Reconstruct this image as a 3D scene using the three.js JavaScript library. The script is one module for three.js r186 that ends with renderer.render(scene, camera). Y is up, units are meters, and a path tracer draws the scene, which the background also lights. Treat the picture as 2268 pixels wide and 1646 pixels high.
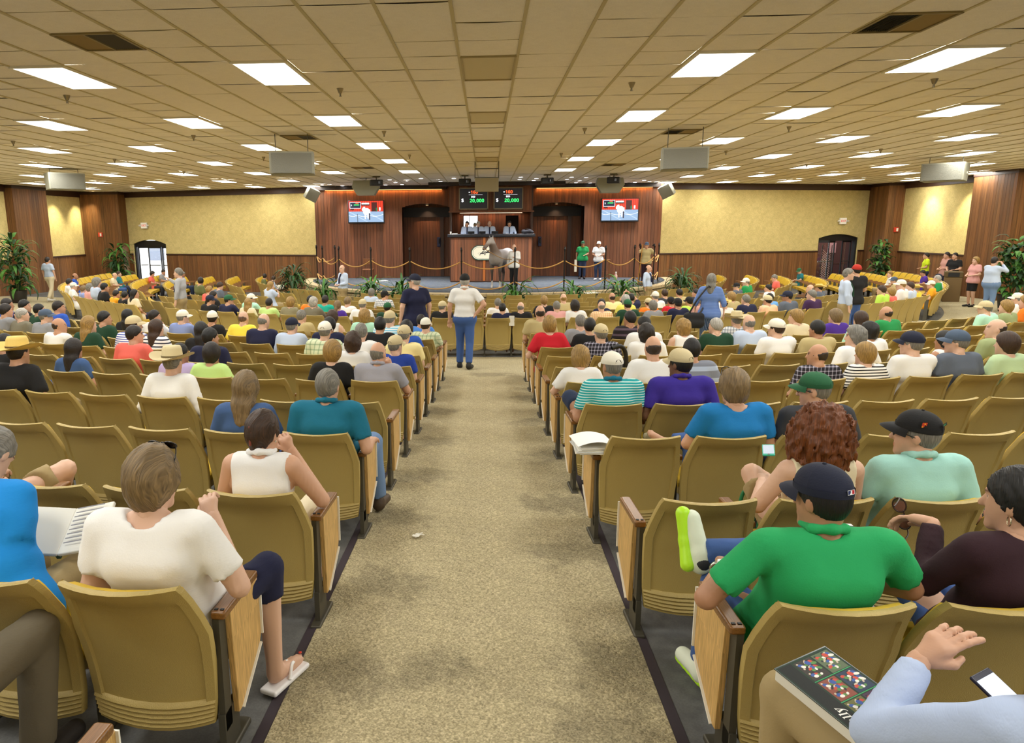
import * as THREE from 'three';
import { RectAreaLightUniformsLib } from 'three/addons/lights/RectAreaLightUniformsLib.js';
import { mergeGeometries, toCreasedNormals } from 'three/addons/utils/BufferGeometryUtils.js';
import { RoundedBoxGeometry } from 'three/addons/geometries/RoundedBoxGeometry.js';

// ---------- camera, sky, light level ----------
const scene = new THREE.Scene();
const camera = new THREE.PerspectiveCamera(55.29, 2268 / 1646, 0.05, 200);
camera.setViewOffset(2268, 1646, 155.9, 0, 2268, 1646);
camera.position.set(-0.014, 2.0, 0);
camera.rotation.set(-0.2009, 0.0627, -0.0071, 'YXZ');
const renderer = new THREE.WebGLRenderer();
renderer.toneMapping = THREE.LinearToneMapping;
renderer.toneMappingExposure = 1.36;
renderer.shadowMap.enabled = true;
RectAreaLightUniformsLib.init();
scene.background = new THREE.Color(0.92, 0.95, 1.0);       // overcast daylight outside the doors
scene.backgroundIntensity = 5;
const TUBE = new THREE.Color(1.0, 0.985, 0.925), TROFFER_NITS = 16, STAGE_SPOT = new THREE.Color(0.92, 0.93, 1.0);

// ---------- the plan: seat rows are arcs about a point on the stage wall; z = -distance from the photographer ----------
const CZ = -31, CEIL = 3.744, STAGE_Y = -0.17, TILE = 0.61, OFF = 0.365, PITCH = 0.565;
const floorY = (x, z) => -0.047 * Math.min(31 - Math.hypot(x, z - CZ), 18.5);
const polar = (r, th) => [r * Math.sin(th), CZ + r * Math.cos(th)];

// ---------- small tools ----------
let seed = 7;
const rnd = () => { seed |= 0; seed = seed + 0x6D2B79F5 | 0; let t = Math.imul(seed ^ seed >>> 15, 1 | seed); t = t + Math.imul(t ^ t >>> 7, 61 | t) ^ t; return ((t ^ t >>> 14) >>> 0) / 4294967296; };
const rr = (a, b) => a + (b - a) * rnd();
const V = (x, y, z) => new THREE.Vector3(x, y, z);
const lerp = (a, b, t) => a + (b - a) * t, clamp = (x, a, b) => Math.max(a, Math.min(b, x));
const smooth = (a, b, x) => { const t = clamp((x - a) / (b - a), 0, 1); return t * t * (3 - 2 * t); };
const used = {};
function numbered(n) { if (!(n in used)) { used[n] = 0; return n; } used[n]++; return n + '_' + String(used[n]).padStart(3, '0'); }
function fix(m) { m.castShadow = m.receiveShadow = true; return m; }
function thing(name, label, category, [x, y, z] = [0, 0, 0], turn = 0, group) {
  const o = new THREE.Group(); o.name = numbered(name); scene.add(o); o.position.set(x, y, z); o.rotation.y = turn;
  o.userData = { label, category }; if (group) o.userData.group = group; return o;
}
function part(name, geo, material, parent, label) { const m = fix(new THREE.Mesh(geo, material)); m.name = name; if (label) m.userData.label = label; parent.add(m); return m; }
function solo(name, geo, material, label, category, group) { const m = fix(new THREE.Mesh(geo, material)); m.name = numbered(name); m.userData = { label, category }; if (group) m.userData.group = group; scene.add(m); return m; }
function struct(name, geo, material, parent) { const m = fix(new THREE.Mesh(geo, material)); m.name = parent ? name : numbered(name); if (!parent) m.userData.kind = 'structure'; (parent || scene).add(m); return m; }
function stuff(m) { m.userData.kind = 'stuff'; return m; }
function dup(o, p, turn, label, group) { const c = o.clone(); c.name = numbered(o.name.replace(/_\d{3}$/, '')); c.userData = { ...o.userData }; scene.add(c); if (p) c.position.set(...p); if (turn !== undefined) c.rotation.y = turn; if (label) c.userData.label = label; if (group) c.userData.group = group; return c; }
const box = (w, h, d, x = 0, y = 0, z = 0, ry = 0) => { const g = new THREE.BoxGeometry(w, h, d); if (ry) g.rotateY(ry); return g.translate(x, y, z); };
const rbox = (w, h, d, r, x = 0, y = 0, z = 0, seg = 2) => new RoundedBoxGeometry(w, h, d, seg, r).translate(x, y, z).toNonIndexed();
const cyl = (r0, r1, h, x = 0, y = 0, z = 0, n = 16) => new THREE.CylinderGeometry(r0, r1, h, n).translate(x, y, z);
const lathe = (pts, n = 20) => new THREE.LatheGeometry(pts.map(p => new THREE.Vector2(p[0], p[1])), n);
const tube = (pts, r, n = 24, m = 6) => new THREE.TubeGeometry(new THREE.CatmullRomCurve3(pts.map(p => V(...p))), n, r, m);
const join = (a) => mergeGeometries(a.map(g => { g = g.index ? g.toNonIndexed() : g; for (const k of Object.keys(g.attributes)) if (!['position', 'normal', 'uv', 'color'].includes(k)) g.deleteAttribute(k); return g; }));
const ORD = ['nearest', 'first', 'second', 'third', 'fourth', 'fifth', 'sixth', 'seventh', 'eighth', 'ninth', 'tenth', 'eleventh', 'twelfth', 'thirteenth', 'fourteenth', 'fifteenth', 'sixteenth', 'seventeenth', 'eighteenth', 'nineteenth', 'twentieth', 'twenty-first', 'twenty-second', 'twenty-third', 'twenty-fourth', 'twenty-fifth', 'twenty-sixth', 'twenty-seventh', 'twenty-eighth', 'twenty-ninth', 'thirtieth'];

// ---------- textures ----------
function noiseGrid(n, s) { const g = new Float32Array(n * n); let k = s; for (let i = 0; i < g.length; i++) { k = Math.imul(k, 1664525) + 1013904223 | 0; g[i] = (k >>> 8) / 16777216; } return g; }
const NG = noiseGrid(256, 12345);
function vnoise(x, y, px = 256, py = 256) {  // periodic value noise
  const xi = Math.floor(x), yi = Math.floor(y), fx = x - xi, fy = y - yi, u = fx * fx * (3 - 2 * fx), v = fy * fy * (3 - 2 * fy);
  const w = (a, p) => ((a % p) + p) % p, x0 = w(xi, px), x1 = w(xi + 1, px), y0 = w(yi, py), y1 = w(yi + 1, py);
  return lerp(lerp(NG[y0 * 256 + x0], NG[y0 * 256 + x1], u), lerp(NG[y1 * 256 + x0], NG[y1 * 256 + x1], u), v);
}
function vnoise3(x, y, z) { const zi = Math.floor(z), f = z - zi; return lerp(vnoise(x + zi * 37, y + zi * 17), vnoise(x + (zi + 1) * 37, y + (zi + 1) * 17), f * f * (3 - 2 * f)); }
function tex(w, h, fn, srgb = true, rep) {
  const d = new Uint8Array(w * h * 4);
  for (let j = 0; j < h; j++) for (let i = 0; i < w; i++) { const c = fn(i, j), o = (j * w + i) * 4; if (typeof c === 'number') { d[o] = d[o + 1] = d[o + 2] = clamp(c * 255, 0, 255); } else { d[o] = clamp(c[0], 0, 255); d[o + 1] = clamp(c[1], 0, 255); d[o + 2] = clamp(c[2], 0, 255); } d[o + 3] = 255; }
  const t = new THREE.DataTexture(d, w, h); t.wrapS = t.wrapT = THREE.RepeatWrapping; t.magFilter = THREE.LinearFilter; t.minFilter = THREE.LinearMipmapLinearFilter; if (srgb) t.colorSpace = THREE.SRGBColorSpace; if (rep) t.repeat.set(...rep); t.needsUpdate = true; return t;
}
function canvasTex(w, h, draw) { const c = document.createElement('canvas'); c.width = w; c.height = h; draw(c.getContext('2d'), w, h); const t = new THREE.CanvasTexture(c); t.colorSpace = THREE.SRGBColorSpace; return t; }
const mats = {};
function mat(color, roughness = 0.75, more = {}) { const key = color + '|' + roughness + '|' + (more.key || ''); if (mats[key]) return mats[key]; const { key: _, ...m } = more; return mats[key] = new THREE.MeshStandardMaterial({ color, roughness, side: THREE.DoubleSide, ...m }); }
const grainFn = (base, amp, sx, sy, px) => (i, j) => { const n = vnoise(i * sx, j * sy, px, 256) * 0.6 + vnoise(i * sx * 3 + 9, j * sy * 2, px * 3 > 256 ? 256 : px * 3, 256) * 0.4 - 0.5; return [base[0] + amp * n, base[1] + amp * 0.8 * n, base[2] + amp * 0.6 * n]; };
const T = {
  carpet: tex(256, 256, (i, j) => { const a = vnoise(i * 0.5, j * 0.5, 128, 128), b = vnoise(i * 0.25 + 3, j * 0.25, 64, 64), n = 0.6 * a + 0.4 * b - 0.5, q = vnoise(i / 32, j / 32, 8, 8) - 0.5; return [172 + 100 * n + 8 * q, 161 + 95 * n + 8 * q, 128 + 84 * n + 5 * q]; }),
  carpetB: tex(256, 256, (i, j) => 0.6 * vnoise(i * 0.5, j * 0.5, 128, 128) + 0.4 * vnoise(i * 0.25 + 3, j * 0.25, 64, 64), false),
  concrete: tex(256, 256, (i, j) => { const n = vnoise(i / 32, j / 32, 8, 8) * 0.5 + vnoise(i / 8, j / 8, 32, 32) * 0.3 + vnoise(i, j) * 0.2 - 0.5; return [96 + 60 * n, 96 + 60 * n, 94 + 58 * n]; }),
  ceil: tex(256, 256, (i, j) => { const n = vnoise(i, j) * 0.5 + vnoise(i / 2, j / 2, 128, 128) * 0.3 + vnoise(i / 24, j / 24, 11, 11) * 0.2 - 0.5; const hole = vnoise(i * 0.7, j * 0.7) > 0.93 ? -26 : 0; return [240 + 22 * n + hole, 233 + 22 * n + hole, 219 + 22 * n + hole]; }),
  stucco: tex(512, 512, (i, j) => { const n = vnoise(i / 2, j / 2) * 0.45 + vnoise(i / 5 + 7, j / 5, 102, 102) * 0.35 + vnoise(i / 40, j / 40, 13, 13) * 0.2 - 0.5; return [206 + 66 * n, 187 + 64 * n, 124 + 56 * n]; }),
  wood: tex(512, 512, (i, j) => { const x = i * 0.5, n = vnoise(x, j / 64, 256, 8) * 0.5 + vnoise(x / 4 + 5, j / 90, 64, 6) * 0.35 + vnoise(i, j / 16, 256, 32) * 0.15 - 0.5; return [205 + 150 * n, 190 + 150 * n, 175 + 150 * n]; }),
  oak: tex(256, 256, grainFn([196, 158, 96], 80, 0.5, 1 / 32, 128)),
  arm: tex(256, 256, grainFn([122, 82, 38], 60, 0.25, 1 / 40, 64)),
  cloth: tex(128, 128, (i, j) => { const n = vnoise(i, j, 128, 128) * 0.6 + vnoise(i / 2, j / 2, 64, 64) * 0.4; return 0.35 + 0.5 * n; }, false),
  fine: tex(128, 128, (i, j) => vnoise(i, j, 128, 128), false),
};
// ---------- materials of the hall ----------
const M = {
  carpet: new THREE.MeshStandardMaterial({ map: T.carpet, bumpMap: T.carpetB, bumpScale: 0.006, roughness: 1, vertexColors: true }),
  concrete: new THREE.MeshStandardMaterial({ map: T.concrete, roughness: 0.7 }),
  ceil: new THREE.MeshStandardMaterial({ map: T.ceil, roughness: 0.95 }),
  stucco: new THREE.MeshStandardMaterial({ map: T.stucco, bumpMap: T.fine, bumpScale: 0.004, roughness: 0.95 }),
  boards: new THREE.MeshStandardMaterial({ map: T.wood, color: new THREE.Color(0.30, 0.148, 0.048), roughness: 0.6, vertexColors: true }),
  stageWood: new THREE.MeshStandardMaterial({ map: T.wood, color: new THREE.Color(0.27, 0.105, 0.04), roughness: 0.62, vertexColors: true }),
  darkWood: mat('#3a2112', 0.5), rubber: mat('#3b3138', 0.8), tbar: mat('#c4b88e', 0.6), white: mat('#e9e6da', 0.5), black: mat('#141416', 0.55), steel: mat('#5c5a52', 0.45, { metalness: 0.6 }),
  greyBox: mat('#8d8c7c', 0.7), glass: new THREE.MeshPhysicalMaterial({ color: '#ffffff', transmission: 1, thickness: 0, roughness: 0.02 }),
  sand: mat('#3d4650', 1, {}),
};
// ---------- floor ----------
function gridGeo(fn, nu, nv, col) {     // fn(u,v) -> [x,y,z,tu,tv]
  const p = [], uv = [], c = [], ix = [];
  for (let j = 0; j <= nv; j++) for (let i = 0; i <= nu; i++) { const a = fn(i / nu, j / nv); p.push(a[0], a[1], a[2]); uv.push(a[3], a[4]); if (col) c.push(...col(a)); }
  for (let j = 0; j < nv; j++) for (let i = 0; i < nu; i++) { const a = j * (nu + 1) + i, b = a + nu + 1; ix.push(a, b, a + 1, a + 1, b, b + 1); }
  const g = new THREE.BufferGeometry(); g.setAttribute('position', new THREE.Float32BufferAttribute(p, 3)); g.setAttribute('uv', new THREE.Float32BufferAttribute(uv, 2)); if (col) g.setAttribute('color', new THREE.Float32BufferAttribute(c, 3)); g.setIndex(ix); g.computeVertexNormals(); return g;
}
struct('floor', gridGeo((u, v) => { const x = lerp(-20.5, 20.5, u), z = lerp(-36, 6, v); return [x, floorY(x, z), z, x / 1.4, z / 1.4]; }, 120, 140), M.concrete);
const stain = (a) => {      // walked-in dirt patches along the aisle, each with its own ragged outline
  const [x, , z] = a; let s = 0;
  for (const [cx, cd, r] of [[-.62, 4.05, .34], [-.68, 5.2, .3], [-.62, 6.3, .34], [.62, 4.6, .36], [.66, 5.6, .4], [.7, 3.2, .34], [-.7, 3.0, .34], [.66, 7, .34], [-.6, 7.6, .32], [.6, 8.6, .34], [-.62, 9.2, .3], [.64, 10.2, .3], [.1, 12.4, .5], [-.3, 3.1, .25], [.5, 2.7, .3]]) {
    const q = Math.hypot(x - cx, (z + cd) * 1.3) / r + 0.9 * (vnoise(x * 9 + 40, z * 9 + 90) - 0.5) + 0.5 * (vnoise(x * 27 + 40, z * 27 + 90) - 0.5); s = Math.max(s, smooth(1.1, 0.5, q));
  }
  const k = 1 - 0.3 * s * (0.6 + 0.8 * vnoise(x * 40 + 300, z * 40 + 300)); return [k, k * 0.985, k * 0.96];
};
const plainC = () => [1, 1, 1];
const aL = (d) => -0.93, aR = (d) => 0.79 + 0.0085 * (d - 2.5);
const carpet = struct('floor_carpet', gridGeo((u, v) => { const d = lerp(-3, 12.55, v), x = lerp(aL(d), aR(d), u); return [x, floorY(x, -d) + 0.012, -d, x / 0.62, -d / 0.62]; }, 60, 420, stain), M.carpet);
struct('cross_aisle', gridGeo((u, v) => { const th = lerp(-1.35, 1.35, u), r = lerp(16.35, 18.62, v), [x, z] = polar(r, th); return [x, floorY(x, z) + 0.010, z, x / 0.62, z / 0.62]; }, 160, 8, plainC), M.carpet, carpet);
for (const a of [-0.525, 0.525, -0.85, 0.85]) struct('side_aisle', gridGeo((u, v) => { const r = lerp(9, 16.36, v), th = a + (u - 0.5) * 1.05 / r, [x, z] = polar(r, th); return [x, floorY(x, z) + 0.010, z, x / 0.62, z / 0.62]; }, 3, 20, plainC), M.carpet, carpet);
for (const s of [-1, 1]) struct('side_floor', gridGeo((u, v) => { const r = lerp(18.6, 27, v), th = s * lerp(0.72, 1.35, u), [x, z] = polar(r, th); return [x, floorY(x, z) + 0.009, z, x / 0.62, z / 0.62]; }, 40, 12, plainC), M.carpet, carpet);
for (const [e, s] of [[aL, -1], [aR, 1]]) struct('trim_' + (s < 0 ? 1 : 2), gridGeo((u, v) => { const d = lerp(-3, 12.55, v), x = e(d) + s * 0.055 * u; return [x, floorY(x, -d) + 0.016 - 0.012 * u, -d, x, d]; }, 2, 60), M.rubber);
// ---------- ceiling: lay-in tiles, each with a little sag, in runners ----------
const ROW0 = 8.4951, lightCells = new Set(), lightSpots = [];
for (let k = -3; k <= 6; k++) for (let c = -28; c <= 28; c += 4) {
  if (!c) continue; const d = ROW0 + 3.66 * k;
  if (k < 0 && Math.abs(c) > 12) continue;
  if (k >= 5 && Math.abs(c) < 12) continue;
  lightSpots.push([c, k, d]); const j = Math.round((d - ROW0) / TILE); lightCells.add(c + ',' + (j - 1)); lightCells.add(c + ',' + j);
}
const vents = [[-6, -3], [6, -3], [-6, 9], [6, 9], [-6, 21], [6, 21]], hatches = [0, 6, 12, 18];
for (const [c, j] of vents) lightCells.add(c + ',' + j);
for (const j of hatches) { lightCells.add('0,' + j); lightCells.add('0,' + (j - 1)); }
const ceiling = struct('ceiling', box(41, 0.2, 42, 0, CEIL + 0.14, -15), M.ceil);
const tileVar = []; for (let k = 0; k < 6; k++) tileVar.push((() => {
  const sag = rr(0.001, 0.006), s2 = rr(-0.003, 0.003); const g = gridGeo((u, v) => { const x = (u - 0.5) * 0.585, z = (v - 0.5) * 0.604; return [x, -sag * (1 - (2 * u - 1) ** 2) * (0.4 + 0.6 * v) - s2 * v, z, u + k * .37, v + k * .21]; }, 4, 2); g.index.array.reverse(); g.computeVertexNormals(); return g;
})());
const slots = [];
for (let c = -30; c <= 30; c++) for (let j = -21; j < 43; j++) { const d = ROW0 + (j + 0.5) * TILE; if (lightCells.has(c + ',' + j)) continue; slots.push([c, j, d, c * TILE]); }
const inView = slots.filter(s => s[2] > 5.6 && Math.abs(s[3]) < s[2] * 0.74 + 0.2).sort((a, b) => a[2] - b[2]);
const near = new Set(inView.slice(0, 300)); const rest = [];
for (const s of slots) { const y = CEIL + rr(-0.004, 0.003); if (near.has(s)) { const t = part('ceiling_tile', tileVar[Math.floor(rnd() * 6)], M.ceil, ceiling); t.position.set(s[3], y, -s[2]); t.rotation.z = rr(-0.006, 0.006); } else rest.push(tileVar[Math.floor(rnd() * 6)].clone().translate(s[3], y, -s[2])); }
stuff(part('ceiling_tiles', join(rest), M.ceil, ceiling));
const bars = []; for (let c = -30; c <= 31; c++) bars.push(box(0.030, 0.010, 40, (c - 0.5) * TILE, CEIL - 0.006, -14.5)); part('runner', join(bars), M.tbar, ceiling);
const cross = []; for (let j = -21; j <= 43; j++) cross.push(box(37.5, 0.004, 0.012, 0, CEIL + 0.002, -(ROW0 + j * TILE))); part('cross_bar', join(cross), mat('#a3966c', 0.7), ceiling);
// ---------- walls ----------
function boards(L, y0, y1, w = 0.135, z = 0) {   // upright boards, each a little off in tone, with open joints
  const gs = [], n = Math.max(1, Math.round(L / w)), bw = L / n; const f0 = typeof y0 === 'function' ? y0 : () => y0, f1 = typeof y1 === 'function' ? y1 : () => y1;
  for (let i = 0; i < n; i++) {
    const u = (i + 0.5) * bw, a = f0(u), b = f1(u); if (b - a < 0.02) continue; const g = box(bw - 0.007, b - a, 0.02, u, (a + b) / 2, z - 0.01 + rr(-0.002, 0.002)).toNonIndexed(); const t = rr(0.72, 1.22), warm = rr(0.94, 1.06), c = [], uv = g.attributes.uv, p = g.attributes.position, ou = rnd(), ov = rnd();
    for (let k = 0; k < p.count; k++) { c.push(t * warm, t, t / warm); uv.setXY(k, ou + (p.getX(k) - u) / 0.9, ov + p.getY(k) / 3.2); } g.setAttribute('color', new THREE.Float32BufferAttribute(c, 3)); gs.push(g);
  }
  return join(gs);
}
const uvMetres = (g, s) => { const p = g.attributes.position, u = g.attributes.uv; for (let i = 0; i < p.count; i++) u.setXY(i, (p.getX(i) + p.getZ(i)) / s, p.getY(i) / s); return g; };
const WAIN = 0.78;
function wall(name, A, B, y0, openings = []) {       // A -> B runs left to right for someone facing the wall
  const dx = B[0] - A[0], dz = B[1] - A[1], L = Math.hypot(dx, dz), turn = Math.atan2(-dz, dx), H = CEIL - y0;
  const sh = new THREE.Shape(); sh.moveTo(0, -0.3); sh.lineTo(L, -0.3); sh.lineTo(L, H + 0.05); sh.lineTo(0, H + 0.05);
  for (const o of openings) { const h = new THREE.Path(); h.moveTo(o.u0, o.y0 - y0); h.lineTo(o.u1, o.y0 - y0); h.lineTo(o.u1, o.spring - y0); const n = 12; for (let i = 1; i <= n; i++) { const t = i / n; h.lineTo(lerp(o.u1, o.u0, t), o.spring - y0 + (o.top - o.spring) * (1 - (2 * t - 1) ** 2)); } sh.holes.push(h); }
  const g = new THREE.ExtrudeGeometry(sh, { depth: 0.3, bevelEnabled: false }).translate(0, 0, -0.33);
  const w = struct(name, uvMetres(g, 1.6), M.stucco); w.position.set(A[0], y0, A[1]); w.rotation.y = turn;
  const skip = (u, y) => openings.some(o => u > o.u0 && u < o.u1);
  let us = [0, ...openings.flatMap(o => [o.u0, o.u1]), L];
  for (let i = 0; i < us.length; i += 2) { const l = us[i + 1] - us[i]; if (l < 0.05) continue; stuff(part('wainscot_boards', boards(l, 0, WAIN - y0).translate(us[i], 0, 0), M.boards, w)); part('chair_rail', rbox(l, 0.07, 0.06, 0.012, us[i] + l / 2, WAIN - y0 + 0.03, 0), M.darkWood, w); }
  part('top_trim', box(L, 0.26, 0.05, L / 2, H - 0.13, 0), M.darkWood, w);
  return w;
}
const doorL = { u0: 0.38, u1: 2.34, y0: -0.72, spring: 1.29, top: 1.5 }, doorR = { u0: 7.98, u1: 10.12, y0: -0.66, spring: 1.39, top: 1.56 };
const wallL = wall('wall_back_left', [-17.5, -34.1], [-7.3, -31.15], -1.0, [doorL]);
const wallR = wall('wall_back_right', [7.3, -31.05], [17.55, -34.2], -1.0, [doorR]);
wall('wall_left', [-19.2, -29.8], [-19.2, -34.7], -1.0);
wall('wall_right', [17.95, -33.6], [17.95, -27.2], -1.0);
wall('wall_left_rear', [-18.9, 4.2], [-18.9, -27.6], -0.9);
wall('wall_right_rear', [18.3, -25.2], [18.3, 4.2], -0.9);
wall('wall_rear', [19, 4.2], [-19, 4.2], 0);
function pillar(name, x0, x1, d0, d1, y0 = -1.0) {
  const w = x1 - x0, h = CEIL - y0, dp = d1 - d0, o = struct(name, box(w - 0.03, h, dp - 0.03, w / 2, h / 2, -dp / 2), M.darkWood); o.position.set(x0, y0, -d0);
  stuff(part('pillar_boards', boards(w, 0, h - 0.12, 0.15, 0.012), M.boards, o));
  stuff(part('pillar_boards', boards(dp, 0, h - 0.12, 0.15, 0.012).rotateY(-Math.PI / 2).translate(0, 0, -dp), M.boards, o));
  stuff(part('pillar_boards', boards(dp, 0, h - 0.12, 0.15, 0.012).rotateY(Math.PI / 2).translate(w, 0, 0), M.boards, o));
  part('pillar_cap', box(w + 0.06, 0.13, dp + 0.06, w / 2, h - 0.065, -dp / 2), M.darkWood, o); return o;
}
pillar('wall_pillar', -19.25, -17.35, 33.4, 34.9); pillar('wall_pillar', 17.3, 18.9, 32.6, 34.9);
pillar('wall_pillar', -20.6, -18.6, 27.6, 29.8); pillar('wall_pillar', 17.35, 19.4, 25.1, 27.25);
// ---------- ceiling fittings ----------
const diffuserMat = new THREE.MeshStandardMaterial({ color: '#ffffff', emissive: TUBE, emissiveIntensity: 4, roughness: 0.4 });
{
  const cfg = {}; let n = 0;
  const names = { '-4': 'first column left of the centre line', '-8': 'second column left', '-12': 'third column left', '-16': 'fourth column left', '-20': 'fifth column left', '-24': 'sixth column left', '-28': 'column along the left wall', 4: 'first column right of the centre line', 8: 'second column right', 12: 'third column right', 16: 'fourth column right', 20: 'fifth column right', 24: 'sixth column right', 28: 'column along the right wall' };
  let proto = null;
  for (const [c, k, d] of lightSpots) {
    const label = `fluorescent ceiling panel, ${ORD[k + 4]} row from the back, ${names[c]}`;
    const p = [c * TILE, CEIL, -d];
    if (!proto) {
      proto = thing('ceiling_light', label, 'light', p, 0, 'fluorescent ceiling panels');
      part('frame', join([box(0.61, 0.03, 0.03, 0, -0.012, 0.595), box(0.61, 0.03, 0.03, 0, -0.012, -0.595), box(0.03, 0.03, 1.2, 0.295, -0.012, 0), box(0.03, 0.03, 1.2, -0.295, -0.012, 0)]), M.white, proto);
      part('diffuser', box(0.56, 0.012, 1.16, 0, -0.016, 0), diffuserMat, proto);
    } else dup(proto, p, 0, label);
    const a = new THREE.RectAreaLight(TUBE, TROFFER_NITS, 0.56, 1.16); a.position.set(p[0], CEIL - 0.035, p[2]); a.rotation.x = -Math.PI / 2; scene.add(a);
  }
}
// vents, hatches, sprinklers
{
  const fr = join([box(0.61, 0.02, 0.025, 0, -0.01, 0.295), box(0.61, 0.02, 0.025, 0, -0.01, -0.295), box(0.025, 0.02, 0.6, 0.295, -0.01, 0), box(0.025, 0.02, 0.6, -0.295, -0.01, 0), box(0.02, 0.02, 0.6, 0, -0.01, 0)]);
  const louvre = box(0.012, 0.002, 0.56).rotateZ(0.7);
  const where = { '-6,-3': 'nearest on the left', '6,-3': 'nearest on the right', '-6,9': 'behind the left hanging speaker', '6,9': 'behind the right hanging speaker', '-6,21': 'far left before the stage', '6,21': 'far right before the stage' };
  for (const [c, j] of vents) {
    const d = ROW0 + (j + 0.5) * TILE, ax = c < 0 ? 1 : -1;
    const v = thing('air_vent', `ceiling air grille, half dark louvres and half blank panel, ${where[c + ',' + j]}`, 'vent', [c * TILE, CEIL, -d], 0, 'ceiling air grilles');
    part('duct', box(0.285, 0.1, 0.58, ax * 0.15, 0.055, 0), M.black, v);
    part('blank_panel', box(0.28, 0.01, 0.58, -ax * 0.15, -0.004, 0), mat('#8f7742', 0.8), v);
    part('frame', fr, mat('#8a7a50', 0.6), v);
    for (let i = 0; i < 14; i++) { const l = part('louvre', louvre, mat('#4a4437', 0.7), v); l.position.set(ax * 0.15 - 0.13 + i * 0.02, -0.008, 0); }
  }
  const hw = ['nearest', 'second', 'third', 'farthest'];
  hatches.forEach((j, i) => { const h = thing('ceiling_hatch', `${hw[i]} unlit recessed panel along the middle of the ceiling`, 'ceiling panel', [0, CEIL, -(ROW0 + j * TILE)], 0, 'recessed centre panels'); part('panel', box(0.57, 0.01, 1.19, 0, 0.0, 0), mat('#cfc3a0', 0.9), h); part('lip', join([box(0.018, 0.03, 1.2, 0.285, -0.006, 0), box(0.018, 0.03, 1.2, -0.285, -0.006, 0), box(0.59, 0.03, 0.018, 0, -0.006, 0.595), box(0.59, 0.03, 0.018, 0, -0.006, -0.595)]), mat('#b0a27a', 0.6), h); });
  const sp = [[-1.88, 9.48, 'left of the centre line, nearest'], [1.78, 9.46, 'right of the centre line, nearest'], [-5.56, 9.6, 'below the near left light'], [5.47, 9.6, 'below the near right light'], [-1.9, 13.6, 'left of the second centre panel'], [1.76, 13.6, 'right of the second centre panel'], [-5.58, 13.8, 'left of the left hanging speaker'], [5.44, 13.8, 'right of the right hanging speaker'], [-9.42, 14.2, 'at the far left edge'], [-1.89, 17.95, 'left, in the middle distance'], [1.8, 18.1, 'right, in the middle distance'], [-5.54, 18.02, 'left, behind the hanging speaker'], [5.7, 18.04, 'right, behind the hanging speaker'], [-9.4, 18.1, 'far left, in the middle distance'], [9.3, 18.1, 'far right, in the middle distance'], [-5.5, 22.2, 'left, before the back wall'], [5.5, 22.2, 'right, before the back wall'], [-9.4, 22.3, 'far left, before the back wall'], [9.4, 22.3, 'far right, before the back wall']];
  let proto;
  for (const [x, d, w] of sp) {
    const label = `small metal sprinkler head in the ceiling, ${w}`;
    if (!proto) { proto = thing('sprinkler', label, 'sprinkler', [x, CEIL, -d], 0, 'ceiling sprinklers'); part('cup', lathe([[0.045, 0], [0.043, -0.01], [0.022, -0.06], [0.016, -0.065]], 14), mat('#9a9076', 0.35, { metalness: 0.8, key: 'm' }), proto); part('nozzle', join([cyl(0.012, 0.012, 0.04, 0, -0.08, 0, 8), cyl(0.018, 0.018, 0.004, 0, -0.1, 0, 10)]), mat('#7c7460', 0.35, { metalness: 0.8, key: 'm' }), proto); } else dup(proto, [x, CEIL, -d], 0, label);
  }
}
// hanging loudspeakers, projectors, centre board
function wedgeSpeaker(name, label, x, d, y, w, h, dep, turn, drop, tilt = 0.35) {
  const o = thing(name, label, 'speaker', [x, y, -d], turn, 'hanging loudspeakers');
  const s = new THREE.Shape(); s.moveTo(-w / 2, 0); s.lineTo(w / 2, 0); s.lineTo(w / 2 - 0.05, h); s.lineTo(-w / 2 + 0.05, h); s.closePath();
  const sh = new THREE.Shape(); sh.moveTo(dep / 2, h); sh.lineTo(-dep / 2, h); sh.lineTo(-dep / 2 * 0.55, 0); sh.lineTo(dep / 2 * 0.95, 0.02); sh.closePath();
  part('cabinet', new THREE.ExtrudeGeometry(sh, { depth: w, bevelEnabled: true, bevelSize: 0.008, bevelThickness: 0.008, bevelSegments: 1 }).rotateY(-Math.PI / 2).translate(w / 2, 0, 0), M.greyBox, o);
  part('grille', box(w - 0.06, h * 0.9, 0.01).rotateX(-0.045).translate(0, h * 0.5, dep / 2 + 0.014), mat('#77766b', 0.9, { bumpMap: T.fine, bumpScale: 0.004, key: 'g' }), o);
  for (const sx of [-1, 1]) part('rod', cyl(0.008, 0.008, CEIL - y - h, sx * (w / 2 - 0.1), h + (CEIL - y - h) / 2, 0, 6), M.steel, o);
  part('maker_badge', box(0.04, 0.05, 0.006, w / 2 + 0.012, h * 0.45, 0).rotateY(0), mat('#c9c3a0', 0.5), o);
  return o;
}
wedgeSpeaker('hanging_speaker', 'grey wedge loudspeaker hung from rods, left of the centre panels', -3.68, 13.75, 2.99, 0.80, 0.40, 0.42, 0.2);
wedgeSpeaker('hanging_speaker', 'grey wedge loudspeaker hung from rods, right of the centre panels', 3.6, 13.75, 2.99, 0.80, 0.38, 0.42, -0.2);
wedgeSpeaker('hanging_speaker', 'grey wedge loudspeaker high in the far left corner', -12.3, 20.7, 3.14, 0.95, 0.46, 0.62, 0.75);
wedgeSpeaker('hanging_speaker', 'grey wedge loudspeaker high in the far right corner', 12.2, 20.4, 3.1, 0.95, 0.46, 0.62, -0.75);
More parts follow.
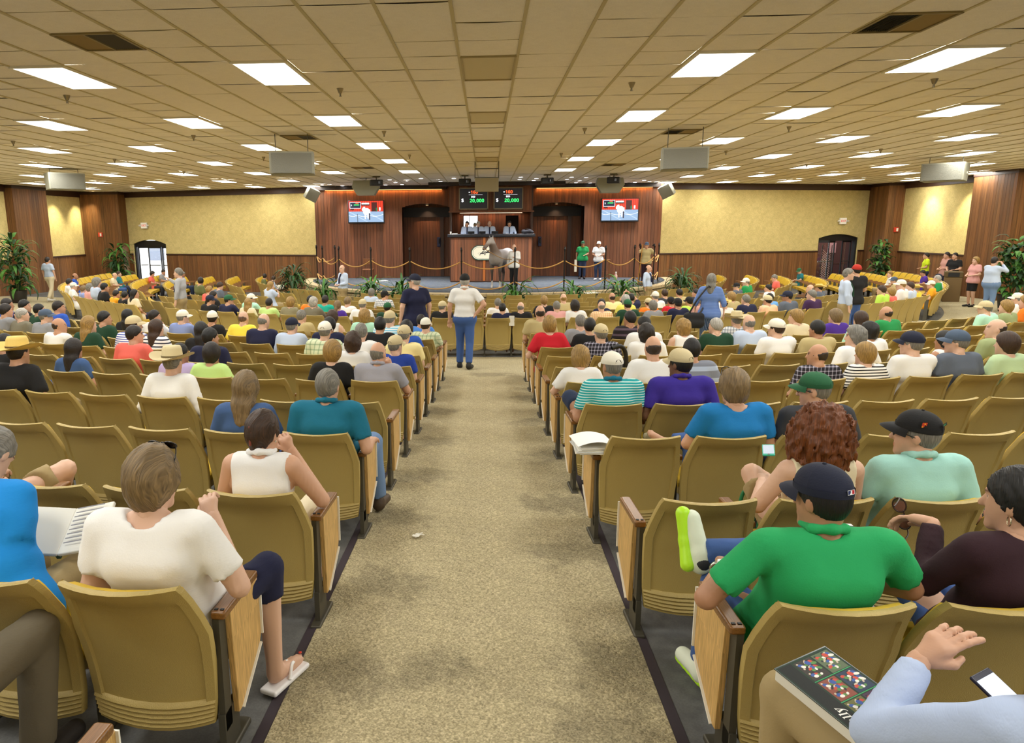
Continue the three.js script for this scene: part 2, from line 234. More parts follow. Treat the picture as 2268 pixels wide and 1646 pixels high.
for (const [s, w] of [[-1, 'left'], [1, 'right']]) {
  const o = thing('stage_speaker', `grey fan-shaped loudspeaker under the ceiling before the ${w} stage wall`, 'speaker', [s * 4.33, CEIL - 0.60, -26.3], 0, 'stage loudspeakers');
  const f = new THREE.Shape(); f.moveTo(-0.3, 0); f.lineTo(0.3, 0); f.lineTo(0.48, 0.28); f.lineTo(0.42, 0.5); f.lineTo(-0.42, 0.5); f.lineTo(-0.48, 0.28); f.closePath();
  part('cabinet', new THREE.ExtrudeGeometry(f, { depth: 0.35, bevelEnabled: true, bevelSize: 0.01, bevelThickness: 0.01, bevelSegments: 1 }), M.greyBox, o); part('rod', cyl(0.012, 0.012, 0.12, 0, 0.55, 0.15, 8), M.steel, o);
  const c = thing('corner_speaker', `small grey square loudspeaker tilted in the ${w} corner of the stage wall`, 'speaker', [s * 7.3, CEIL - 0.36, -30.2], s * -0.5, 'corner loudspeakers');
  part('cabinet', rbox(0.5, 0.5, 0.35, 0.02).rotateZ(s * 0.45).rotateX(0.3).translate(0, 0, 0), M.greyBox, c); part('bracket', cyl(0.015, 0.015, 0.3, 0, 0.36, -0.05, 8), M.steel, c);
}
[[-3.83, 25.3, 0.3, 'far left'], [-0.75, 25.3, 0, 'left of the centre board'], [2.07, 25.3, 0, 'right of the centre board'], [4.32, 25.3, -0.3, 'far right']].forEach(([x, d, t, w]) => {
  const o = thing('projector', `black ceiling projector on a short pole, ${w}`, 'projector', [x, CEIL - 0.22, -d], t, 'ceiling projectors');
  part('body', rbox(0.42, 0.2, 0.36, 0.03), M.black, o); part('pole', cyl(0.02, 0.02, 0.12, 0, 0.15, 0, 8), M.steel, o); part('lens', cyl(0.06, 0.06, 0.08, 0.08, 0, 0.2, 14).rotateX(0), mat('#2a2a33', 0.2), o); part('mount', box(0.24, 0.03, 0.24, 0, 0.2, 0), M.steel, o);
});
{
  const o = thing('hanging_board', 'tan framed board hung on two posts in front of the scoreboards', 'board', [0.0, 0, -20.0]);
  part('board', rbox(0.64, 0.36, 0.12, 0.01, 0, 3.115, 0), mat('#8d8468', 0.7), o);
  for (const s of [-1, 1]) part('post', box(0.025, 0.46, 0.025, s * 0.32, CEIL - 0.23, 0), mat('#5d5a50', 0.4, { metalness: 0.5, key: 'mm' }), o);
  part('cross_rail', join([box(0.64, 0.03, 0.03, 0, CEIL - 0.2, 0), box(0.64, 0.02, 0.02, 0, CEIL - 0.43, 0)]), M.steel, o);
}
// recessed stage downlights
{
  const px = [[-6.81, 30.0],[-6.39, 29.52],[-6.08, 30.6],[-4.91, 28.29],[-3.61, 27.16],[-4.21, 30.4],[-3.6, 28.81],[-3.5, 30.2],[-3.05, 28.06],[-2.39, 26.61],[-1.81, 27.21],[-1.79, 28.4],[-1.2, 26.81],[1.22, 26.49],[1.24, 27.8],[1.84, 27.33],[1.82, 28.5],[3.04, 28.05],[3.07, 26.8],[3.64, 30.2],[3.63, 28.95],[3.63, 27.14],[4.26, 30.5],[6.08, 30.5],[6.15, 29.12],[6.51, 29.8],[6.89, 30.3]];
  let proto; const lens = new THREE.MeshStandardMaterial({ color: '#fff', emissive: STAGE_SPOT, emissiveIntensity: 9 });
  px.sort((a, b) => a[0] - b[0]).forEach(([x, d], i) => {
    const label = `recessed stage downlight, ${ORD[i + 1]} counted from the left along the stage ceiling`;
    if (!proto) { proto = thing('stage_downlight', label, 'light', [x, CEIL, -d], 0, 'stage downlights'); part('ring', lathe([[0.075, -0.008], [0.11, -0.012], [0.115, 0]], 20), M.white, proto); part('lamp_lens', cyl(0.078, 0.078, 0.006, 0, -0.004, 0, 18), lens, proto); } else dup(proto, [x, CEIL, -d], 0, label);
    const s = new THREE.SpotLight(STAGE_SPOT, 20, 0, 0.75, 0.6, 2); s.position.set(x, CEIL - 0.03, -d); s.target.position.set(x * 0.92, STAGE_Y, -d + (d > 27 ? 0.6 : -1.4)); s.shadow.radius = 3; s.castShadow = true; scene.add(s, s.target);
  });
}
// ---------- stage ----------
{
  const n = 60, shp = new THREE.Shape(); const R = 7.7; shp.moveTo(-R, 0.2);
  const top = gridGeo((u, v) => { const a = lerp(-Math.PI / 2, Math.PI / 2, u), r = lerp(0.01, R - 0.25, v), x = r * Math.sin(a), z = CZ + r * Math.cos(a); return [x, STAGE_Y + 0.012 * (vnoise(x * 3 + 50, z * 3 + 90) - 0.5), z, x / 2, z / 2]; }, 80, 30);
  const footing = tex(256, 256, (i, j) => { const k = vnoise(i / 2, j / 2, 128, 128) * 0.6 + vnoise(i / 10, j / 10, 25, 25) * 0.4 - 0.5, y = vnoise(i / 32 + 3, j / 16, 8, 16) > 0.7 ? 22 * vnoise(i / 3, j / 3) : 0; return [58 + 56 * k + y, 64 + 56 * k + y * 0.8, 70 + 56 * k]; });
  const st = struct('stage_floor', top, new THREE.MeshStandardMaterial({ map: footing, roughness: 1 }));
  const bTone = ['#a8946a', '#b39e74', '#9c8860', '#ad9870'].map(c => mat(c, 0.85)), H = STAGE_Y + 0.95;
  struct('stage_riser', new THREE.CylinderGeometry(R - 0.02, R - 0.02, 0.95, 90, 1, true, -Math.PI / 2, Math.PI).translate(0, STAGE_Y - 0.475, CZ), mat('#7c6e50', 0.95), st);
  const rows = 11, bh = 0.07, ns = Math.round(Math.PI * R / 0.215), bricks = [[], [], [], []]; const bg = box(0.2, bh - 0.012, 0.06);
  for (let j = 0; j < rows; j++) for (let i = 0; i < ns; i++) { const a = -Math.PI / 2 + (i + (j % 2 ? 0.5 : 0)) * Math.PI / ns; bricks[Math.floor(rnd() * 4)].push(bg.clone().translate(0, 0, R - 0.03).rotateY(a).translate(0, STAGE_Y - 0.16 - j * bh, CZ)); }
  bricks.forEach((b, i) => stuff(part('bricks', join(b), bTone[i], st)));
  const cap = []; for (let i = 0; i < 96; i++) cap.push(rbox(0.245, 0.1, 0.36, 0.01, 0, 0, R - 0.13, 1).rotateY(-Math.PI / 2 + (i + 0.5) * Math.PI / 96).translate(0, STAGE_Y - 0.03, CZ)); stuff(part('coping_stones', join(cap), mat('#b4a078', 0.85), st));
}
// ---------- stage wall: boards with two arched door bays ----------
{
  const SW = -31.0, y0 = STAGE_Y, H = CEIL - y0, arches = [[-3.66, -1.5], [1.9, 4.12]], spring = 2.82 - y0, rise = 0.17;
  const x0 = -7.4, L = 14.75, sh = new THREE.Shape(); sh.moveTo(0, -0.4); sh.lineTo(L, -0.4); sh.lineTo(L, H + 0.05); sh.lineTo(0, H + 0.05);
  const inArch = (u) => { for (const [a, b] of arches) { const t = (u + x0 - a) / (b - a); if (t > 0 && t < 1) return spring + rise * (1 - (2 * t - 1) ** 2); } return 0; };
  const inTower = (u) => u + x0 > -1.5 && u + x0 < 1.9;
  for (const [a, b] of arches) { const h = new THREE.Path(); h.moveTo(a - x0, -0.01); h.lineTo(b - x0, -0.01); h.lineTo(b - x0, spring); for (let i = 1; i <= 14; i++) { const t = i / 14; h.lineTo(lerp(b, a, t) - x0, spring + rise * (1 - (2 * t - 1) ** 2)); } sh.holes.push(h); }
  const hc = new THREE.Path(); hc.moveTo(-1.45 - x0, 1.5); hc.lineTo(1.85 - x0, 1.5); hc.lineTo(1.85 - x0, H - 0.1); hc.lineTo(-1.45 - x0, H - 0.1); sh.holes.push(hc);
  const w = struct('wall_stage', new THREE.ExtrudeGeometry(sh, { depth: 0.25, bevelEnabled: false }).translate(0, 0, -0.28), M.darkWood); w.position.set(x0, y0, SW);
  stuff(part('wall_boards', boards(5.9, inArch, H - 0.02, 0.14), M.stageWood, w)); { const g = boards(5.45, (u) => inArch(u + 9.3), H - 0.02, 0.14).translate(9.3, 0, 0); stuff(part('wall_boards', g, M.stageWood, w)); }
  part('dark_header', box(5.6, 0.17, 0.22, 2.9, H - 0.085, 0.13), mat('#241510', 0.5), w); part('dark_header', box(5.3, 0.17, 0.22, 11.95, H - 0.085, 0.13), mat('#241510', 0.5), w);
  for (const [a, b] of arches) {                                    // the door bay behind each arch
    const wd = b - a, m = a - x0;
    stuff(part('door_boards', boards(wd + 0.5, 0, spring + 0.3, 0.14).translate(m - 0.25, 0, -1.05), M.stageWood, w));
    part('bay_side', box(0.04, spring + 0.3, 1.05, m - 0.02, (spring + 0.3) / 2, -0.53), M.darkWood, w); part('bay_side', box(0.04, spring + 0.3, 1.05, m + wd + 0.02, (spring + 0.3) / 2, -0.53), M.darkWood, w);
    part('bay_back', box(wd + 0.6, spring + 0.5, 0.05, m + wd / 2, (spring + 0.4) / 2, -1.12), M.darkWood, w); part('bay_floor', box(wd + 0.2, 0.06, 1.2, m + wd / 2, -0.035, -0.6), M.sand, w); part('bay_soffit', box(wd + 0.1, 0.05, 1.05, m + wd / 2, spring + 0.2, -0.53), M.darkWood, w); part('lintel', box(wd, 0.42, 0.08, m + wd / 2, spring - 0.18, -0.98), mat('#160d09', 0.6), w);
    part('door_post', box(0.16, spring - 0.3, 0.1, m + 0.5 * wd + 0.62, (spring - 0.3) / 2, -1.0), M.darkWood, w);
    const s = new THREE.SpotLight(new THREE.Color(1, 0.62, 0.36), 4, 0, 0.9, 0.8, 2); s.position.set(a + wd / 2, y0 + spring + 0.1, SW - 0.62); s.target.position.set(a + wd / 2, 0, SW - 0.95); s.castShadow = true; scene.add(s, s.target);
    const lamp = thing('arch_lamp', a < 0 ? 'small lamp in the arch left of the auction stand' : 'small lamp in the arch right of the auction stand', 'light', [a + wd / 2, y0 + spring + 0.14, SW - 0.62], 0, 'arch lamps'); part('lamp_lens', cyl(0.06, 0.06, 0.02, 0, -0.01, 0, 14), new THREE.MeshStandardMaterial({ color: '#fff', emissive: '#ffc890', emissiveIntensity: 5 }), lamp); part('ring', lathe([[0.06, -0.02], [0.085, -0.02], [0.09, 0.01]], 16), M.steel, lamp);
    const ph = thing('wall_phone', a < 0 ? 'dark blue box on the door boards of the left arch' : 'dark blue box on the door boards of the right arch', 'box', [a < 0 ? -2.1 : 2.35, 1.35, SW + 0.1 - (1.05)], 0, 'wall boxes'); part('body', rbox(0.15, 0.42, 0.1, 0.02), mat('#20284a', 0.5), ph); part('handset', rbox(0.06, 0.22, 0.05, 0.02, 0.02, 0.04, 0.07), M.black, ph);
  }
  // warm strip lights tucked behind the header wash the top of the boards
  for (const [xa, xb] of [[-6.9, -1.9], [2.1, 6.9]]) {
    const a = new THREE.RectAreaLight(new THREE.Color(1, 0.48, 0.14), 24, xb - xa, 0.05); a.position.set((xa + xb) / 2, CEIL - 0.19, SW + 0.06); a.rotation.x = -Math.PI / 2; scene.add(a);
    const o = thing('cove_light', xa < 0 ? 'warm strip light under the header left of the scoreboards' : 'warm strip light under the header right of the scoreboards', 'light', [(xa + xb) / 2, CEIL - 0.172, SW + 0.06], 0, 'cove lights'); part('lamp_tube', box(xb - xa, 0.012, 0.05, 0, 0, 0), new THREE.MeshStandardMaterial({ color: '#fff', emissive: new THREE.Color(1, 0.5, 0.16), emissiveIntensity: 3 }), o);
  }
  // auction stand tower: upper housing with scoreboards, alcove, desk
  const cx = 0.19, tw = 3.36, wl0 = -0.97 - 0.19, wr0 = -0.36 - 0.19;
  const tower = struct('stage_tower', box(0.06, 4, 1.6, -tw / 2 + 0.03, STAGE_Y + 2, -30.2), M.darkWood); tower.position.x = cx; tower.userData.kind = 'structure';
  part('tower_side', box(0.06, 4, 1.6, tw / 2 - 0.03, STAGE_Y + 2, -30.2), M.darkWood, tower);
  stuff(part('housing_boards', boards(tw, 2.62, CEIL - 0.03, 0.14).translate(-tw / 2, 0, -29.4), M.stageWood, tower));
  part('housing_back', join([box(tw, 1.15, 0.03, 0, CEIL - 0.57, -29.45), box(wl0 + tw / 2, 2.0, 0.03, (wl0 - tw / 2) / 2, 1.7, -30.76), box(0.62 - wr0, 2.0, 0.03, (0.62 + wr0) / 2, 1.7, -30.76), box(tw / 2 - 1.16, 2.0, 0.03, (tw / 2 + 1.16) / 2, 1.7, -30.76), box(tw, 0.18, 0.03, 0, 2.56, -30.76)]), M.darkWood, tower); part('housing_soffit', box(tw, 0.06, 1.6, 0, 2.6, -30.2), M.darkWood, tower); part('housing_ledge', box(tw + 0.08, 0.06, 0.1, 0, 2.6, -29.4), M.stageWood.clone(), tower).material.vertexColors = false;
  part('dark_header', box(5.4, 0.14, 0.5, 0.2, CEIL - 0.07, -29.2), mat('#241510', 0.5), tower);
  { const wl = -0.97 - cx, wr = -0.36 - cx; // alcove back with a lit window and a doorway
    stuff(part('alcove_boards', boards(wl + tw / 2, 0.9, 2.62, 0.14).translate(-tw / 2, 0, -30.7), M.stageWood, tower)); stuff(part('alcove_boards', boards(0.62 - wr, 0.9, 2.62, 0.14).translate(wr, 0, -30.7), M.stageWood, tower)); stuff(part('alcove_boards', boards(tw / 2 - 1.16, 0.9, 2.62, 0.14).translate(1.16, 0, -30.7), M.stageWood, tower)); stuff(part('alcove_boards', boards(0.54, 2.46, 2.62, 0.14).translate(0.62, 0, -30.7), M.stageWood, tower)); stuff(part('alcove_boards', boards(wr - wl, 2.46, 2.62, 0.14).translate(wl, 0, -30.7), M.stageWood, tower));
    part('doorway_back', box(0.8, 2.2, 0.05, 0.9, 1.6, -31.6), mat('#2a1810', 0.8), tower); part('window_frame', join([box(0.03, 1.0, 0.06, wl, 2.0, -30.7), box(0.03, 1.0, 0.06, wr, 2.0, -30.7), box(0.03, 1.0, 0.05, (wl + wr) / 2 - 0.06, 2.0, -30.72), box(wr - wl, 0.03, 0.06, (wl + wr) / 2, 2.46, -30.7)]), M.darkWood, tower); part('window_pane', box(wr - wl, 1.0, 0.008, (wl + wr) / 2, 1.96, -30.73), M.glass, tower); }
  part('back_room', join([box(0.05, 2.6, 2.6, 0.3, 1.6, -32.1), box(1.3, 0.05, 2.6, -0.3, 2.85, -32.1)]), mat('#d8d4c8', 0.9), tower);
  { const al = new THREE.RectAreaLight(new THREE.Color(1, 0.6, 0.4), 9, 2.6, 0.08); al.position.set(cx, 2.55, -30.5); al.rotation.x = -Math.PI / 2; scene.add(al); const o = thing('alcove_light', 'warm strip light under the scoreboard housing', 'light', [cx, 2.565, -30.5]); part('lamp_tube', box(2.6, 0.012, 0.07), new THREE.MeshStandardMaterial({ color: '#fff', emissive: new THREE.Color(1, 0.65, 0.45), emissiveIntensity: 2 }), o); }
  const desk = thing('auction_stand', 'tall wooden auction stand with dark counter and oval horse sign', 'desk', [cx, STAGE_Y, -28.6]);
  part('front_panel', join([box(3.2, 1.78, 0.04, 0, 0.89, -0.03), box(0.04, 1.78, 1.9, -1.58, 0.89, -1), box(0.04, 1.78, 1.9, 1.58, 0.89, -1)]), M.darkWood, desk);
  stuff(part('front_boards', boards(3.2, 0.02, 1.76, 0.14).translate(-1.6, 0, 0.01), M.stageWood, desk)); for (const s of [-1, 1]) stuff(part('side_boards', boards(1.9, 0.02, 1.76, 0.14).rotateY(-s * Math.PI / 2 + Math.PI).translate(s * 1.61, 0, s < 0 ? -1.95 : -0.05), M.stageWood, desk));
  part('counter', rbox(3.46, 0.12, 0.7, 0.02, 0, 1.83, -0.25), mat('#14161c', 0.35), desk); part('light_strip_post', box(0.1, 1.74, 0.02, -0.27, 0.89, 0.02), mat('#a55a1e', 0.5), desk); part('plinth', box(3.24, 0.05, 0.04, 0, 0.03, 0.02), M.darkWood, desk);
  const sign = canvasTex(512, 300, (c, w, h) => {
    const rr2 = (x, y, ww, hh, r) => { c.beginPath(); c.moveTo(x + r, y); c.lineTo(x + ww - r, y); c.arc(x + ww - r, y + r, r, -Math.PI / 2, Math.PI / 2); c.lineTo(x + r, y + hh); c.arc(x + r, y + hh - r, r, Math.PI / 2, 1.5 * Math.PI); c.closePath(); };
    c.fillStyle = '#1d4a3a'; c.fillRect(0, 0, w, h); c.fillStyle = '#e4dcc0'; rr2(16, 16, w - 32, h - 32, 134); c.fill(); c.strokeStyle = '#1d4a3a'; c.lineWidth = 6; rr2(34, 34, w - 68, h - 68, 116); c.stroke();
    c.fillStyle = c.strokeStyle = '#1a1a1a'; c.lineCap = 'round'; c.lineJoin = 'round';                       // galloping horses with riders
    const horse = (x, y, s) => { c.beginPath(); c.ellipse(x, y, 46 * s, 16 * s, -0.08, 0, 7); c.fill(); c.lineWidth = 15 * s; c.beginPath(); c.moveTo(x + 34 * s, y - 6 * s); c.lineTo(x + 66 * s, y - 32 * s); c.stroke(); c.lineWidth = 10 * s; c.beginPath(); c.moveTo(x + 64 * s, y - 32 * s); c.lineTo(x + 86 * s, y - 24 * s); c.stroke(); c.lineWidth = 6 * s; for (const [a, b, d, e] of [[34, 44, 74, 30], [30, 40, 52, 46], [-34, 40, -70, 26], [-30, 34, -52, 50]]) { c.beginPath(); c.moveTo(x + a * s, y + 6 * s); c.quadraticCurveTo(x + (a + d) / 2 * s, y + b * s, x + d * s, y + e * s); c.stroke(); } c.lineWidth = 5 * s; c.beginPath(); c.moveTo(x - 44 * s, y - 4 * s); c.quadraticCurveTo(x - 70 * s, y - 14 * s, x - 88 * s, y + 6 * s); c.stroke(); c.lineWidth = 14 * s; c.beginPath(); c.moveTo(x - 4 * s, y - 16 * s); c.quadraticCurveTo(x + 2 * s, y - 44 * s, x + 30 * s, y - 38 * s); c.stroke(); c.beginPath(); c.arc(x + 36 * s, y - 48 * s, 9 * s, 0, 7); c.fill(); };
    horse(215, 160, 0.95); horse(320, 140, 1.0);
  });
  const sg = new THREE.Shape(); sg.absarc(-0.24, 0, 0.29, Math.PI / 2, Math.PI * 1.5); sg.absarc(0.24, 0, 0.29, -Math.PI / 2, Math.PI / 2); const sgG = new THREE.ExtrudeGeometry(sg, { depth: 0.03, bevelEnabled: false, curveSegments: 24 }); { const p = sgG.attributes.position, u = sgG.attributes.uv; for (let i = 0; i < p.count; i++) u.setXY(i, p.getX(i) / 1.06 + 0.5, p.getY(i) / 0.58 + 0.5); }
  const sgn = part('horse_sign', sgG, new THREE.MeshStandardMaterial({ map: sign, roughness: 0.6 }), desk); sgn.position.set(-0.26, 1.16, 0.02);
  // scoreboards
  const board = (big) => canvasTex(384, 280, (c, w, h) => { c.fillStyle = '#07080c'; c.fillRect(0, 0, w, h); c.font = 'bold 62px sans-serif'; c.fillStyle = '#ff5a28'; c.fillText('160', 150, 74); c.fillStyle = '#e8e8f0'; c.fillRect(124, 48, 20, 9); c.font = 'bold 34px sans-serif'; c.fillText('BID', 158, 126); c.fillRect(126, 86, 190, 3); c.font = 'bold 66px sans-serif'; c.fillText('$', 22, 186); c.fillStyle = '#35e86a'; c.fillText('20,000', 138, 190); });
  const bt = board();
  for (const [x, l] of [[-0.52, 'left scoreboard with orange 160 and green 20,000'], [0.87, 'right scoreboard with orange 160 and green 20,000']]) {
    const o = thing('scoreboard', l, 'scoreboard', [x, 3.11, -29.34], 0, 'scoreboards'); part('frame', join([box(1.16, 0.04, 0.08, 0, 0.41, 0), box(1.16, 0.04, 0.08, 0, -0.41, 0), box(0.04, 0.86, 0.08, 0.57, 0, 0), box(0.04, 0.86, 0.08, -0.57, 0, 0)]), mat('#8a7a5c', 0.4), o); part('screen', box(1.12, 0.8, 0.02), [0, 1, 2, 3, 5].length && new THREE.MeshStandardMaterial({ color: '#05060a', roughness: 0.3, emissive: '#ffffff', emissiveMap: bt, emissiveIntensity: 1.6 }), o);
  }
  // wall televisions with the ring on screen
  const tvT = canvasTex(512, 300, (c, w, h) => {
    c.fillStyle = '#c4321c'; c.fillRect(0, 0, w, 150); c.fillStyle = '#8d1f14'; for (let i = 0; i < w; i += 26) c.fillRect(i, 0, 6, 150); c.fillStyle = '#3c1310'; c.fillRect(340, 20, 80, 130); c.fillRect(30, 30, 50, 100); c.fillStyle = '#1c1c20'; c.fillRect(190, 46, 120, 18); c.fillStyle = '#fff'; for (let i = 0; i < 5; i++) { c.beginPath(); c.arc(206 + i * 22, 38, 12, 0, 7); c.fill(); }
    c.fillStyle = '#7f98b4'; c.fillRect(0, 150, w, 150); c.fillStyle = '#a9bccf'; for (let i = 0; i < 90; i++) c.fillRect((i * 97) % w, 155 + (i * 53) % 140, 26, 3);
    c.strokeStyle = '#e9eef2'; c.lineWidth = 5; c.beginPath(); c.moveTo(0, 205); c.quadraticCurveTo(70, 235, 130, 200); c.quadraticCurveTo(220, 240, 310, 205); c.quadraticCurveTo(400, 240, 512, 190); c.stroke(); c.strokeStyle = '#20242c'; c.lineWidth = 7; c.beginPath(); c.moveTo(128, 185); c.lineTo(132, 300); c.stroke();
    c.fillStyle = '#f4f2f2'; c.beginPath(); c.ellipse(262, 150, 44, 52, 0.5, 0, 7); c.fill(); c.beginPath(); c.ellipse(222, 112, 20, 34, 0.6, 0, 7); c.fill(); c.fillRect(236, 170, 18, 90); c.fillRect(276, 170, 18, 80); c.fillStyle = '#2b2430'; c.fillRect(300, 170, 16, 100); c.fillStyle = '#e8e8ee'; c.fillRect(296, 120, 24, 54); c.fillStyle = '#18603a'; c.fillRect(404, 96, 22, 46); c.fillStyle = '#eee'; c.fillRect(450, 92, 22, 46);
    c.fillStyle = '#101a30'; c.fillRect(22, 20, 158, 84); c.strokeStyle = '#eef'; c.lineWidth = 6; c.strokeRect(22, 20, 158, 84); c.fillStyle = '#38d86a'; c.font = 'bold 30px sans-serif'; c.fillText('20000', 78, 66); c.fillStyle = '#fff'; c.fillText('$', 36, 72); c.fillStyle = '#ff6a3a'; c.fillText('160', 100, 42);
  });
  for (const [x, y, l] of [[-5.15, 2.66, 'wall television left of the arches showing the horse ring'], [5.58, 2.65, 'wall television right of the arches showing the horse ring']]) {
    const o = thing('television', l, 'television', [x, y, SW + 0.09], 0, 'wall televisions'); part('casing', rbox(1.58, 0.97, 0.08, 0.012, 0, 0, -0.01), M.black, o); const g = box(1.5, 0.88, 0.004, 0, 0.015, 0.034); part('screen', g, new THREE.MeshStandardMaterial({ color: '#0a0a0c', roughness: 0.25, emissive: '#ffffff', emissiveMap: tvT, emissiveIntensity: 1.35 }), o);
    const a = new THREE.RectAreaLight(new THREE.Color(0.85, 0.85, 1), 0.8, 1.5, 0.88); a.position.set(x, y, SW + 0.14); a.lookAt(x, y, 0); scene.add(a);
  }
}
// ---------- doors, exit signs ----------
function exitSign(x, y, z, turn, label) {
  const o = thing('exit_sign', label, 'sign', [x, y, z], turn, 'exit signs');
  const t = canvasTex(256, 192, (c, w, h) => { c.fillStyle = '#f6efe2'; c.fillRect(0, 0, w, h); c.fillStyle = '#e8402e'; c.font = 'bold 96px sans-serif'; c.textAlign = 'center'; c.fillText('EXIT', w / 2, 128); });
  part('case', rbox(0.36, 0.28, 0.06, 0.01), M.white, o); part('sign_face', box(0.33, 0.25, 0.004, 0, 0, 0.033), new THREE.MeshStandardMaterial({ map: t, emissive: '#ffffff', emissiveMap: t, emissiveIntensity: 0.12, roughness: 0.6 }), o);
  for (const s of [-1, 1]) part('lamp_head', cyl(0.05, 0.035, 0.07, 0, 0, 0, 12).rotateZ(s * 1.4).translate(s * 0.25, 0, 0.03), M.white, o);
}
{
  const onWall = (w, u, y, off) => { const p = V(u, 0, off).applyEuler(w.rotation).add(w.position); return [p.x, y, p.z]; };
  exitSign(...onWall(wallL, 1.22, 2.17, 0.05), wallL.rotation.y, 'lit exit sign above the bright left doorway'); exitSign(...onWall(wallR, 9.1, 2.14, 0.05), wallR.rotation.y, 'lit exit sign above the dark right doorway');
  const door = (name, w, o, leafs, label) => {
    const g = struct(name, box(0.08, o.spring - o.y0, 0.2, 0.04, (o.spring - o.y0) / 2, -0.1), M.black); g.position.set(...onWall(w, o.u0, o.y0, -0.1)); g.rotation.y = w.rotation.y; const W = o.u1 - o.u0, h = o.spring - o.y0; part('jamb', box(0.08, h, 0.2, W - 0.04, h / 2, -0.1), M.black, g); part('transom', box(W, 0.3, 0.1, W / 2, h + 0.02, -0.1), M.black, g);
    leafs.forEach(([a, b, t]) => { const n = b - a, l = part('door_leaf', join([box(0.05, h - 0.1, 0.05, 0.025, (h - 0.1) / 2, 0), box(0.05, h - 0.1, 0.05, n - 0.025, (h - 0.1) / 2, 0), box(n, 0.1, 0.05, n / 2, h - 0.15, 0), box(n, 0.14, 0.05, n / 2, 0.07, 0)]), M.black, g); l.position.set(a, 0, -0.12); l.rotation.y = t; part('glass_pane', box(n - 0.1, h - 0.3, 0.008, n / 2, h / 2, 0), M.glass, l); part('push_bar', box(n - 0.16, 0.04, 0.05, n / 2, 1.0, 0.04), M.steel, l); });
    return g;
  };
  door('door_1', wallL, doorL, [[0.12, 0.62, 0.5], [0.72, 1.5, 0], [1.55, 1.9, 0]]); door('door_2', wallR, doorR, [[0.1, 0.62, -0.5], [0.72, 1.2, 0.3], [1.45, 2.05, 0.2]]);
  // porch and yard outside the left door; dim lobby behind the right one
  const yard = struct('outside_ground', box(14, 0.1, 10, -18.5, -0.78, -39.2), mat('#c9c6bd', 0.9)); yard.userData.kind = 'structure';
  const shed = thing('outside_building', 'pale building seen through the bright left doorway', 'building', [-21.2, -0.73, -43]); part('wall', box(5, 4, 0.3, 0, 2, 0), mat('#d8d6d2', 0.9), shed); part('window', box(0.9, 1.1, 0.05, 1.1, 1.4, 0.16), mat('#5a6474', 0.3), shed);
  const lob = struct('lobby_wall', box(4.4, 3, 0.2, 17.9, 0.8, -37.6), mat('#4a2d28', 0.8)); part('lobby_side', join([box(0.2, 3, 3.4, 14.6, 0.8, -36.4), box(0.2, 3, 3.4, 19.8, 0.8, -36.4)]), mat('#3a2420', 0.8), lob); part('lobby_floor', box(5.4, 0.1, 4, 17.2, -0.72, -36.2), mat('#7a4a44', 0.7), lob); part('lobby_roof', box(5.4, 0.1, 4, 17.2, 2.0, -36.2), mat('#5a4a44', 0.9), lob);
  { const lt = thing('lobby_table', 'dark table with framed pictures in the lobby behind the right doorway', 'table', [17.4, -0.66, -36.6]); part('top', rbox(0.9, 0.05, 0.5, 0.01, 0, 0.75, 0), M.darkWood, lt); for (const [a, b] of [[-0.4, -0.2], [0.4, -0.2], [-0.4, 0.2], [0.4, 0.2]]) part('leg', box(0.05, 0.74, 0.05, a, 0.37, b), M.darkWood, lt); part('picture', box(0.4, 0.5, 0.03, 0, 1.5, -0.85), mat('#b08a8a', 0.6), lt);
    const ll = new THREE.PointLight(new THREE.Color(1, 0.8, 0.78), 8); ll.position.set(16.4, 1.7, -36); scene.add(ll); const lamp = thing('lobby_lamp', 'round lamp on the lobby ceiling behind the right doorway', 'light', [16.4, 1.75, -36]); part('lamp_globe', new THREE.SphereGeometry(0.12, 16, 12).translate(0, -0.05, 0), new THREE.MeshStandardMaterial({ color: '#fff', emissive: '#ffd8d0', emissiveIntensity: 3 }), lamp); part('ceiling_rose', cyl(0.08, 0.08, 0.12, 0, 0.1, 0), M.white, lamp);
    const lat = thing('lattice_screen', 'pale lattice screen inside the dark right doorway', 'screen', [16.05, -0.66, -35.0], -0.3); const ls = []; for (let k = -4; k < 12; k++) { ls.push(box(0.012, 0.5, 0.012).rotateZ(0.78).translate(0, 0.1 + k * 0.11, 0)); ls.push(box(0.012, 0.5, 0.012).rotateZ(-0.78).translate(0, 0.1 + k * 0.11, 0)); } part('lattice', join(ls), mat('#d6c4cc', 0.7), lat); part('frame', join([box(0.03, 1.7, 0.03, -0.2, 0.85, 0), box(0.03, 1.7, 0.03, 0.2, 0.85, 0)]), M.black, lat); }
  for (const [x, d, t, l] of [[-18.35, 33.36, 0, 'red fire alarm box on the left corner pillar'], [17.75, 32.55, 0, 'red fire alarm box on the right corner pillar']]) { const o = thing('fire_alarm', l, 'alarm', [x, 1.75, -d], t, 'fire alarms'); part('case', rbox(0.2, 0.2, 0.05, 0.01), mat('#c8391f', 0.5), o); part('strobe', box(0.07, 0.14, 0.03, 0.03, 0, 0.03), M.white, o); }
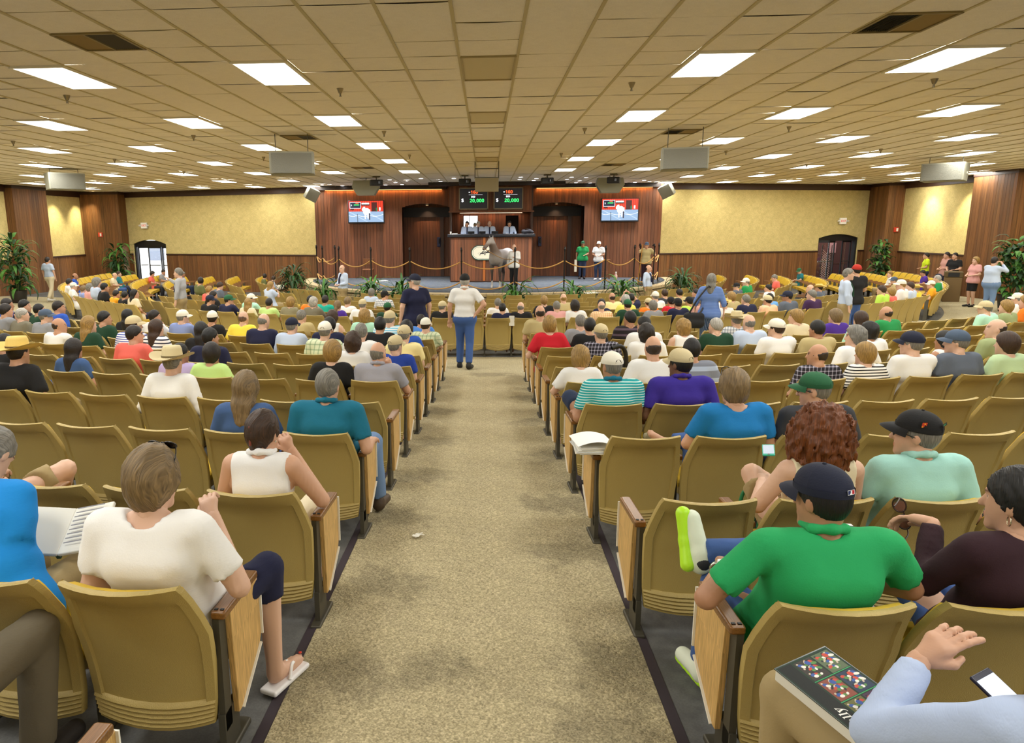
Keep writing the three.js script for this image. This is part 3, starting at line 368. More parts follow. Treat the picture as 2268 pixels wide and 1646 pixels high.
  // wall washers near the side panels
  for (const [x, d, s, l] of [[-18.3, 31.2, -1, 'left'], [-18.3, 33.0, -1, 'left corner'], [17.1, 30.6, 1, 'right corner'], [17.1, 28.2, 1, 'right']]) {
    const p = new THREE.SpotLight(new THREE.Color(1, 0.9, 0.62), 22, 0, 0.62, 0.7, 2); p.position.set(x, CEIL - 0.04, -d); p.target.position.set(x + s * 0.75, 2.0, -d); p.castShadow = true; scene.add(p, p.target);
    const o = thing('wall_washer', `recessed ceiling lamp washing the ${l} wall panel`, 'light', [x, CEIL, -d], 0, 'wall washers'); part('ring', lathe([[0.07, -0.008], [0.1, -0.012], [0.105, 0]], 18), M.white, o); part('lamp_lens', cyl(0.07, 0.07, 0.006, 0, -0.004, 0, 16), new THREE.MeshStandardMaterial({ color: '#fff', emissive: '#ffe2a0', emissiveIntensity: 5 }), o);
  }
}
// ---------- theatre seats ----------
const seatTan = new THREE.MeshStandardMaterial({ color: new THREE.Color(0.43, 0.318, 0.098), roughness: 0.5, bumpMap: T.fine, bumpScale: 0.0012, side: THREE.DoubleSide });
const seatGold = new THREE.MeshStandardMaterial({ color: new THREE.Color(0.62, 0.40, 0.02), roughness: 0.95, bumpMap: T.cloth, bumpScale: 0.002, side: THREE.DoubleSide });
const standardMat = mat('#4c483c', 0.5, { metalness: 0.3 }), oakMat = new THREE.MeshStandardMaterial({ map: T.oak, roughness: 0.45 }), armMat = new THREE.MeshStandardMaterial({ map: T.arm, roughness: 0.32 });
const halfW = (v) => v > 0.63 ? lerp(0.274, 0.23, (v - 0.63) / 0.37) : v > 0.15 ? lerp(0.256, 0.274, (v - 0.15) / 0.48) : lerp(0.242, 0.256, v / 0.15);
const backY = (v) => 0.17 + 0.68 * v, backZ = (v) => 0.155 + 0.05 * v + 0.16 * v * v * v;
function seatGrid(us, vs, f) {
  const p = [], uv = [], ix = []; const nu = us.length;
  for (const v of vs) for (const u of us) { const a = f(u, v); p.push(...a); uv.push(a[0] * 6, a[1] * 6); }
  for (let j = 0; j < vs.length - 1; j++) for (let i = 0; i < nu - 1; i++) { const a = j * nu + i, b = a + nu; ix.push(a, a + 1, b, a + 1, b + 1, b); }
  const g = new THREE.BufferGeometry(); g.setAttribute('position', new THREE.Float32BufferAttribute(p, 3)); g.setAttribute('uv', new THREE.Float32BufferAttribute(uv, 2)); g.setIndex(ix); g.computeVertexNormals(); return g;
}
function backShell(fine) {
  const mid = fine ? [-0.865, -0.835, -0.6, -0.3, 0, 0.3, 0.6, 0.835, 0.865] : [-0.6, 0, 0.6];
  const us = [{ u: -1, e: 1 }, { u: -1, e: 0.3, o: 0.003 }, { u: -1 }, ...mid.map(u => ({ u })), { u: 1 }, { u: 1, e: 0.3, o: 0.003 }, { u: 1, e: 1 }];
  const ribs = []; if (fine) for (let k = 0; k <= 10; k++) ribs.push({ v: 0.015 + k * 0.0145, r: k % 2 ? 0.008 : 0 });
  const vs = [{ v: 0, e: 1 }, { v: 0 }, ...ribs, ...(fine ? [0.168, 0.21, 0.35, 0.5, 0.63, 0.75, 0.875, 0.892, 0.96] : [0.3, 0.63]).map(v => ({ v })), { v: 1 }, { v: 1, e: 0.35, o: 0.005 }, { v: 1, e: 1 }];
  return seatGrid(us, vs, (a, b) => {
    const v = b.v, w = halfW(v) + (a.o || 0) - (v > 0.97 ? 0.004 : 0); let z = backZ(v) - 0.05 * a.u * a.u * (0.5 + 0.5 * v); const e = Math.max(a.e || 0, b.e || 0);
    const inset = fine && Math.abs(a.u) < 0.85 && v > 0.165 && v < 0.885 ? 0.012 : 0;
    return [a.u * w, backY(v) + (b.o || 0) - 0.035 * (1 - a.u * a.u) * (1 - smooth(0, 0.4, v)) - 0.008 * (1 - a.u * a.u) * smooth(0.8, 1, v), z - 0.036 * e - inset + (b.r || 0) * (1 - e)];
  });
}
const padGeo = seatGrid([-1, -0.95, -0.5, 0, 0.5, 0.95, 1], [0, 0.04, 0.3, 0.63, 0.9, 0.97, 1], (u, v) => { const vv = 0.3 + 0.68 * v, edge = Math.abs(u) > 0.97 || v < 0.01 || v > 0.99 ? 0 : 1; return [u * (halfW(vv) - 0.012), backY(vv), backZ(vv) - 0.05 * u * u * (0.5 + 0.5 * vv) - 0.034 - 0.03 * edge]; });
const cushionGeo = rbox(0.47, 0.085, 0.40, 0.035, 0, 0.40, -0.10, 1), pan = box(0.45, 0.05, 0.36, 0, 0.345, -0.08);
const standardGeo = join([box(0.03, 0.60, 0.09, 0, 0.30, 0.03), box(0.03, 0.05, 0.22, 0, 0.60, -0.03), box(0.05, 0.03, 0.26, 0, 0.017, 0.02)]);
const armGeo = rbox(0.062, 0.036, 0.36, 0.011, 0, 0.636, -0.06, 1);
const endPanel = (() => { const s = new THREE.Shape(); s.moveTo(-0.245, 0.617); s.lineTo(-0.245, 0.345); s.lineTo(-0.225, 0.31); s.lineTo(0.005, 0.155); s.lineTo(0.03, 0.155); s.lineTo(0.055, 0.617); return s; })();
const endGeo = new THREE.ExtrudeGeometry(endPanel, { depth: 0.022, bevelEnabled: true, bevelSize: 0.002, bevelThickness: 0.002, bevelSegments: 1 }).rotateY(-Math.PI / 2).translate(0.011, 0, 0); uvMetres(endGeo, 0.5);
const endTrim = join([box(0.03, 0.275, 0.008, 0, 0.48, -0.249), box(0.03, 0.28, 0.008, 0, 0, 0).rotateX(-0.977).translate(0, 0.232, -0.113)]);
const endLeg = join([box(0.028, 0.2, 0.14, 0, 0.1, 0.055), box(0.028, 0.5, 0.06, 0, 0.37, 0.085), rbox(0.06, 0.03, 0.28, 0.01, 0, 0.017, 0.04)]);
const slotGeo = join([box(0.014, 0.004, 0.012, -0.012, 0.656, 0.098), box(0.014, 0.004, 0.012, 0.012, 0.656, 0.098)]);
const shellFine = toCreasedNormals(backShell(true), 0.6), shellRough = backShell(false);
function makeSeat(endSide) {
  const t = new THREE.Group(); t.name = 'theatre_seat'; t.userData = { category: 'chair' };
  part('backrest', shellFine, seatTan, t); part('back_pad', padGeo, seatGold, t); part('seat_cushion', cushionGeo, seatGold, t); part('seat_pan', pan, seatTan, t);
  const side = (s, end) => { const x = s * PITCH / 2; if (end) { part('end_panel', endGeo.clone().translate(x + s * 0.012, 0, 0), oakMat, t); part('panel_edging', endTrim.clone().translate(x + s * 0.02, 0, 0), M.white, t); part('standard', endLeg.clone().translate(x - s * 0.012, 0, 0), standardMat, t); } else part('standard', standardGeo.clone().translate(x, 0, 0), standardMat, t); const a = part('armrest', armGeo.clone().translate(x, 0, 0), armMat, t); if (end) part('screw_slot', slotGeo.clone().translate(x, 0, 0), M.black, a); };
  side(-1, endSide === -1); if (endSide === 1) side(1, true);
  return t;
}
const seatProto = [makeSeat(0), makeSeat(-1), makeSeat(1)];
const rearTop = [1.15, 2.2, 3.28, 4.55, 5.65, 6.72, 7.7, 8.63, 9.55, 10.48, 11.4], frontR = [16.4, 15.3, 14.2, 13.1, 11.95, 10.85, 9.7];
const x0L = [1.42, 1.33, 1.2, 1.17, 1.12, 1.1, 1.07, 1.05, 1.03, 1.02, 1.0], x0R = [1.28, 1.21, 1.08, 1.05, 1.03, 1.0, 0.98, 0.97, 0.96, 0.95, 0.94];
const seats = [];
rearTop.forEach((d, i) => { const r = 31 - d - OFF; for (const s of [-1, 1]) for (let k = 0; k < 24; k++) { const th = s * ((s < 0 ? x0L : x0R)[i] + k * PITCH) / r, [x, z] = polar(r, th); if (Math.abs(x) > -z * 0.735 + (i < 1 ? 0.5 : 0.75) || (i === 0 && k > 0)) break; seats.push({ x, z, th, end: k === 0 ? -s : 0, label: `tan theatre seat, ${ORD[i + 1]} row from the camera, ${ORD[k + 1]} ${s < 0 ? 'left' : 'right'} of the centre aisle`, big: 1 / -z }); } });
const inAisle = (th, r) => [0.525, 0.85].some(a => Math.abs(Math.abs(th) - a) < 0.72 / r);
frontR.forEach((R, i) => { const r = R - OFF; for (const s of [-1, 1]) for (let k = 0; k < 60; k++) { const th = s * (k + 0.5) * PITCH / r - 0.034 / r; if (Math.abs(th) > 1.52) break; if (inAisle(th, r)) continue; const [x, z] = polar(r, th); const e = inAisle(th + PITCH / r, r) ? 1 : inAisle(th - PITCH / r, r) ? -1 : 0; seats.push({ x, z, th, end: e, label: `tan theatre seat, ${ORD[i + 1]} row beyond the cross aisle, ${ORD[Math.min(k + 1, 30)]} ${s < 0 ? 'left' : 'right'} of the middle`, big: 1 / Math.hypot(x, z) }); } });
seats.sort((a, b) => b.big - a.big);
const farSeats = [];
seats.forEach((q, n) => {
  const y = floorY(q.x, q.z);
  if (n < 300) { const o = seatProto[q.end === 0 ? 0 : q.end < 0 ? 1 : 2].clone(); o.name = numbered('theatre_seat'); o.userData = { label: q.label, category: 'chair', group: 'theatre seats in curved rows' }; o.position.set(q.x, y, q.z); o.rotation.y = q.th; scene.add(o); } else farSeats.push([q.x, y, q.z, q.th]);
});
{
  const paint = (g, c) => { g = g.index ? g.toNonIndexed() : g.clone(); const n = g.attributes.position.count, a = new Float32Array(n * 3); for (let i = 0; i < n; i++) a.set(c, i * 3); g.setAttribute('color', new THREE.BufferAttribute(a, 3)); return g; };
  const g = join([paint(shellRough, [0.43, 0.318, 0.098]), paint(padGeo, [0.62, 0.40, 0.02]), paint(box(0.46, 0.1, 0.38, 0, 0.38, -0.09), [0.55, 0.36, 0.03]), paint(box(0.03, 0.6, 0.09, -PITCH / 2, 0.3, 0.03), [0.07, 0.065, 0.05]), paint(box(0.06, 0.034, 0.36, -PITCH / 2, 0.636, -0.06), [0.2, 0.09, 0.03])]);
  const im = new THREE.InstancedMesh(g, new THREE.MeshStandardMaterial({ vertexColors: true, roughness: 0.6, side: THREE.DoubleSide }), farSeats.length); im.name = 'far_seat_rows'; const m = new THREE.Matrix4();
  farSeats.forEach((q, i) => im.setMatrixAt(i, m.makeRotationY(q[3]).setPosition(q[0], q[1], q[2])));
  im.userData = { kind: 'stuff', label: 'curved rows of tan theatre seats around the far stage', category: 'seats' }; scene.add(im);
}
console.log('seats', seats.length);
// ---------- figures: distance fields of tapered limbs, meshed as one surface ----------
const smin = (a, b, k) => { if (k <= 0) return Math.min(a, b); const h = Math.max(k - Math.abs(a - b), 0) / k; return Math.min(a, b) - h * h * k * 0.25; };
const limb = (a, b, ra, rb = ra, k = 0.02, end) => {
  const ax = a[0], ay = a[1], az = a[2], bx = b[0] - ax, by = b[1] - ay, bz = b[2] - az, L = bx * bx + by * by + bz * bz || 1e-9, l = Math.sqrt(L);
  return { c: [ax + bx / 2, ay + by / 2, az + bz / 2], R: l / 2 + Math.max(ra, rb), k, f: (x, y, z) => { x -= ax; y -= ay; z -= az; const q = x * bx + y * by + z * bz, t = clamp(q / L, 0, 1), dx = x - bx * t, dy = y - by * t, dz = z - bz * t; let d = Math.sqrt(dx * dx + dy * dy + dz * dz) - (ra + (rb - ra) * t); if (end) d = Math.max(d, (q - L) / l); return d; } };
};
const P = (F, x, y, z) => [F.o[0] + F.X[0] * x + F.Y[0] * y + F.Z[0] * z, F.o[1] + F.X[1] * x + F.Y[1] * y + F.Z[1] * z, F.o[2] + F.X[2] * x + F.Y[2] * y + F.Z[2] * z];
const blob = (F, c, r, k = 0.02, op) => {
  const [rx, ry, rz] = r, m = Math.min(rx, ry, rz), w = P(F, ...c), { X, Y, Z } = F;
  return { c: w, R: Math.max(rx, ry, rz), k, op, f: (x, y, z) => { x -= w[0]; y -= w[1]; z -= w[2]; const a = (x * X[0] + y * X[1] + z * X[2]) / rx, b = (x * Y[0] + y * Y[1] + z * Y[2]) / ry, c2 = (x * Z[0] + y * Z[1] + z * Z[2]) / rz; const k0 = Math.sqrt(a * a + b * b + c2 * c2); if (k0 < 1e-4) return -m; const k1 = Math.sqrt((a / rx) ** 2 + (b / ry) ** 2 + (c2 / rz) ** 2); return k0 * (k0 - 1) / k1; } };
};
function frame(o, yaw = 0, pitch = 0, roll = 0) { const m = new THREE.Matrix4().makeRotationFromEuler(new THREE.Euler(-pitch, yaw, roll, 'YXZ')).elements; return { o, X: [m[0], m[1], m[2]], Y: [m[4], m[5], m[6]], Z: [m[8], m[9], m[10]] }; }
const local = (F, p) => { const x = p[0] - F.o[0], y = p[1] - F.o[1], z = p[2] - F.o[2]; return [x * F.X[0] + y * F.X[1] + z * F.X[2], x * F.Y[0] + y * F.Y[1] + z * F.Y[2], x * F.Z[0] + y * F.Z[1] + z * F.Z[2]]; };
const half = (F, n, c) => (x, y, z) => { const l = local(F, [x, y, z]); return l[0] * n[0] + l[1] * n[1] + l[2] * n[2] - c; };   // inside where below 0
function skinMesh(prims, cell, { cuts = [], disp, color, uvs = 1 } = {}) {
  let lo = [1e9, 1e9, 1e9], hi = [-1e9, -1e9, -1e9];
  for (const p of prims) if (p.op !== 'sub') for (let i = 0; i < 3; i++) { lo[i] = Math.min(lo[i], p.c[i] - p.R); hi[i] = Math.max(hi[i], p.c[i] + p.R); }
  const pad = cell * 2 + (disp ? 0.05 : 0), n = [0, 0, 0]; for (let i = 0; i < 3; i++) { lo[i] -= pad; n[i] = Math.ceil((hi[i] + pad - lo[i]) / cell) + 1; }
  const [nx, ny, nz] = n, F = new Float32Array(nx * ny * nz).fill(1), B = 6, live = new Uint8Array(nx * ny * nz);
  const ev = (list, x, y, z) => { let d = 1e3; for (let i = 0; i < list.length; i++) { const p = list[i], e = p.f(x, y, z); d = p.op === 'sub' ? Math.max(d, -e) : smin(d, e, p.k); } for (let i = 0; i < cuts.length; i++) d = Math.max(d, cuts[i](x, y, z)); if (disp) d += disp(x, y, z); return d; };
  const rad = B * cell * 0.87 + cell;
  for (let bz = 0; bz < nz; bz += B) for (let by = 0; by < ny; by += B) for (let bx = 0; bx < nx; bx += B) {
    const cx = lo[0] + (bx + B / 2) * cell, cy = lo[1] + (by + B / 2) * cell, cz = lo[2] + (bz + B / 2) * cell, m = rad + (disp ? 0.06 : 0.0);
    const list = prims.filter(p => { const d = m + p.R + 0.09; return (p.c[0] - cx) ** 2 + (p.c[1] - cy) ** 2 + (p.c[2] - cz) ** 2 < d * d; }); if (!list.some(p => p.op !== 'sub')) continue;
    const d0 = ev(list, cx, cy, cz), skip = Math.abs(d0) > m * 1.6 + 0.03;
    const ex = Math.min(bx + B, nx), ey = Math.min(by + B, ny), ez = Math.min(bz + B, nz);
    for (let k = bz; k < ez; k++) for (let j = by; j < ey; j++) for (let i = bx; i < ex; i++) { const q = (k * ny + j) * nx + i; if (skip) F[q] = Math.sign(d0); else { F[q] = ev(list, lo[0] + i * cell, lo[1] + j * cell, lo[2] + k * cell); live[q] = 1; } }
  }
  const id = new Int32Array(nx * ny * nz).fill(-1), pos = [], ix = []; const s1 = 1, s2 = nx, s3 = nx * ny;
  for (let k = 0; k < nz - 1; k++) for (let j = 0; j < ny - 1; j++) for (let i = 0; i < nx - 1; i++) {
    const q = (k * ny + j) * nx + i; const v = [F[q], F[q + s1], F[q + s2], F[q + s1 + s2], F[q + s3], F[q + s1 + s3], F[q + s2 + s3], F[q + s1 + s2 + s3]]; let neg = 0; for (let c = 0; c < 8; c++) if (v[c] < 0) neg++; if (!neg || neg === 8) continue;
    let sx = 0, sy = 0, sz = 0, m = 0; const edge = (a, b, x, y, z, dx, dy, dz) => { if ((v[a] < 0) !== (v[b] < 0)) { const t = v[a] / (v[a] - v[b]); sx += x + dx * t; sy += y + dy * t; sz += z + dz * t; m++; } };
    edge(0, 1, 0, 0, 0, 1, 0, 0); edge(2, 3, 0, 1, 0, 1, 0, 0); edge(4, 5, 0, 0, 1, 1, 0, 0); edge(6, 7, 0, 1, 1, 1, 0, 0); edge(0, 2, 0, 0, 0, 0, 1, 0); edge(1, 3, 1, 0, 0, 0, 1, 0); edge(4, 6, 0, 0, 1, 0, 1, 0); edge(5, 7, 1, 0, 1, 0, 1, 0); edge(0, 4, 0, 0, 0, 0, 0, 1); edge(1, 5, 1, 0, 0, 0, 0, 1); edge(2, 6, 0, 1, 0, 0, 0, 1); edge(3, 7, 1, 1, 0, 0, 0, 1);
    id[q] = pos.length / 3; pos.push(lo[0] + (i + sx / m) * cell, lo[1] + (j + sy / m) * cell, lo[2] + (k + sz / m) * cell);
  }
  const quad = (a, b, c, d, flip) => { if (a < 0 || b < 0 || c < 0 || d < 0) return; if (flip) ix.push(a, c, b, a, d, c); else ix.push(a, b, c, a, c, d); };
  for (let k = 1; k < nz - 1; k++) for (let j = 1; j < ny - 1; j++) for (let i = 1; i < nx - 1; i++) {
    const q = (k * ny + j) * nx + i, a = F[q] < 0;
    if (a !== (F[q + s1] < 0)) quad(id[q - s2 - s3], id[q - s3], id[q], id[q - s2], !a); if (a !== (F[q + s2] < 0)) quad(id[q - s1 - s3], id[q - s1], id[q], id[q - s3], !a); if (a !== (F[q + s3] < 0)) quad(id[q - s1 - s2], id[q - s2], id[q], id[q - s1], !a);
  }
  const g = new THREE.BufferGeometry(), nv = pos.length / 3, uv = new Float32Array(nv * 2); g.setAttribute('position', new THREE.Float32BufferAttribute(pos, 3)); g.setIndex(ix); g.computeVertexNormals();
  for (let i = 0; i < nv; i++) { uv[2 * i] = (pos[3 * i] + pos[3 * i + 2] * 0.6) * uvs; uv[2 * i + 1] = pos[3 * i + 1] * uvs; } g.setAttribute('uv', new THREE.BufferAttribute(uv, 2));
  if (color) { const c = new Float32Array(nv * 3); for (let i = 0; i < nv; i++) c.set(color(pos[3 * i], pos[3 * i + 1], pos[3 * i + 2]), 3 * i); g.setAttribute('color', new THREE.BufferAttribute(c, 3)); }
  return g;
}
const mergeIdx = (a) => mergeGeometries(a);
const mix3 = (a, b, t) => [lerp(a[0], b[0], t), lerp(a[1], b[1], t), lerp(a[2], b[2], t)], add3 = (a, b) => [a[0] + b[0], a[1] + b[1], a[2] + b[2]], sub3 = (a, b) => [a[0] - b[0], a[1] - b[1], a[2] - b[2]];
const unit = (a) => { const l = Math.hypot(...a) || 1; return [a[0] / l, a[1] / l, a[2] / l]; }, crs = (a, b) => [a[1] * b[2] - a[2] * b[1], a[2] * b[0] - a[0] * b[2], a[0] * b[1] - a[1] * b[0]];
// poses: the figure faces -z, its left is -x; sizes in metres
const ARM = {   // elbow and wrist for the right side (x > 0); mirrored for the left
  lap: [[.255, .735, .10], [.12, .615, -.10]], rest: [[.30, .71, .13], [.285, .69, -.12]], chin: [[.25, .745, -.06], [.075, .985, -.07]], read: [[.235, .75, .04], [.10, .72, -.17]],
  up: [[.23, 1.10, -.08], [.07, 1.28, -.20]], camera: [[.24, .82, -.06], [.07, .98, -.16]], out: [[.27, .75, .02], [.24, .70, -.24]], slump: [[.30, .75, .02], [.12, .84, -.12]], back: [[.33, .86, .2], [.40, .66, .1]],
  hang: [[.27, 1.16, .03], [.28, .92, -.02]], hip: [[.36, 1.2, .08], [.21, 1.02, .05]], hold: [[.25, 1.15, .0], [.10, 1.1, -.2]], lookup: [[.28, 1.32, -.18], [.1, 1.52, -.2]], wave: [[.32, 1.3, -.18], [.30, 1.45, -.40]], lead: [[.24, 1.2, -.02], [.16, 1.25, -.26]]
};
function joints(o) {
  const L = o.lean || 0, S = o.side || 0, w = o.sw || 0.19, J = {};
  if (!o.stand) {
    const q = .06 + .16 * ((o.girth || 1) - 1); J.pel = [0, .52, .05 - q]; J.waist = [S * .3, .675, .105 - q - .45 * L]; J.chest = [S * .7, .86 - .1 * L * L, .165 - q - L]; J.sh = [S, .985 - .4 * L * L, .175 - q - 1.25 * L]; J.neck = [S * 1.1, 1.04 - .5 * L * L, .16 - q - 1.4 * L]; J.head = [S * 1.25, 1.152 - .9 * L * L, .12 - q - 1.6 * L];
    J.hip = [[-.09, .51, .02], [.09, .51, .02]]; const sp = o.knees || 0.13; J.knee = [[-sp, .545, -.40], [sp, .545, -.40]]; J.ank = [[-sp, .105, -.37], [sp, .105, -.37]]; J.toe = [[-sp - .03, .045, -.53], [sp + .03, .045, -.53]];
  } else {
    J.pel = [0, .93, .0]; J.waist = [0, 1.09, .0 - .3 * L]; J.chest = [0, 1.28, .015 - .7 * L]; J.sh = [0, 1.415, .03 - L]; J.neck = [0, 1.475, .02 - 1.1 * L]; J.head = [0, 1.605, -.01 - 1.25 * L];
    const st = o.stride || 0; J.hip = [[-.085, .90, 0], [.085, .90, 0]]; J.knee = [[-.095, .50, -.02 - st * .5], [.095, .50, -.02 + st * .35]]; J.ank = [[-.1, .09, .03 - st * .6], [.1, .09 + Math.abs(st) * .25, .03 + st * 1.0]]; J.toe = [[-.13, .04, -.13 - st * .6], [.13, .035 + Math.abs(st) * .1, -.13 + st]];
  }
  J.shd = [-1, 1].map(s => [J.sh[0] + s * w, J.sh[1] - .005, J.sh[2]]);
  J.el = []; J.wr = []; ['armL', 'armR'].forEach((k, i) => { const a = o[k] || (o.stand ? 'hang' : 'lap'), s = i ? 1 : -1; if (typeof a === 'string') { const q = ARM[a], dx = J.sh[0]; J.el[i] = [s * q[0][0] + dx, q[0][1], q[0][2] - L * .7]; J.wr[i] = [s * q[1][0] + dx, q[1][1], q[1][2] - L * .9]; } else { J.el[i] = a[0]; J.wr[i] = a[1]; } });
  if (o.j) Object.assign(J, o.j(J));
  return J;
}
function handPrims(F, side, curl, r = 1, splay = 0.12) {   // F: origin wrist, -Z along the fingers, Y out of the back of the hand; side +1 = thumb towards -X
  const out = [limb(P(F, 0, 0, 0), P(F, -.012 * side, 0, -.055), .024 * r, .024 * r, .015), limb(P(F, 0, 0, -.01), P(F, .018 * side, 0, -.06), .021 * r, .021 * r, .015), limb(P(F, -.024 * side, 0, -.075), P(F, .028 * side, -.003, -.072), .0135 * r, .013 * r, .012)];
  [[-.026, .042, .0098, 1], [-.008, .047, .0102, 0.33], [.011, .043, .0098, -.33], [.029, .033, .0086, -1]].forEach(([x, l, q, f], i) => {
    const c = typeof curl === 'number' ? curl : curl[i]; let p = P(F, x * side, 0, -.08), a = -c * .55; const sx = -f * splay * side;
    for (const [ln, bend] of [[l, .0], [l * .65, c * .75], [l * .5, c * .6]]) { a -= bend; const d = add3(add3([F.X[0] * sx, F.X[1] * sx, F.X[2] * sx], [F.Y[0] * Math.sin(a), F.Y[1] * Math.sin(a), F.Y[2] * Math.sin(a)]), [-F.Z[0] * Math.cos(a), -F.Z[1] * Math.cos(a), -F.Z[2] * Math.cos(a)]), e = [p[0] + d[0] * ln, p[1] + d[1] * ln, p[2] + d[2] * ln]; out.push(limb(p, e, q * r, q * .9 * r, .004)); p = e; }
  });
  const t0 = P(F, -.026 * side, -.006, -.022), t1 = P(F, -.05 * side, -.016, -.055), t2 = P(F, -.046 * side, -.026, -.085); out.push(limb(t0, t1, .014 * r, .0115 * r, .012), limb(t1, t2, .0112 * r, .009 * r, .004));
  return out;
}
function aimFrame(o, dir, up) { const Z = unit([-dir[0], -dir[1], -dir[2]]); let X = unit(crs(up, Z)); const Y = crs(Z, X); return { o, X, Y, Z }; }
const SKIN = { a: [0.60, 0.34, 0.22], b: [0.66, 0.41, 0.29], c: [0.42, 0.21, 0.115], d: [0.17, 0.075, 0.04], e: [0.52, 0.28, 0.17] };
const skinMats = {}; for (const k in SKIN) skinMats[k] = new THREE.MeshStandardMaterial({ color: new THREE.Color(...SKIN[k]), roughness: 0.55, vertexColors: true });
const HAIRC = { k: '#100d0c', d: '#241811', n: '#4a2f1a', g: '#9a968c', y: '#9c8158', o: '#c39a52', W: '#d8d4ca', r: '#8c4a18', p: '#8a6a58' };
const hairTex = tex(128, 128, (i, j) => 0.5 + 0.5 * (vnoise(i, j / 16, 128, 8) * 0.7 + vnoise(i / 3, j / 24, 43, 6) * 0.3), true);
const hairMats = {}; HAIRC.thin = '#46352a'; for (const k in HAIRC) hairMats[k] = new THREE.MeshStandardMaterial({ color: HAIRC[k], map: hairTex, roughness: 0.55, bumpMap: hairTex, bumpScale: 0.004 });
const headPrims = (F, inf = 0) => [blob(F, [0, .022, .012], [.077 + inf, .106 + inf, .098 + inf], .02), blob(F, [0, -.052, -.03], [.058 + inf, .074 + inf, .068 + inf], .045), ...(inf ? [] : [limb(P(F, 0, .014, -.09), P(F, 0, -.028, -.115), .010, .0145, .012), limb(P(F, -.035, .034, -.078), P(F, .035, .034, -.078), .013, .013, .02), limb(P(F, -.016, -.064, -.092), P(F, .016, -.064, -.092), .009, .009, .012), limb(P(F, -.012, -.105, -.08), P(F, .012, -.105, -.08), .02, .02, .03), blob(F, [-.079, -.008, .012], [.010, .033, .020], .008), blob(F, [.079, -.008, .012], [.010, .033, .020], .008)])];
function faceColor(F, on) { if (!on) return () => [1, 1, 1]; return (x, y, z) => { const [a, b, c] = local(F, [x, y, z]); if (c > -.05 || b < -.13) return [1, 1, 1]; const e = Math.hypot(Math.abs(a) - .033, (b - .012) * 1.5); if (e < .007) return [.05, .05, .06]; if (e < .015) return [1.25, 1.5, 1.8]; if (Math.abs(b - .034) < .006 && Math.abs(Math.abs(a) - .034) < .02) return [.3, .25, .22]; if (Math.abs(b + .066) < .009 && Math.abs(a) < .026) return [.95, .62, .6]; return [1, 1, 1]; }; }
function hairMesh(F, style, J, cell, o) {
  const hl = half(F, [0, -.74, .67].map((v, i) => [0, -.74, -.67][i]), .012), below = (c) => half(F, [0, -1, 0], c), hs = [limb(P(F, 0, .02, .02), P(F, 0, -.03, .03), .05, .05, .02)];
  const streak = (amp, fr) => (x, y, z) => { const [a, b, c] = local(F, [x, y, z]), th = Math.atan2(a, c + .3 * b); return amp * (vnoise(th * fr + 60, b * 14 + 40) - .5) + amp * .5 * (vnoise(th * fr * 2.7 + 60, b * 30 + 40) - .5); };
  const fine = cell < .009; let pr, cuts = [hl], disp = fine ? streak(.010, 7) : undefined;
  switch (style) {
    case 'b': pr = headPrims(F, .0045); cuts.push(half(F, [0, 1, -.3], .02), below(.09)); disp = fine ? streak(.005, 9) : undefined; break;
    case 's': pr = headPrims(F, .010); cuts.push(below(.07)); disp = fine ? streak(.006, 10) : undefined; break;
    case 'w': pr = [...headPrims(F, .026), blob(F, [0, -.03, .035], [.082, .085, .07], .03)]; cuts = [half(F, [0, -.6, -.8], .022), below(.115)]; break;
    case 'l': pr = [...headPrims(F, .022), blob(F, [0, -.08, .05], [.088, .12, .055], .03), limb(P(F, 0, -.12, .07), P(F, 0, -.24, .10), .07, .045, .05), limb(P(F, -.04, -.12, .06), P(F, -.06, -.25, .085), .05, .03, .04), limb(P(F, .04, -.12, .06), P(F, .06, -.25, .085), .05, .03, .04)]; cuts = [half(F, [0, -.45, -.89], .02)]; break;
    case 'p': pr = [...headPrims(F, .013), limb(P(F, 0, .0, .10), P(F, 0, -.07, .125), .03, .036, .02), limb(P(F, 0, -.07, .125), P(F, 0, -.2, .11), .036, .018, .02)]; cuts = []; pr = pr.map((p, i) => i < 2 ? { ...p, f: ((f) => (x, y, z) => Math.max(f(x, y, z), hl(x, y, z)))(p.f) } : p); break;
    case 'u': pr = [...headPrims(F, .014), blob(F, [0, .045, .085], [.05, .055, .045], .02), limb(P(F, 0, .0, .1), P(F, 0, -.07, .085), .034, .02, .03)]; pr = pr.map((p, i) => i < 2 ? { ...p, f: ((f) => (x, y, z) => Math.max(f(x, y, z), hl(x, y, z)))(p.f) } : p); cuts = []; break;
    case 'c': { const q = o.frizz || 1; pr = [...headPrims(F, .03 * q), blob(F, [0, -.02, .04], [.1 * q, .12 * q, .08 * q], .03)]; cuts = [half(F, [0, -.5, -.87], .03), below(.13 * q)]; disp = (x, y, z) => (q > 1 ? .04 : .02) * (vnoise3(x * 52 + 50, y * (q > 1 ? 24 : 38) + 50, z * 52 + 50) - .5) + (fine ? .026 * (vnoise3(x * 88 + 50, y * 50 + 50, z * 88 + 50) - .5) : 0); break; }
  }
  return skinMesh(pr, cell, { cuts, disp, uvs: 5 });
}
const HATC = { w: '#e6e2d4', t: '#c9ba92', n: '#161c33', g: '#1f5a38', k: '#121214', b: '#4a5a70', r: '#b02a1c', y: '#d9bd6c' };
const crownGeo = (() => { const g = new THREE.SphereGeometry(1, 28, 12, 0, Math.PI * 2, 0, Math.PI / 2); const p = g.attributes.position; for (let i = 0; i < p.count; i++) { const x = p.getX(i), y = p.getY(i), z = p.getZ(i); const f = z < 0 ? 1 + .06 * y * -z : 1; p.setXYZ(i, x * .091, Math.pow(y, .8) * .108 * f - .004, z * .113); } g.computeVertexNormals(); return g; })();
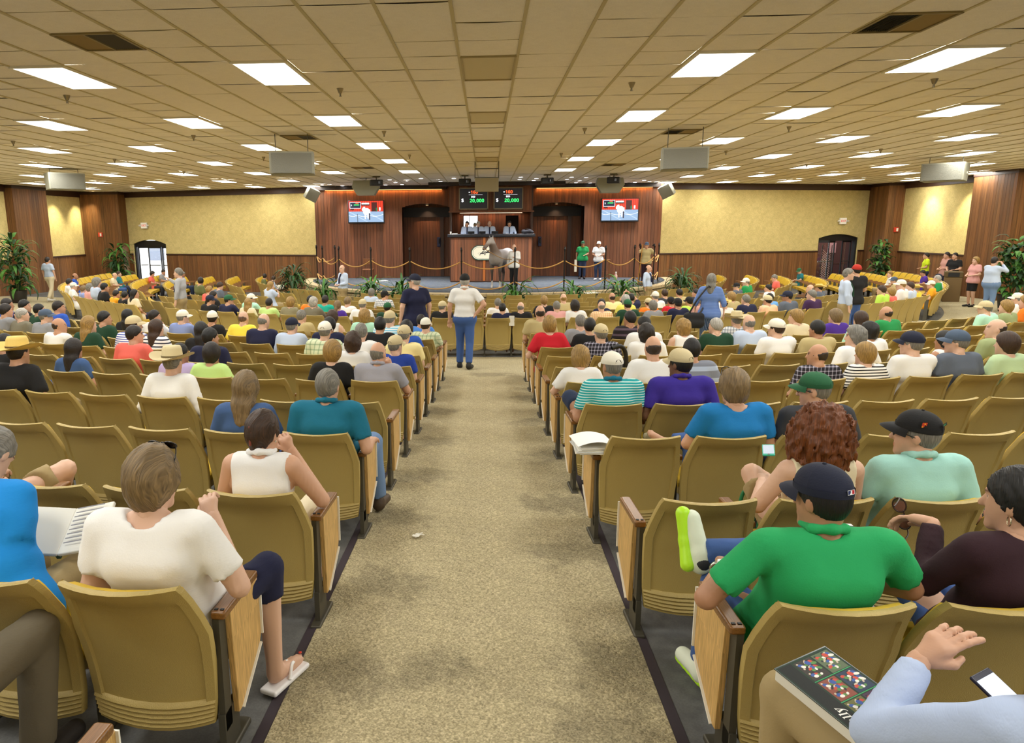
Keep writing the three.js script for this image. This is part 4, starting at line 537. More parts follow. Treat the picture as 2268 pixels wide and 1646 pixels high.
const brimGeo = (() => gridGeo((u, v) => { const a = lerp(-1.25, 1.25, u), r = lerp(1, 1.66, Math.pow(v, 1)); const k = Math.cos(a) * .9 + .1, rr3 = lerp(1, 1 + .66 * Math.pow(Math.max(0, Math.cos(a * 1.15)), .55), v); return [Math.sin(a) * .092 * (1 + (rr3 - 1) * .25), -.022 * v * v - .028 * Math.sin(a) ** 2 * v + .004, -Math.cos(a) * .112 * rr3, u, v]; }, 16, 6))();
const bandGeo = lathe([[.0925, 0], [.094, .012], [.0935, .024]], 28).scale(1, 1, 1.22), buttonGeo = new THREE.SphereGeometry(.008, 8, 6).scale(1, .6, 1);
const loopGeo = new THREE.TorusGeometry(.032, .004, 6, 14, Math.PI).rotateX(-.1).translate(0, .012, .108), holeGeo = new THREE.CircleGeometry(.03, 14, 0, Math.PI).rotateX(-.16).translate(0, .012, .1105);
const hatGeo = (brim, h) => { const p = []; const pts = [[.001, h], [.05, h - .002], [.075, h - .012], [.088, h - .04], [.095, .02], [.098, .004], [.12, 0], [brim * .8, -.004], [brim, .012], [brim, .006], [.1, -.008]]; const g = lathe(pts.map(q => [q[0], q[1]]), 32), a = g.attributes.position; for (let i = 0; i < a.count; i++) { const x = a.getX(i), y = a.getY(i), z = a.getZ(i), r = Math.hypot(x, z); let yy = y; if (r > .11) yy += .045 * (x / r) ** 2 * smooth(.11, brim, r) - .012 * (z / r) ** 2 * smooth(.11, brim, r); if (y > h - .05 && r < .07) yy -= .022 * (1 - (x / .07) ** 2) * (Math.abs(x) < .07 ? 1 : 0); a.setXYZ(i, x * .95, yy, z * 1.16); } g.computeVertexNormals(); return g; };
const cowboyGeo = hatGeo(.2, .125), sunGeo = hatGeo(.17, .1), ribbonGeo = lathe([[.0965, .006], [.0965, .026]], 28).scale(.96, 1, 1.17);
function placeIn(m, F) { const M4 = new THREE.Matrix4().set(F.X[0], F.Y[0], F.Z[0], F.o[0], F.X[1], F.Y[1], F.Z[1], F.o[1], F.X[2], F.Y[2], F.Z[2], F.o[2], 0, 0, 0, 1); m.applyMatrix4(M4); return m; }
function addHat(g, F, code, lod, open = true) {
  const c = HATC[code[1]], m = mat(c, .85, { key: 'hat', bumpMap: T.cloth, bumpScale: .0015 });
  if (code[0] === 'c') { const T2 = frame(P(F, 0, .036, .008), 0, 0, 0), tilt = { o: T2.o, X: F.X, Y: unit(add3(F.Y, F.Z.map(v => v * .10))), Z: unit(sub3(F.Z, F.Y.map(v => v * .10))) }; const cr = placeIn(part('cap', crownGeo, m, g), tilt); part('brim', brimGeo, mat(c, .8, { key: 'brim' }), cr); part('button', buttonGeo.clone().translate(0, .105, 0), m, cr); if (lod < 2) { part('band', bandGeo, m, cr); if (open) { part('back_opening', holeGeo, mat('#2a1c14', .9), cr); part('strap', loopGeo, m, cr); } } return cr; }
  const h = placeIn(part('hat', code[0] === 'h' ? cowboyGeo : sunGeo, m, g), { ...F, o: P(F, 0, .04, .01) }); part('hat_band', ribbonGeo, mat(code[1] === 'y' ? '#5a4526' : '#6a5c3c', .8), h); return h;
}
// cloth colours and prints
const CLOTH = { white: '#e4e4e2', blue: '#2450b0', periwinkle: '#8494c8', paleblue: '#b9c8e0', black: '#111113', pink: '#d9a09c', gold: '#e8a41c', cream: '#ddd0b0', teal: '#1d7480', grey: '#8e9096', darkgreen: '#143c26', camo: '#777260', coral: '#e4685c', slate: '#5a6270', olive: '#5d6238', navy: '#15193a', mint: '#aee0c8', limepale: '#bfe08a', yellow: '#f0d84a', turquoise: '#14a08c', orange: '#e87a1c', purple: '#4a2a94', tan: '#b8a878', azure: '#4a80d0', paleyellow: '#eadb9c', royal: '#1c3c98', lemon: '#e6dd66', red: '#c4182a', charcoal: '#33343a', rose: '#c49488', lime: '#b6e054', peach: '#f0c09a', green: '#1c8c4a', plum: '#3c1d48', sky: '#6aa4de', sage: '#94a070', palegreen: '#b9d2a4', lavender: '#b9a8d4', denim: '#3a5684', tanvest: '#8a8468', tealpolo: '#0c6a86', greypolo: '#9c9ca8', tealtee: '#0a72b4', chartee: '#2e3036', aquapolo: '#a0d2c8', whitesl: '#ecebea', whitetee: '#efeeec', greenpolo: '#1fa05c', purplepolo: '#33218a', khaki: '#a08c62', jeans: '#3c5a94', darkjeans: '#28344e', maroon: '#2a0c18', brightblue: '#0a84d4', bluetie: '#10152c', yellowgreen: '#c8e020', greyjeans: '#6d88ae', stripedgrey: '#a4a6aa', lightsleeve: '#b4c4e4' };
const PRINT = { bluestripe: ['s', '#e8e8f0', '#2a3c9c', .03], stripewb: ['s', '#eeeeee', '#1a2238', .05], plaidwb: ['p', '#d6d8dc', '#55606e', .05], cyanstripe: ['s', '#e6f2f6', '#5ac0e6', .035], plaidgreen: ['p', '#d2dab8', '#8aa27c', .07], plaidorange: ['p', '#eed8b4', '#d68a48', .045], plaidbw: ['p', '#1a1620', '#b9b6c8', .045], stripekm: ['s', '#1c1418', '#5a4a58', .09], greystripe: ['s', '#7a7f8c', '#a9b6cc', .12], stripey: ['s', '#d8c48a', '#2c2a30', .14], stripekw: ['s', '#f0eeea', '#121214', .032], tealstripe: ['s', '#159a9e', '#c2e2dc', .022], wornblue: ['s', '#5a78b8', '#6e8ac4', .03], pinstripe: ['v', '#3e5478', '#7e8ea8', .035] };
const cloths = {};
function cloth(name) {
  if (cloths[name]) return cloths[name]; const p = PRINT[name]; let m;
  if (!p) m = new THREE.MeshStandardMaterial({ color: CLOTH[name] || name, roughness: .9, bumpMap: T.cloth, bumpScale: .0012, side: THREE.DoubleSide });
  else { const [k, a, b, w] = p, A = new THREE.Color(a).convertLinearToSRGB(), Bc = new THREE.Color(b).convertLinearToSRGB(), ca = new THREE.Color(a), cb = new THREE.Color(b), hex = (h) => [parseInt(h.slice(1, 3), 16), parseInt(h.slice(3, 5), 16), parseInt(h.slice(5, 7), 16)], ha = hex(a), hb = hex(b); const t = tex(32, 32, (i, j) => { const sy = k !== 'v' && j % 32 < (k === 'p' ? 8 : 12), sx = (k === 'p' || k === 'v') && i % 32 < 8; const f = k === 'p' ? (sx + sy) * .6 : (sx || sy ? 1 : 0); const q = Math.min(1, f); return [lerp(ha[0], hb[0], q), lerp(ha[1], hb[1], q), lerp(ha[2], hb[2], q)]; }, true, [1 / w / 4, 1 / w / 4]); m = new THREE.MeshStandardMaterial({ map: t, roughness: .9, side: THREE.DoubleSide }); }
  return cloths[name] = m;
}
const geoCache = {};
const CELLS = [[.026, .0078, .0175, .018], [.040, .0175, .033, .038], [.046, .022, .042, .046]];   // body, head, shirt, trousers by level of detail
function person(o) {
  const lod = o.lod ?? 2, [cb, ch, cs, ct] = CELLS[lod], J = joints(o), g = thing('person', o.label, 'person', [o.x, o.y, o.z], o.turn || 0, o.group); g.scale.setScalar(o.s || 1);
  const gi = o.girth || 1, F = frame(J.head, o.hy || 0, o.hp || 0, o.hr || 0), fem = o.fem ? 1 : 0, sw = (o.sw || .19);
  const key = o.key ? o.key + lod : null, get = (n, f) => key ? (geoCache[key + n] ||= f()) : f();
  const X = (c, w, r, inf, k = .07) => limb([c[0] - w, c[1], c[2]], [c[0] + w, c[1], c[2]], r + inf, r + inf, k);
  const torso = (inf) => [X(J.pel, .08 * gi, .118 * gi, inf), X(J.waist, .055 * gi, .108 * gi, inf), X(J.chest, .075, .105 * gi, inf), X(J.sh, sw - .045, .058, inf, .06)];
  const arms = (inf) => [0, 1].flatMap(i => [limb(J.shd[i], J.el[i], .052 + inf, .042 + inf, .03), limb(J.el[i], J.wr[i], .043 + inf, .028 + inf, .01)]);
  const legs = (inf, fl = 0) => [0, 1].flatMap(i => [limb(J.hip[i], J.knee[i], .088 * (.5 + .5 * gi) + inf, .062 + inf, .04), limb(J.knee[i], J.ank[i], .06 + inf, .04 + inf + fl, .015)]);
  const neckP = limb(J.neck, P(F, 0, -.06, .02), .058, .052, .03);
  const handF = [0, 1].map(i => { const d = o.handDir && o.handDir[i] || unit(sub3(J.wr[i], J.el[i])); return aimFrame(J.wr[i], d, o.handUp && o.handUp[i] || [0, 1, 0]); });
  const white = () => [1, 1, 1];
  const body = get('body', () => {
    const feet = [0, 1].map(i => limb(add3(J.ank[i], [0, -.05, 0]), J.toe[i], .042, .032, .03));
    const simple = lod ? [0, 1].flatMap(i => { const s = i ? 1 : -1, f = handF[i]; return [limb(J.wr[i], P(f, 0, 0, -.11), .033, .026, .01), limb(P(f, -s * .02, 0, -.03), P(f, -s * .05, -.015, -.075), .016, .012, .01)]; }) : [];
    const parts = [skinMesh([...torso(-.006), neckP, ...arms(0), ...legs(0), ...feet, ...simple], cb, { color: white, uvs: 4 }), skinMesh([...headPrims(F), { ...neckP }], ch, { color: faceColor(F, o.face !== 0), uvs: 4 })];
    if (!lod) { parts.push(skinMesh([...arms(.0015), X(J.sh, sw - .06, .05, 0)], .0145, { color: white, uvs: 4 })); for (const i of [0, 1]) parts.push(skinMesh(handPrims(handF[i], i ? 1 : -1, o.curl ? o.curl[i] : .55), .0052, { color: white, uvs: 4 })); }
    return mergeIdx(parts);
  });
  part('body', body, skinMats[o.skin || 'b'], g);
  if (o.top) {
    const inf = .014 + lod * .003, sl = o.sl || 'short'; const st = o.wrinkle !== 0 && !lod ? (x, y, z) => .007 * (vnoise3(x * 10 + 20 + y * 4, y * 16 + 20, z * 10 + 20) - .5) + .004 * (vnoise3(x * 30 + 20 + y * 14, y * 22 + 20, z * 22 + 20) - .5) : undefined;
    part('shirt', get('shirt' + sl, () => {
      const pr = torso(inf); if (!o.tuck) pr.push(X(add3(J.pel, [0, -.03, 0]), .085 * gi, .118 * gi, inf));
      for (const i of [0, 1]) { if (sl === 'short') pr.push(limb(J.shd[i], mix3(J.shd[i], J.el[i], .74), .066 + lod * .003, .068 + lod * .003, .035, true)); if (sl === 'long') pr.push(limb(J.shd[i], J.el[i], .064, .055, .03), limb(J.el[i], mix3(J.el[i], J.wr[i], .93), .056, .041, .012, true)); if (sl === 'three') pr.push(limb(J.shd[i], J.el[i], .064, .056, .03), limb(J.el[i], mix3(J.el[i], J.wr[i], .35), .056, .05, .012, true)); }
      pr.push({ ...limb(add3(J.neck, [0, o.scoop ? 0 : .022, 0]), P(F, 0, -.05, .01), .066 + (o.scoop || 0), .1, 0), op: 'sub' });
      const cuts = []; if (sl === 'none') cuts.push((x, y, z) => Math.abs(x - J.sh[0]) - sw + .012); if (o.stand) cuts.push((x, y, z) => J.pel[1] - (o.tuck ? -.03 : .10) - y);
      return skinMesh(pr, cs, { cuts, disp: st, uvs: 4 });
    }), cloth(o.top), g);
    if (o.collar) part('collar', get('collar', () => skinMesh([0, 1].map(i => limb(add3(J.neck, [i ? .06 : -.06, .02, .03]), add3(J.neck, [i ? .05 : -.05, .0, -.075]), .017, .014, .02)).concat([limb(add3(J.neck, [-.06, .02, .03]), add3(J.neck, [0, .032, .062]), .017, .018, .02), limb(add3(J.neck, [0, .032, .062]), add3(J.neck, [.06, .02, .03]), .018, .017, .02)]), lod ? .014 : .008, { uvs: 4 })), cloth(o.collarC || o.top), g);
    if (o.tie) part('necktie', tube([[J.neck[0], J.neck[1] - .03, J.neck[2] - .075], [J.chest[0], J.chest[1] + .02, J.chest[2] - .135 * gi], [J.waist[0], J.waist[1] + .04, J.waist[2] - .14 * gi]], .026, 10, 6), cloth(o.tie), g);
  }
  if (o.bot) {
    const len = o.len || 'long';
    part(len === 'skirt' ? 'skirt' : len === 'shorts' ? 'shorts' : 'trousers', get('bot' + len, () => { const pr = [X(J.pel, .085 * gi, .12 * gi, .010)]; for (const i of [0, 1]) { if (len === 'long') pr.push(limb(J.hip[i], J.knee[i], .1 * (.5 + .5 * gi), .075, .04), limb(J.knee[i], mix3(J.knee[i], J.ank[i], .97), .074, .062, .015, true)); else if (len === 'capri') pr.push(limb(J.hip[i], J.knee[i], .1, .072, .04), limb(J.knee[i], mix3(J.knee[i], J.ank[i], .3), .074, .066, .015, true)); else pr.push(limb(J.hip[i], mix3(J.hip[i], J.knee[i], .86), .104, .088, .05, true)); } return skinMesh(pr, ct, { cuts: [(x, y, z) => Math.min(y - J.pel[1] - .09, z - J.pel[2] + .2)], disp: lod ? undefined : (x, y, z) => .006 * (vnoise3(x * 18 + 30, y * 18 + 30, z * 12 + 30) - .5), uvs: 4 }); }), cloth(o.bot), g);
  }
  if (o.shoe) for (const i of [0, 1]) part('shoe', get('shoe' + i, () => skinMesh([limb(add3(J.ank[i], [0, -.045, .015]), J.toe[i], .05, .04, .02), limb(add3(J.ank[i], [0, -.01, .01]), add3(J.ank[i], [0, -.05, .01]), .047, .05, .02)], lod ? .02 : .009, { cuts: [(x, y, z) => .002 - y + (J.ank[i][1] > .12 ? -9 : 0)], uvs: 4 })), mat(o.shoe, .6), g);
  if (o.hair) part('hair', get('hair' + (o.hat ? 'h' : ''), () => o.hat && 'swlc'.includes(o.hair[0]) ? capHair(F, o.hair[0], J, lod ? ch : .0085, o) : hairMesh(F, o.hair[0], J, lod ? ch : .0072, o)), hairMats[o.hair[0] === 'b' && 'kdn'.includes(o.hair[1]) ? 'thin' : o.hair[1]], g);
  if (o.hat) { const h = addHat(g, F, o.hat, lod, o.open !== false); o.hatMesh && o.hatMesh(h); }
  g.userData.F = undefined; delete g.userData.F; o.done && o.done(g, J, F, handF);
  return g;
}
function capHair(F, st, J, cell, o) { const keep = half(F, [0, 1, 0], .045); const hl = half(F, [0, -.74, -.67], .012); const pr = headPrims(F, st === 'l' || st === 'w' || st === 'c' ? .02 : .009); if (st === 'l') pr.push(limb(P(F, 0, -.08, .06), P(F, 0, -.22, .09), .065, .045, .04)); return skinMesh(pr, cell, { cuts: [hl, keep, half(F, [0, -1, 0], st === 's' ? .07 : .2)], uvs: 5 }); }
const CROWD = [
[-15.01, -25.37, -1.212, 0.89, "bd", 0, "blue", "chin", 0, "person in blue shirt, first row past cross-aisle, thirty-fifth seat left from middle"],
[-12.91, -21.49, -0.936, 0.95, "sd", 0, "white", "chin", 20, "person in white shirt, first row past cross-aisle, twenty-seventh seat left from middle"],
[-12.51, -20.97, -0.895, 0.88, "sW", "cw", "white", "lap", 0, "person in white and white cap, first row past cross-aisle, twenty-sixth seat left from middle"],
[-11.51, -19.83, -0.801, 0.88, "sy", 0, "periwinkle", "lap", 10, "person in periwinkle shirt, first row past cross-aisle, twenty-third seat left from middle"],
[-10.56, -18.93, -0.719, 1.1, "wg", 0, "paleblue", "lap", 0, "person in pale blue shirt, first row past cross-aisle, twenty-first seat left from middle"],
[-10.27, -18.68, -0.695, 1.01, "sk", 0, "black", "lap", 0, "person in black shirt, first row past cross-aisle, twentieth seat left from middle"],
[-11.04, -19.37, -0.76, 0.95, "wg", 0, "pink", "lap", 20, "person in pink shirt, first row past cross-aisle, twenty-second seat left from middle"],
[-9.83, -18.33, -0.66, 0.88, "sd", 0, "gold", "camera", 0, "person in gold shirt, first row past cross-aisle, nineteenth seat left from middle"],
[-14.27, -26.59, -1.271, 0.88, "bg", 0, "cream", "read", 0, "person in cream shirt, second row past cross-aisle, thirty-fourth seat left from middle"],
[-14.54, -27.57, -1.339, 0.88, "sn", 0, "teal", "lap", 0, "person in teal shirt, second row past cross-aisle, thirty-sixth seat left from middle"],
[-9.34, -17.97, -0.622, 0.88, "sk", 0, "black", "lap", 10, "person in black shirt, first row past cross-aisle, eighteenth seat left from middle"],
[-8.91, -17.67, -0.589, 0.93, "lk", 0, "cream", "lap", -30, "person in cream shirt, first row past cross-aisle, seventeenth seat left from middle"],
[-9.07, -13.0, -0.467, 0.97, "sd", 0, "blue", "lap", -30, "person in blue shirt, tenth row, sixteenth seat left of aisle"],
[-8.07, -11.52, -0.393, 0.98, "sd", 0, "grey", "chin", -20, "person in grey shirt, ninth row, fourteenth seat left of aisle"],
[-8.56, -12.75, -0.439, 0.97, "sk", 0, "black", "lap", -50, "person in black shirt, tenth row, fifteenth seat left of aisle"],
[-8.21, -12.59, -0.419, 0.92, "sk", 0, "darkgreen", "lap", -30, "person in dark green shirt, tenth row, fourteenth seat left of aisle"],
[-7.69, -12.37, -0.391, 0.98, "sd", 0, "blue", "rest", -40, "person in blue shirt, tenth row, thirteenth seat left of aisle"],
[-7.72, -11.38, -0.375, 0.93, "sW", 0, "camo", "lap", -30, "person in camouflage shirt, ninth row, thirteenth seat left of aisle"],
[-7.19, -11.18, -0.348, 0.93, "sg", "cb", "grey", "lap", -40, "person in grey and blue-grey cap, ninth row, twelfth seat left of aisle"],
[-6.14, -9.87, -0.283, 0.92, "bd", 0, "white", "out", -50, "person in white shirt, eighth row, tenth seat left of aisle"],
[-5.6, -9.72, -0.257, 0.95, "lo", 0, "darkgreen", "lap", -10, "person in dark green shirt, eighth row, ninth seat left of aisle"],
[-5.96, -10.78, -0.287, 0.95, "sk", 0, "darkgreen", "lap", -40, "person in dark green shirt, ninth row, tenth seat left of aisle"],
[-6.1, -11.79, -0.307, 0.91, "lk", 0, "black", "lap", 0, "person in black shirt, tenth row, tenth seat left of aisle"],
[-4.88, -9.54, -0.224, 0.97, "sn", "ct", "bluestripe", "lap", -40, "person in blue striped and tan cap, eighth row, eighth seat left of aisle"],
[-4.4, -6.4, -0.177, 1.0, "sd", "hy", "black", "rest", 0, "person in black and straw cowboy hat, fifth row, seventh seat left of aisle"],
[-5.48, -7.72, -0.231, 0.92, "sk", 0, "black", "lap", 0, "person in black shirt, sixth row, ninth seat left of aisle"],
[-13.58, -28.34, -1.377, 0.88, "wd", 0, "coral", "read", -10, "person in coral shirt, third row past cross-aisle, thirty-fourth seat left from middle"],
[-13.77, -29.7, -1.477, 0.88, "sd", 0, "grey", "read", -10, "person in grey shirt, third row past cross-aisle, thirty-seventh seat left from middle"],
[-12.56, -28.92, -1.407, 0.88, "sg", 0, "blue", "read", -20, "person in blue shirt, fourth row past cross-aisle, thirty-fourth seat left from middle"],
[-8.88, -21.88, -0.772, 1.08, "sd", 0, "olive", "lap", 60, "person in olive shirt, fourth row past cross-aisle, eighteenth seat left from middle"],
[-7.68, -19.49, -0.588, 0.97, "so", 0, "coral", "lap", -20, "person in coral shirt, third row past cross-aisle, fifteenth seat left from middle"],
[-8.11, -21.18, -0.691, 0.99, "sn", 0, "slate", "read", -10, "person in slate shirt, fourth row past cross-aisle, sixteenth seat left from middle"],
[-6.91, -17.76, -0.481, 0.94, "sd", 0, "black", "lap", -20, "person in black shirt, second row past cross-aisle, thirteenth seat left from middle"],
[-6.43, -16.31, -0.413, 0.92, "sd", "cn", "black", "lap", -40, "person in black and navy cap, first row past cross-aisle, twelfth seat left from middle"],
[-5.91, -16.1, -0.378, 0.94, "sd", "cg", "navy", "chin", -40, "person in navy and green cap, first row past cross-aisle, eleventh seat left from middle"],
[-5.76, -17.22, -0.396, 0.92, "sd", "cw", "mint", "chin", -40, "person in mint and white cap, second row past cross-aisle, eleventh seat left from middle"],
[-5.38, -15.9, -0.342, 0.89, "lo", 0, "cream", "lap", 0, "person in cream shirt, first row past cross-aisle, tenth seat left from middle"],
[-4.85, -15.72, -0.307, 0.91, "sd", 0, "limepale", "out", 0, "person in pale lime shirt, first row past cross-aisle, ninth seat left from middle"],
[-5.56, -11.63, -0.279, 0.92, "sd", 0, "white", "chin", -40, "person in white shirt, tenth row, ninth seat left of aisle"],
[-5.01, -11.48, -0.251, 0.93, "sg", "cw", "periwinkle", "chin", -30, "person in periwinkle and white cap, tenth row, eighth seat left of aisle"],
[-4.46, -11.35, -0.223, 0.93, "sd", "cw", "black", "lap", 20, "person in black and white cap, tenth row, seventh seat left of aisle"],
[-3.91, -11.23, -0.195, 0.94, "bp", 0, "yellow", "rest", 0, "person in yellow shirt, tenth row, sixth seat left of aisle"],
[-3.27, -10.17, -0.156, 0.97, "bg", 0, "navy", "read", -10, "person in navy shirt, ninth row, fifth seat left of aisle"],
[-4.5, -9.46, -0.206, 0.94, "ln", 0, "stripewb", "lap", -10, "person in navy-striped shirt, eighth row, seventh seat left of aisle"],
[-4.34, -8.48, -0.191, 0.95, "sd", 0, "coral", "out", -40, "person in coral shirt, seventh row, seventh seat left of aisle"],
[-3.83, -9.33, -0.175, 0.93, "lk", 0, "black", "chin", 30, "person in black shirt, eighth row, sixth seat left of aisle"],
[-3.3, -8.3, -0.144, 0.95, "sk", 0, "navy", "lap", -30, "person in navy shirt, seventh row, fifth seat left of aisle"],
[-8.45, -27.04, -1.133, 0.91, "sd", 0, "olive", "lap", 60, "person in olive shirt, seventh row past cross-aisle, nineteenth seat left from middle"],
[-7.91, -26.05, -1.012, 0.89, "sn", 0, "paleblue", "read", 40, "person in pale blue shirt, seventh row past cross-aisle, seventeenth seat left from middle"],
[-7.06, -23.25, -0.739, 0.9, "wk", 0, "white", "lap", 10, "person in white shirt, sixth row past cross-aisle, fourteenth seat left from middle"],
[-6.59, -21.47, -0.605, 0.99, "lo", 0, "paleblue", "camera", -10, "person in pale blue shirt, fifth row past cross-aisle, thirteenth seat left from middle"],
[-4.31, -15.55, -0.272, 0.94, "wo", 0, "tanvest", "lap", 0, "person in drab vest shirt, first row past cross-aisle, eighth seat left from middle"],
[-3.76, -15.41, -0.237, 0.95, "wW", 0, "camo", "chin", -20, "person in camouflage shirt, first row past cross-aisle, seventh seat left from middle"],
[-3.76, -16.54, -0.254, 0.94, "sd", 0, "turquoise", "lap", 0, "person in turquoise shirt, second row past cross-aisle, seventh seat left from middle"],
[-4.13, -16.65, -0.28, 0.93, "sk", 0, "orange", "lap", -30, "person in orange shirt, second row past cross-aisle, eighth seat left from middle"],
[-3.21, -15.29, -0.202, 0.9, "py", 0, "purple", "lap", 0, "person in purple shirt, first row past cross-aisle, sixth seat left from middle"],
[-3.21, -16.41, -0.216, 0.92, "sy", 0, "white", "lap", 0, "person in white shirt, second row past cross-aisle, sixth seat left from middle"],
[-2.65, -15.19, -0.166, 0.93, "sg", "ct", "white", "rest", 0, "person in white and tan cap, first row past cross-aisle, fifth seat left from middle"],
[-3.19, -19.86, -0.279, 0.93, "wg", 0, "paleblue", "lap", 0, "person in pale blue shirt, fifth row past cross-aisle, sixth seat left from middle"],
[-2.65, -18.54, -0.209, 0.96, "sd", "ck", "plaidwb", "lap", -40, "person in grey plaid and black cap, fourth row past cross-aisle, fifth seat left from middle"],
[-2.1, -15.1, -0.131, 0.88, "sd", "cg", "darkgreen", "lap", -10, "person in dark green and green cap, first row past cross-aisle, fourth seat left from middle"],
[-3.16, -12.03, -0.165, 0.92, "sg", 0, "tan", "lap", -15, "person in tan shirt, eleventh row, fifth seat left of aisle"],
[-2.6, -11.94, -0.135, 0.92, "cn", 0, "white", "bare", 0, "person in white shirt, eleventh row, fourth seat left of aisle"],
[-2.04, -11.87, -0.106, 0.94, "co", 0, "mint", "lap", 0, "person in mint shirt, eleventh row, third seat left of aisle"],
[-2.81, -10.1, -0.134, 0.93, "sg", "cn", "paleblue", "out", -20, "person in pale blue and navy cap, ninth row, fourth seat left of aisle"],
[-2.25, -10.03, -0.107, 0.95, "sk", 0, "navy", "lap", 60, "person in navy shirt, ninth row, third seat left of aisle"],
[-2.09, -9.09, -0.095, 0.96, "sg", "cw", "plaidgreen", "lap", 0, "person in pale green plaid and white cap, eighth row, third seat left of aisle"],
[-1.61, -9.05, -0.073, 0.95, "sg", 0, "white", "lap", 0, "person in white shirt, eighth row, second seat left of aisle"],
[-1.5, -9.97, -0.071, 0.96, "sk", 0, "black", "lap", 0, "person in black shirt, ninth row, second seat left of aisle"],
[-1.12, -9.94, -0.053, 0.92, "wk", 0, "blue", "lap", 0, "person in blue shirt, ninth row, first seat left of aisle"],
[-1.54, -8.12, -0.067, 0.93, "cn", 0, "white", "lap", 0, "person in white shirt, seventh row, second seat left of aisle"],
[-1.57, -7.14, -0.066, 0.94, "wo", 0, "black", "lap", 0, "person in black shirt, sixth row, second seat left of aisle"],
[-1.53, -15.04, -0.096, 0.89, "sg", 0, "orange", "lap", 0, "person in orange shirt, first row past cross-aisle, third seat left from middle"],
[-0.92, -14.99, -0.058, 0.91, "sg", "ct", "black", "lap", -30, "person in black and tan cap, first row past cross-aisle, second seat left from middle"],
[0.26, -16.07, 0.017, 0.92, "sg", 0, "white", "lap", 0, "person in white shirt, second row past cross-aisle, first seat right from middle"],
[-1.49, -10.9, -0.074, 0.97, "sg", "ct", "cyanstripe", "lap", -15, "person in cyan striped and tan cap, tenth row, second seat left of aisle"],
[-0.93, -10.87, -0.046, 0.89, "sn", "cw", "plaidgreen", "chin", -20, "person in pale green plaid and white cap, tenth row, first seat left of aisle"],
[-1.09, -11.8, -0.057, 0.88, "sd", 0, "azure", "rest", 0, "person in azure shirt, eleventh row, first seat left of aisle"],
[-1.05, -9.02, -0.048, 0.93, "sg", "ct", "paleyellow", "lap", -20, "person in pale yellow and tan cap, eighth row, first seat left of aisle"],
[-1.05, -8.09, -0.046, 0.9, "sg", "ct", "royal", "lap", -30, "person in royal blue and tan cap, seventh row, first seat left of aisle"],
[0.72, -14.98, 0.045, 0.9, "bg", 0, "black", "lap", -20, "person in black shirt, first row past cross-aisle, second seat right from middle"],
[0.34, -14.97, 0.021, 0.88, "sk", 0, "navy", "lap", -20, "person in navy shirt, first row past cross-aisle, first seat right from middle"],
[1.29, -16.12, 0.086, 0.96, "uo", 0, "black", "lap", 0, "person in black shirt, second row past cross-aisle, third seat right from middle"],
[1.85, -17.29, 0.134, 0.95, "bo", 0, "tan", "lap", 0, "person in tan shirt, third row past cross-aisle, fourth seat right from middle"],
[0.88, -11.79, 0.046, 1.0, "bd", 0, "tan", "lap", 0, "person in tan shirt, eleventh row, first seat right of aisle"],
[1.47, -15.03, 0.092, 0.91, "sg", 0, "pink", "lap", 0, "person in pink shirt, first row past cross-aisle, third seat right from middle"],
[1.85, -15.07, 0.116, 0.92, "cd", 0, "white", "rest", 0, "person in white shirt, first row past cross-aisle, fourth seat right from middle"],
[2.41, -15.15, 0.151, 0.9, "bg", 0, "plaidorange", "lap", 0, "person in orange plaid shirt, first row past cross-aisle, fifth seat right from middle"],
[2.97, -15.24, 0.186, 0.92, "sd", "cg", "darkgreen", "rest", 0, "person in dark green and green cap, first row past cross-aisle, sixth seat right from middle"],
[2.59, -16.29, 0.174, 0.88, "wd", 0, "navy", "lap", 0, "person in navy shirt, second row past cross-aisle, fifth seat right from middle"],
[3.04, -17.5, 0.222, 0.95, "bd", 0, "paleyellow", "lap", 0, "person in pale yellow shirt, third row past cross-aisle, sixth seat right from middle"],
[3.51, -17.62, 0.256, 0.93, "sk", 0, "navy", "up", 0, "person in navy shirt, third row past cross-aisle, seventh seat right from middle"],
[3.14, -16.4, 0.212, 0.95, "wW", 0, "lemon", "lap", 0, "person in lemon shirt, second row past cross-aisle, sixth seat right from middle"],
[3.52, -15.36, 0.221, 0.89, "wg", 0, "grey", "lap", 0, "person in grey shirt, first row past cross-aisle, seventh seat right from middle"],
[0.87, -9.93, 0.041, 0.97, "wo", 0, "red", "rest", 0, "person in red shirt, ninth row, first seat right of aisle"],
[1.43, -9.96, 0.068, 0.95, "sk", 0, "black", "lap", 0, "person in black shirt, ninth row, second seat right of aisle"],
[1.42, -10.9, 0.071, 0.93, "sg", 0, "grey", "chin", 20, "person in grey shirt, tenth row, second seat right of aisle"],
[1.44, -9.04, 0.066, 0.94, "sg", "ct", "plaidbw", "lap", 10, "person in dark plaid and tan cap, eighth row, second seat right of aisle"],
[2.01, -9.09, 0.091, 0.94, "cd", 0, "white", "lap", 0, "person in white shirt, eighth row, third seat right of aisle"],
[2.17, -10.96, 0.108, 0.97, "sk", 0, "stripekm", "lap", 30, "person in black striped shirt, tenth row, third seat right of aisle"],
[0.95, -7.1, 0.04, 0.89, "co", 0, "white", "slump", 10, "person in white shirt, sixth row, first seat right of aisle"],
[4.13, -17.8, 0.303, 0.95, "sg", "cw", "white", "lap", 0, "person in white and white cap, third row past cross-aisle, eighth seat right from middle"],
[4.68, -19.15, 0.376, 0.94, "sn", 0, "charcoal", "rest", 0, "person in charcoal shirt, fourth row past cross-aisle, ninth seat right from middle"],
[4.07, -15.49, 0.257, 0.92, "sd", "ck", "navy", "lap", 0, "person in navy and black cap, first row past cross-aisle, eighth seat right from middle"],
[3.69, -16.53, 0.25, 0.88, "sn", "ct", "orange", "rest", 0, "person in orange and tan cap, second row past cross-aisle, seventh seat right from middle"],
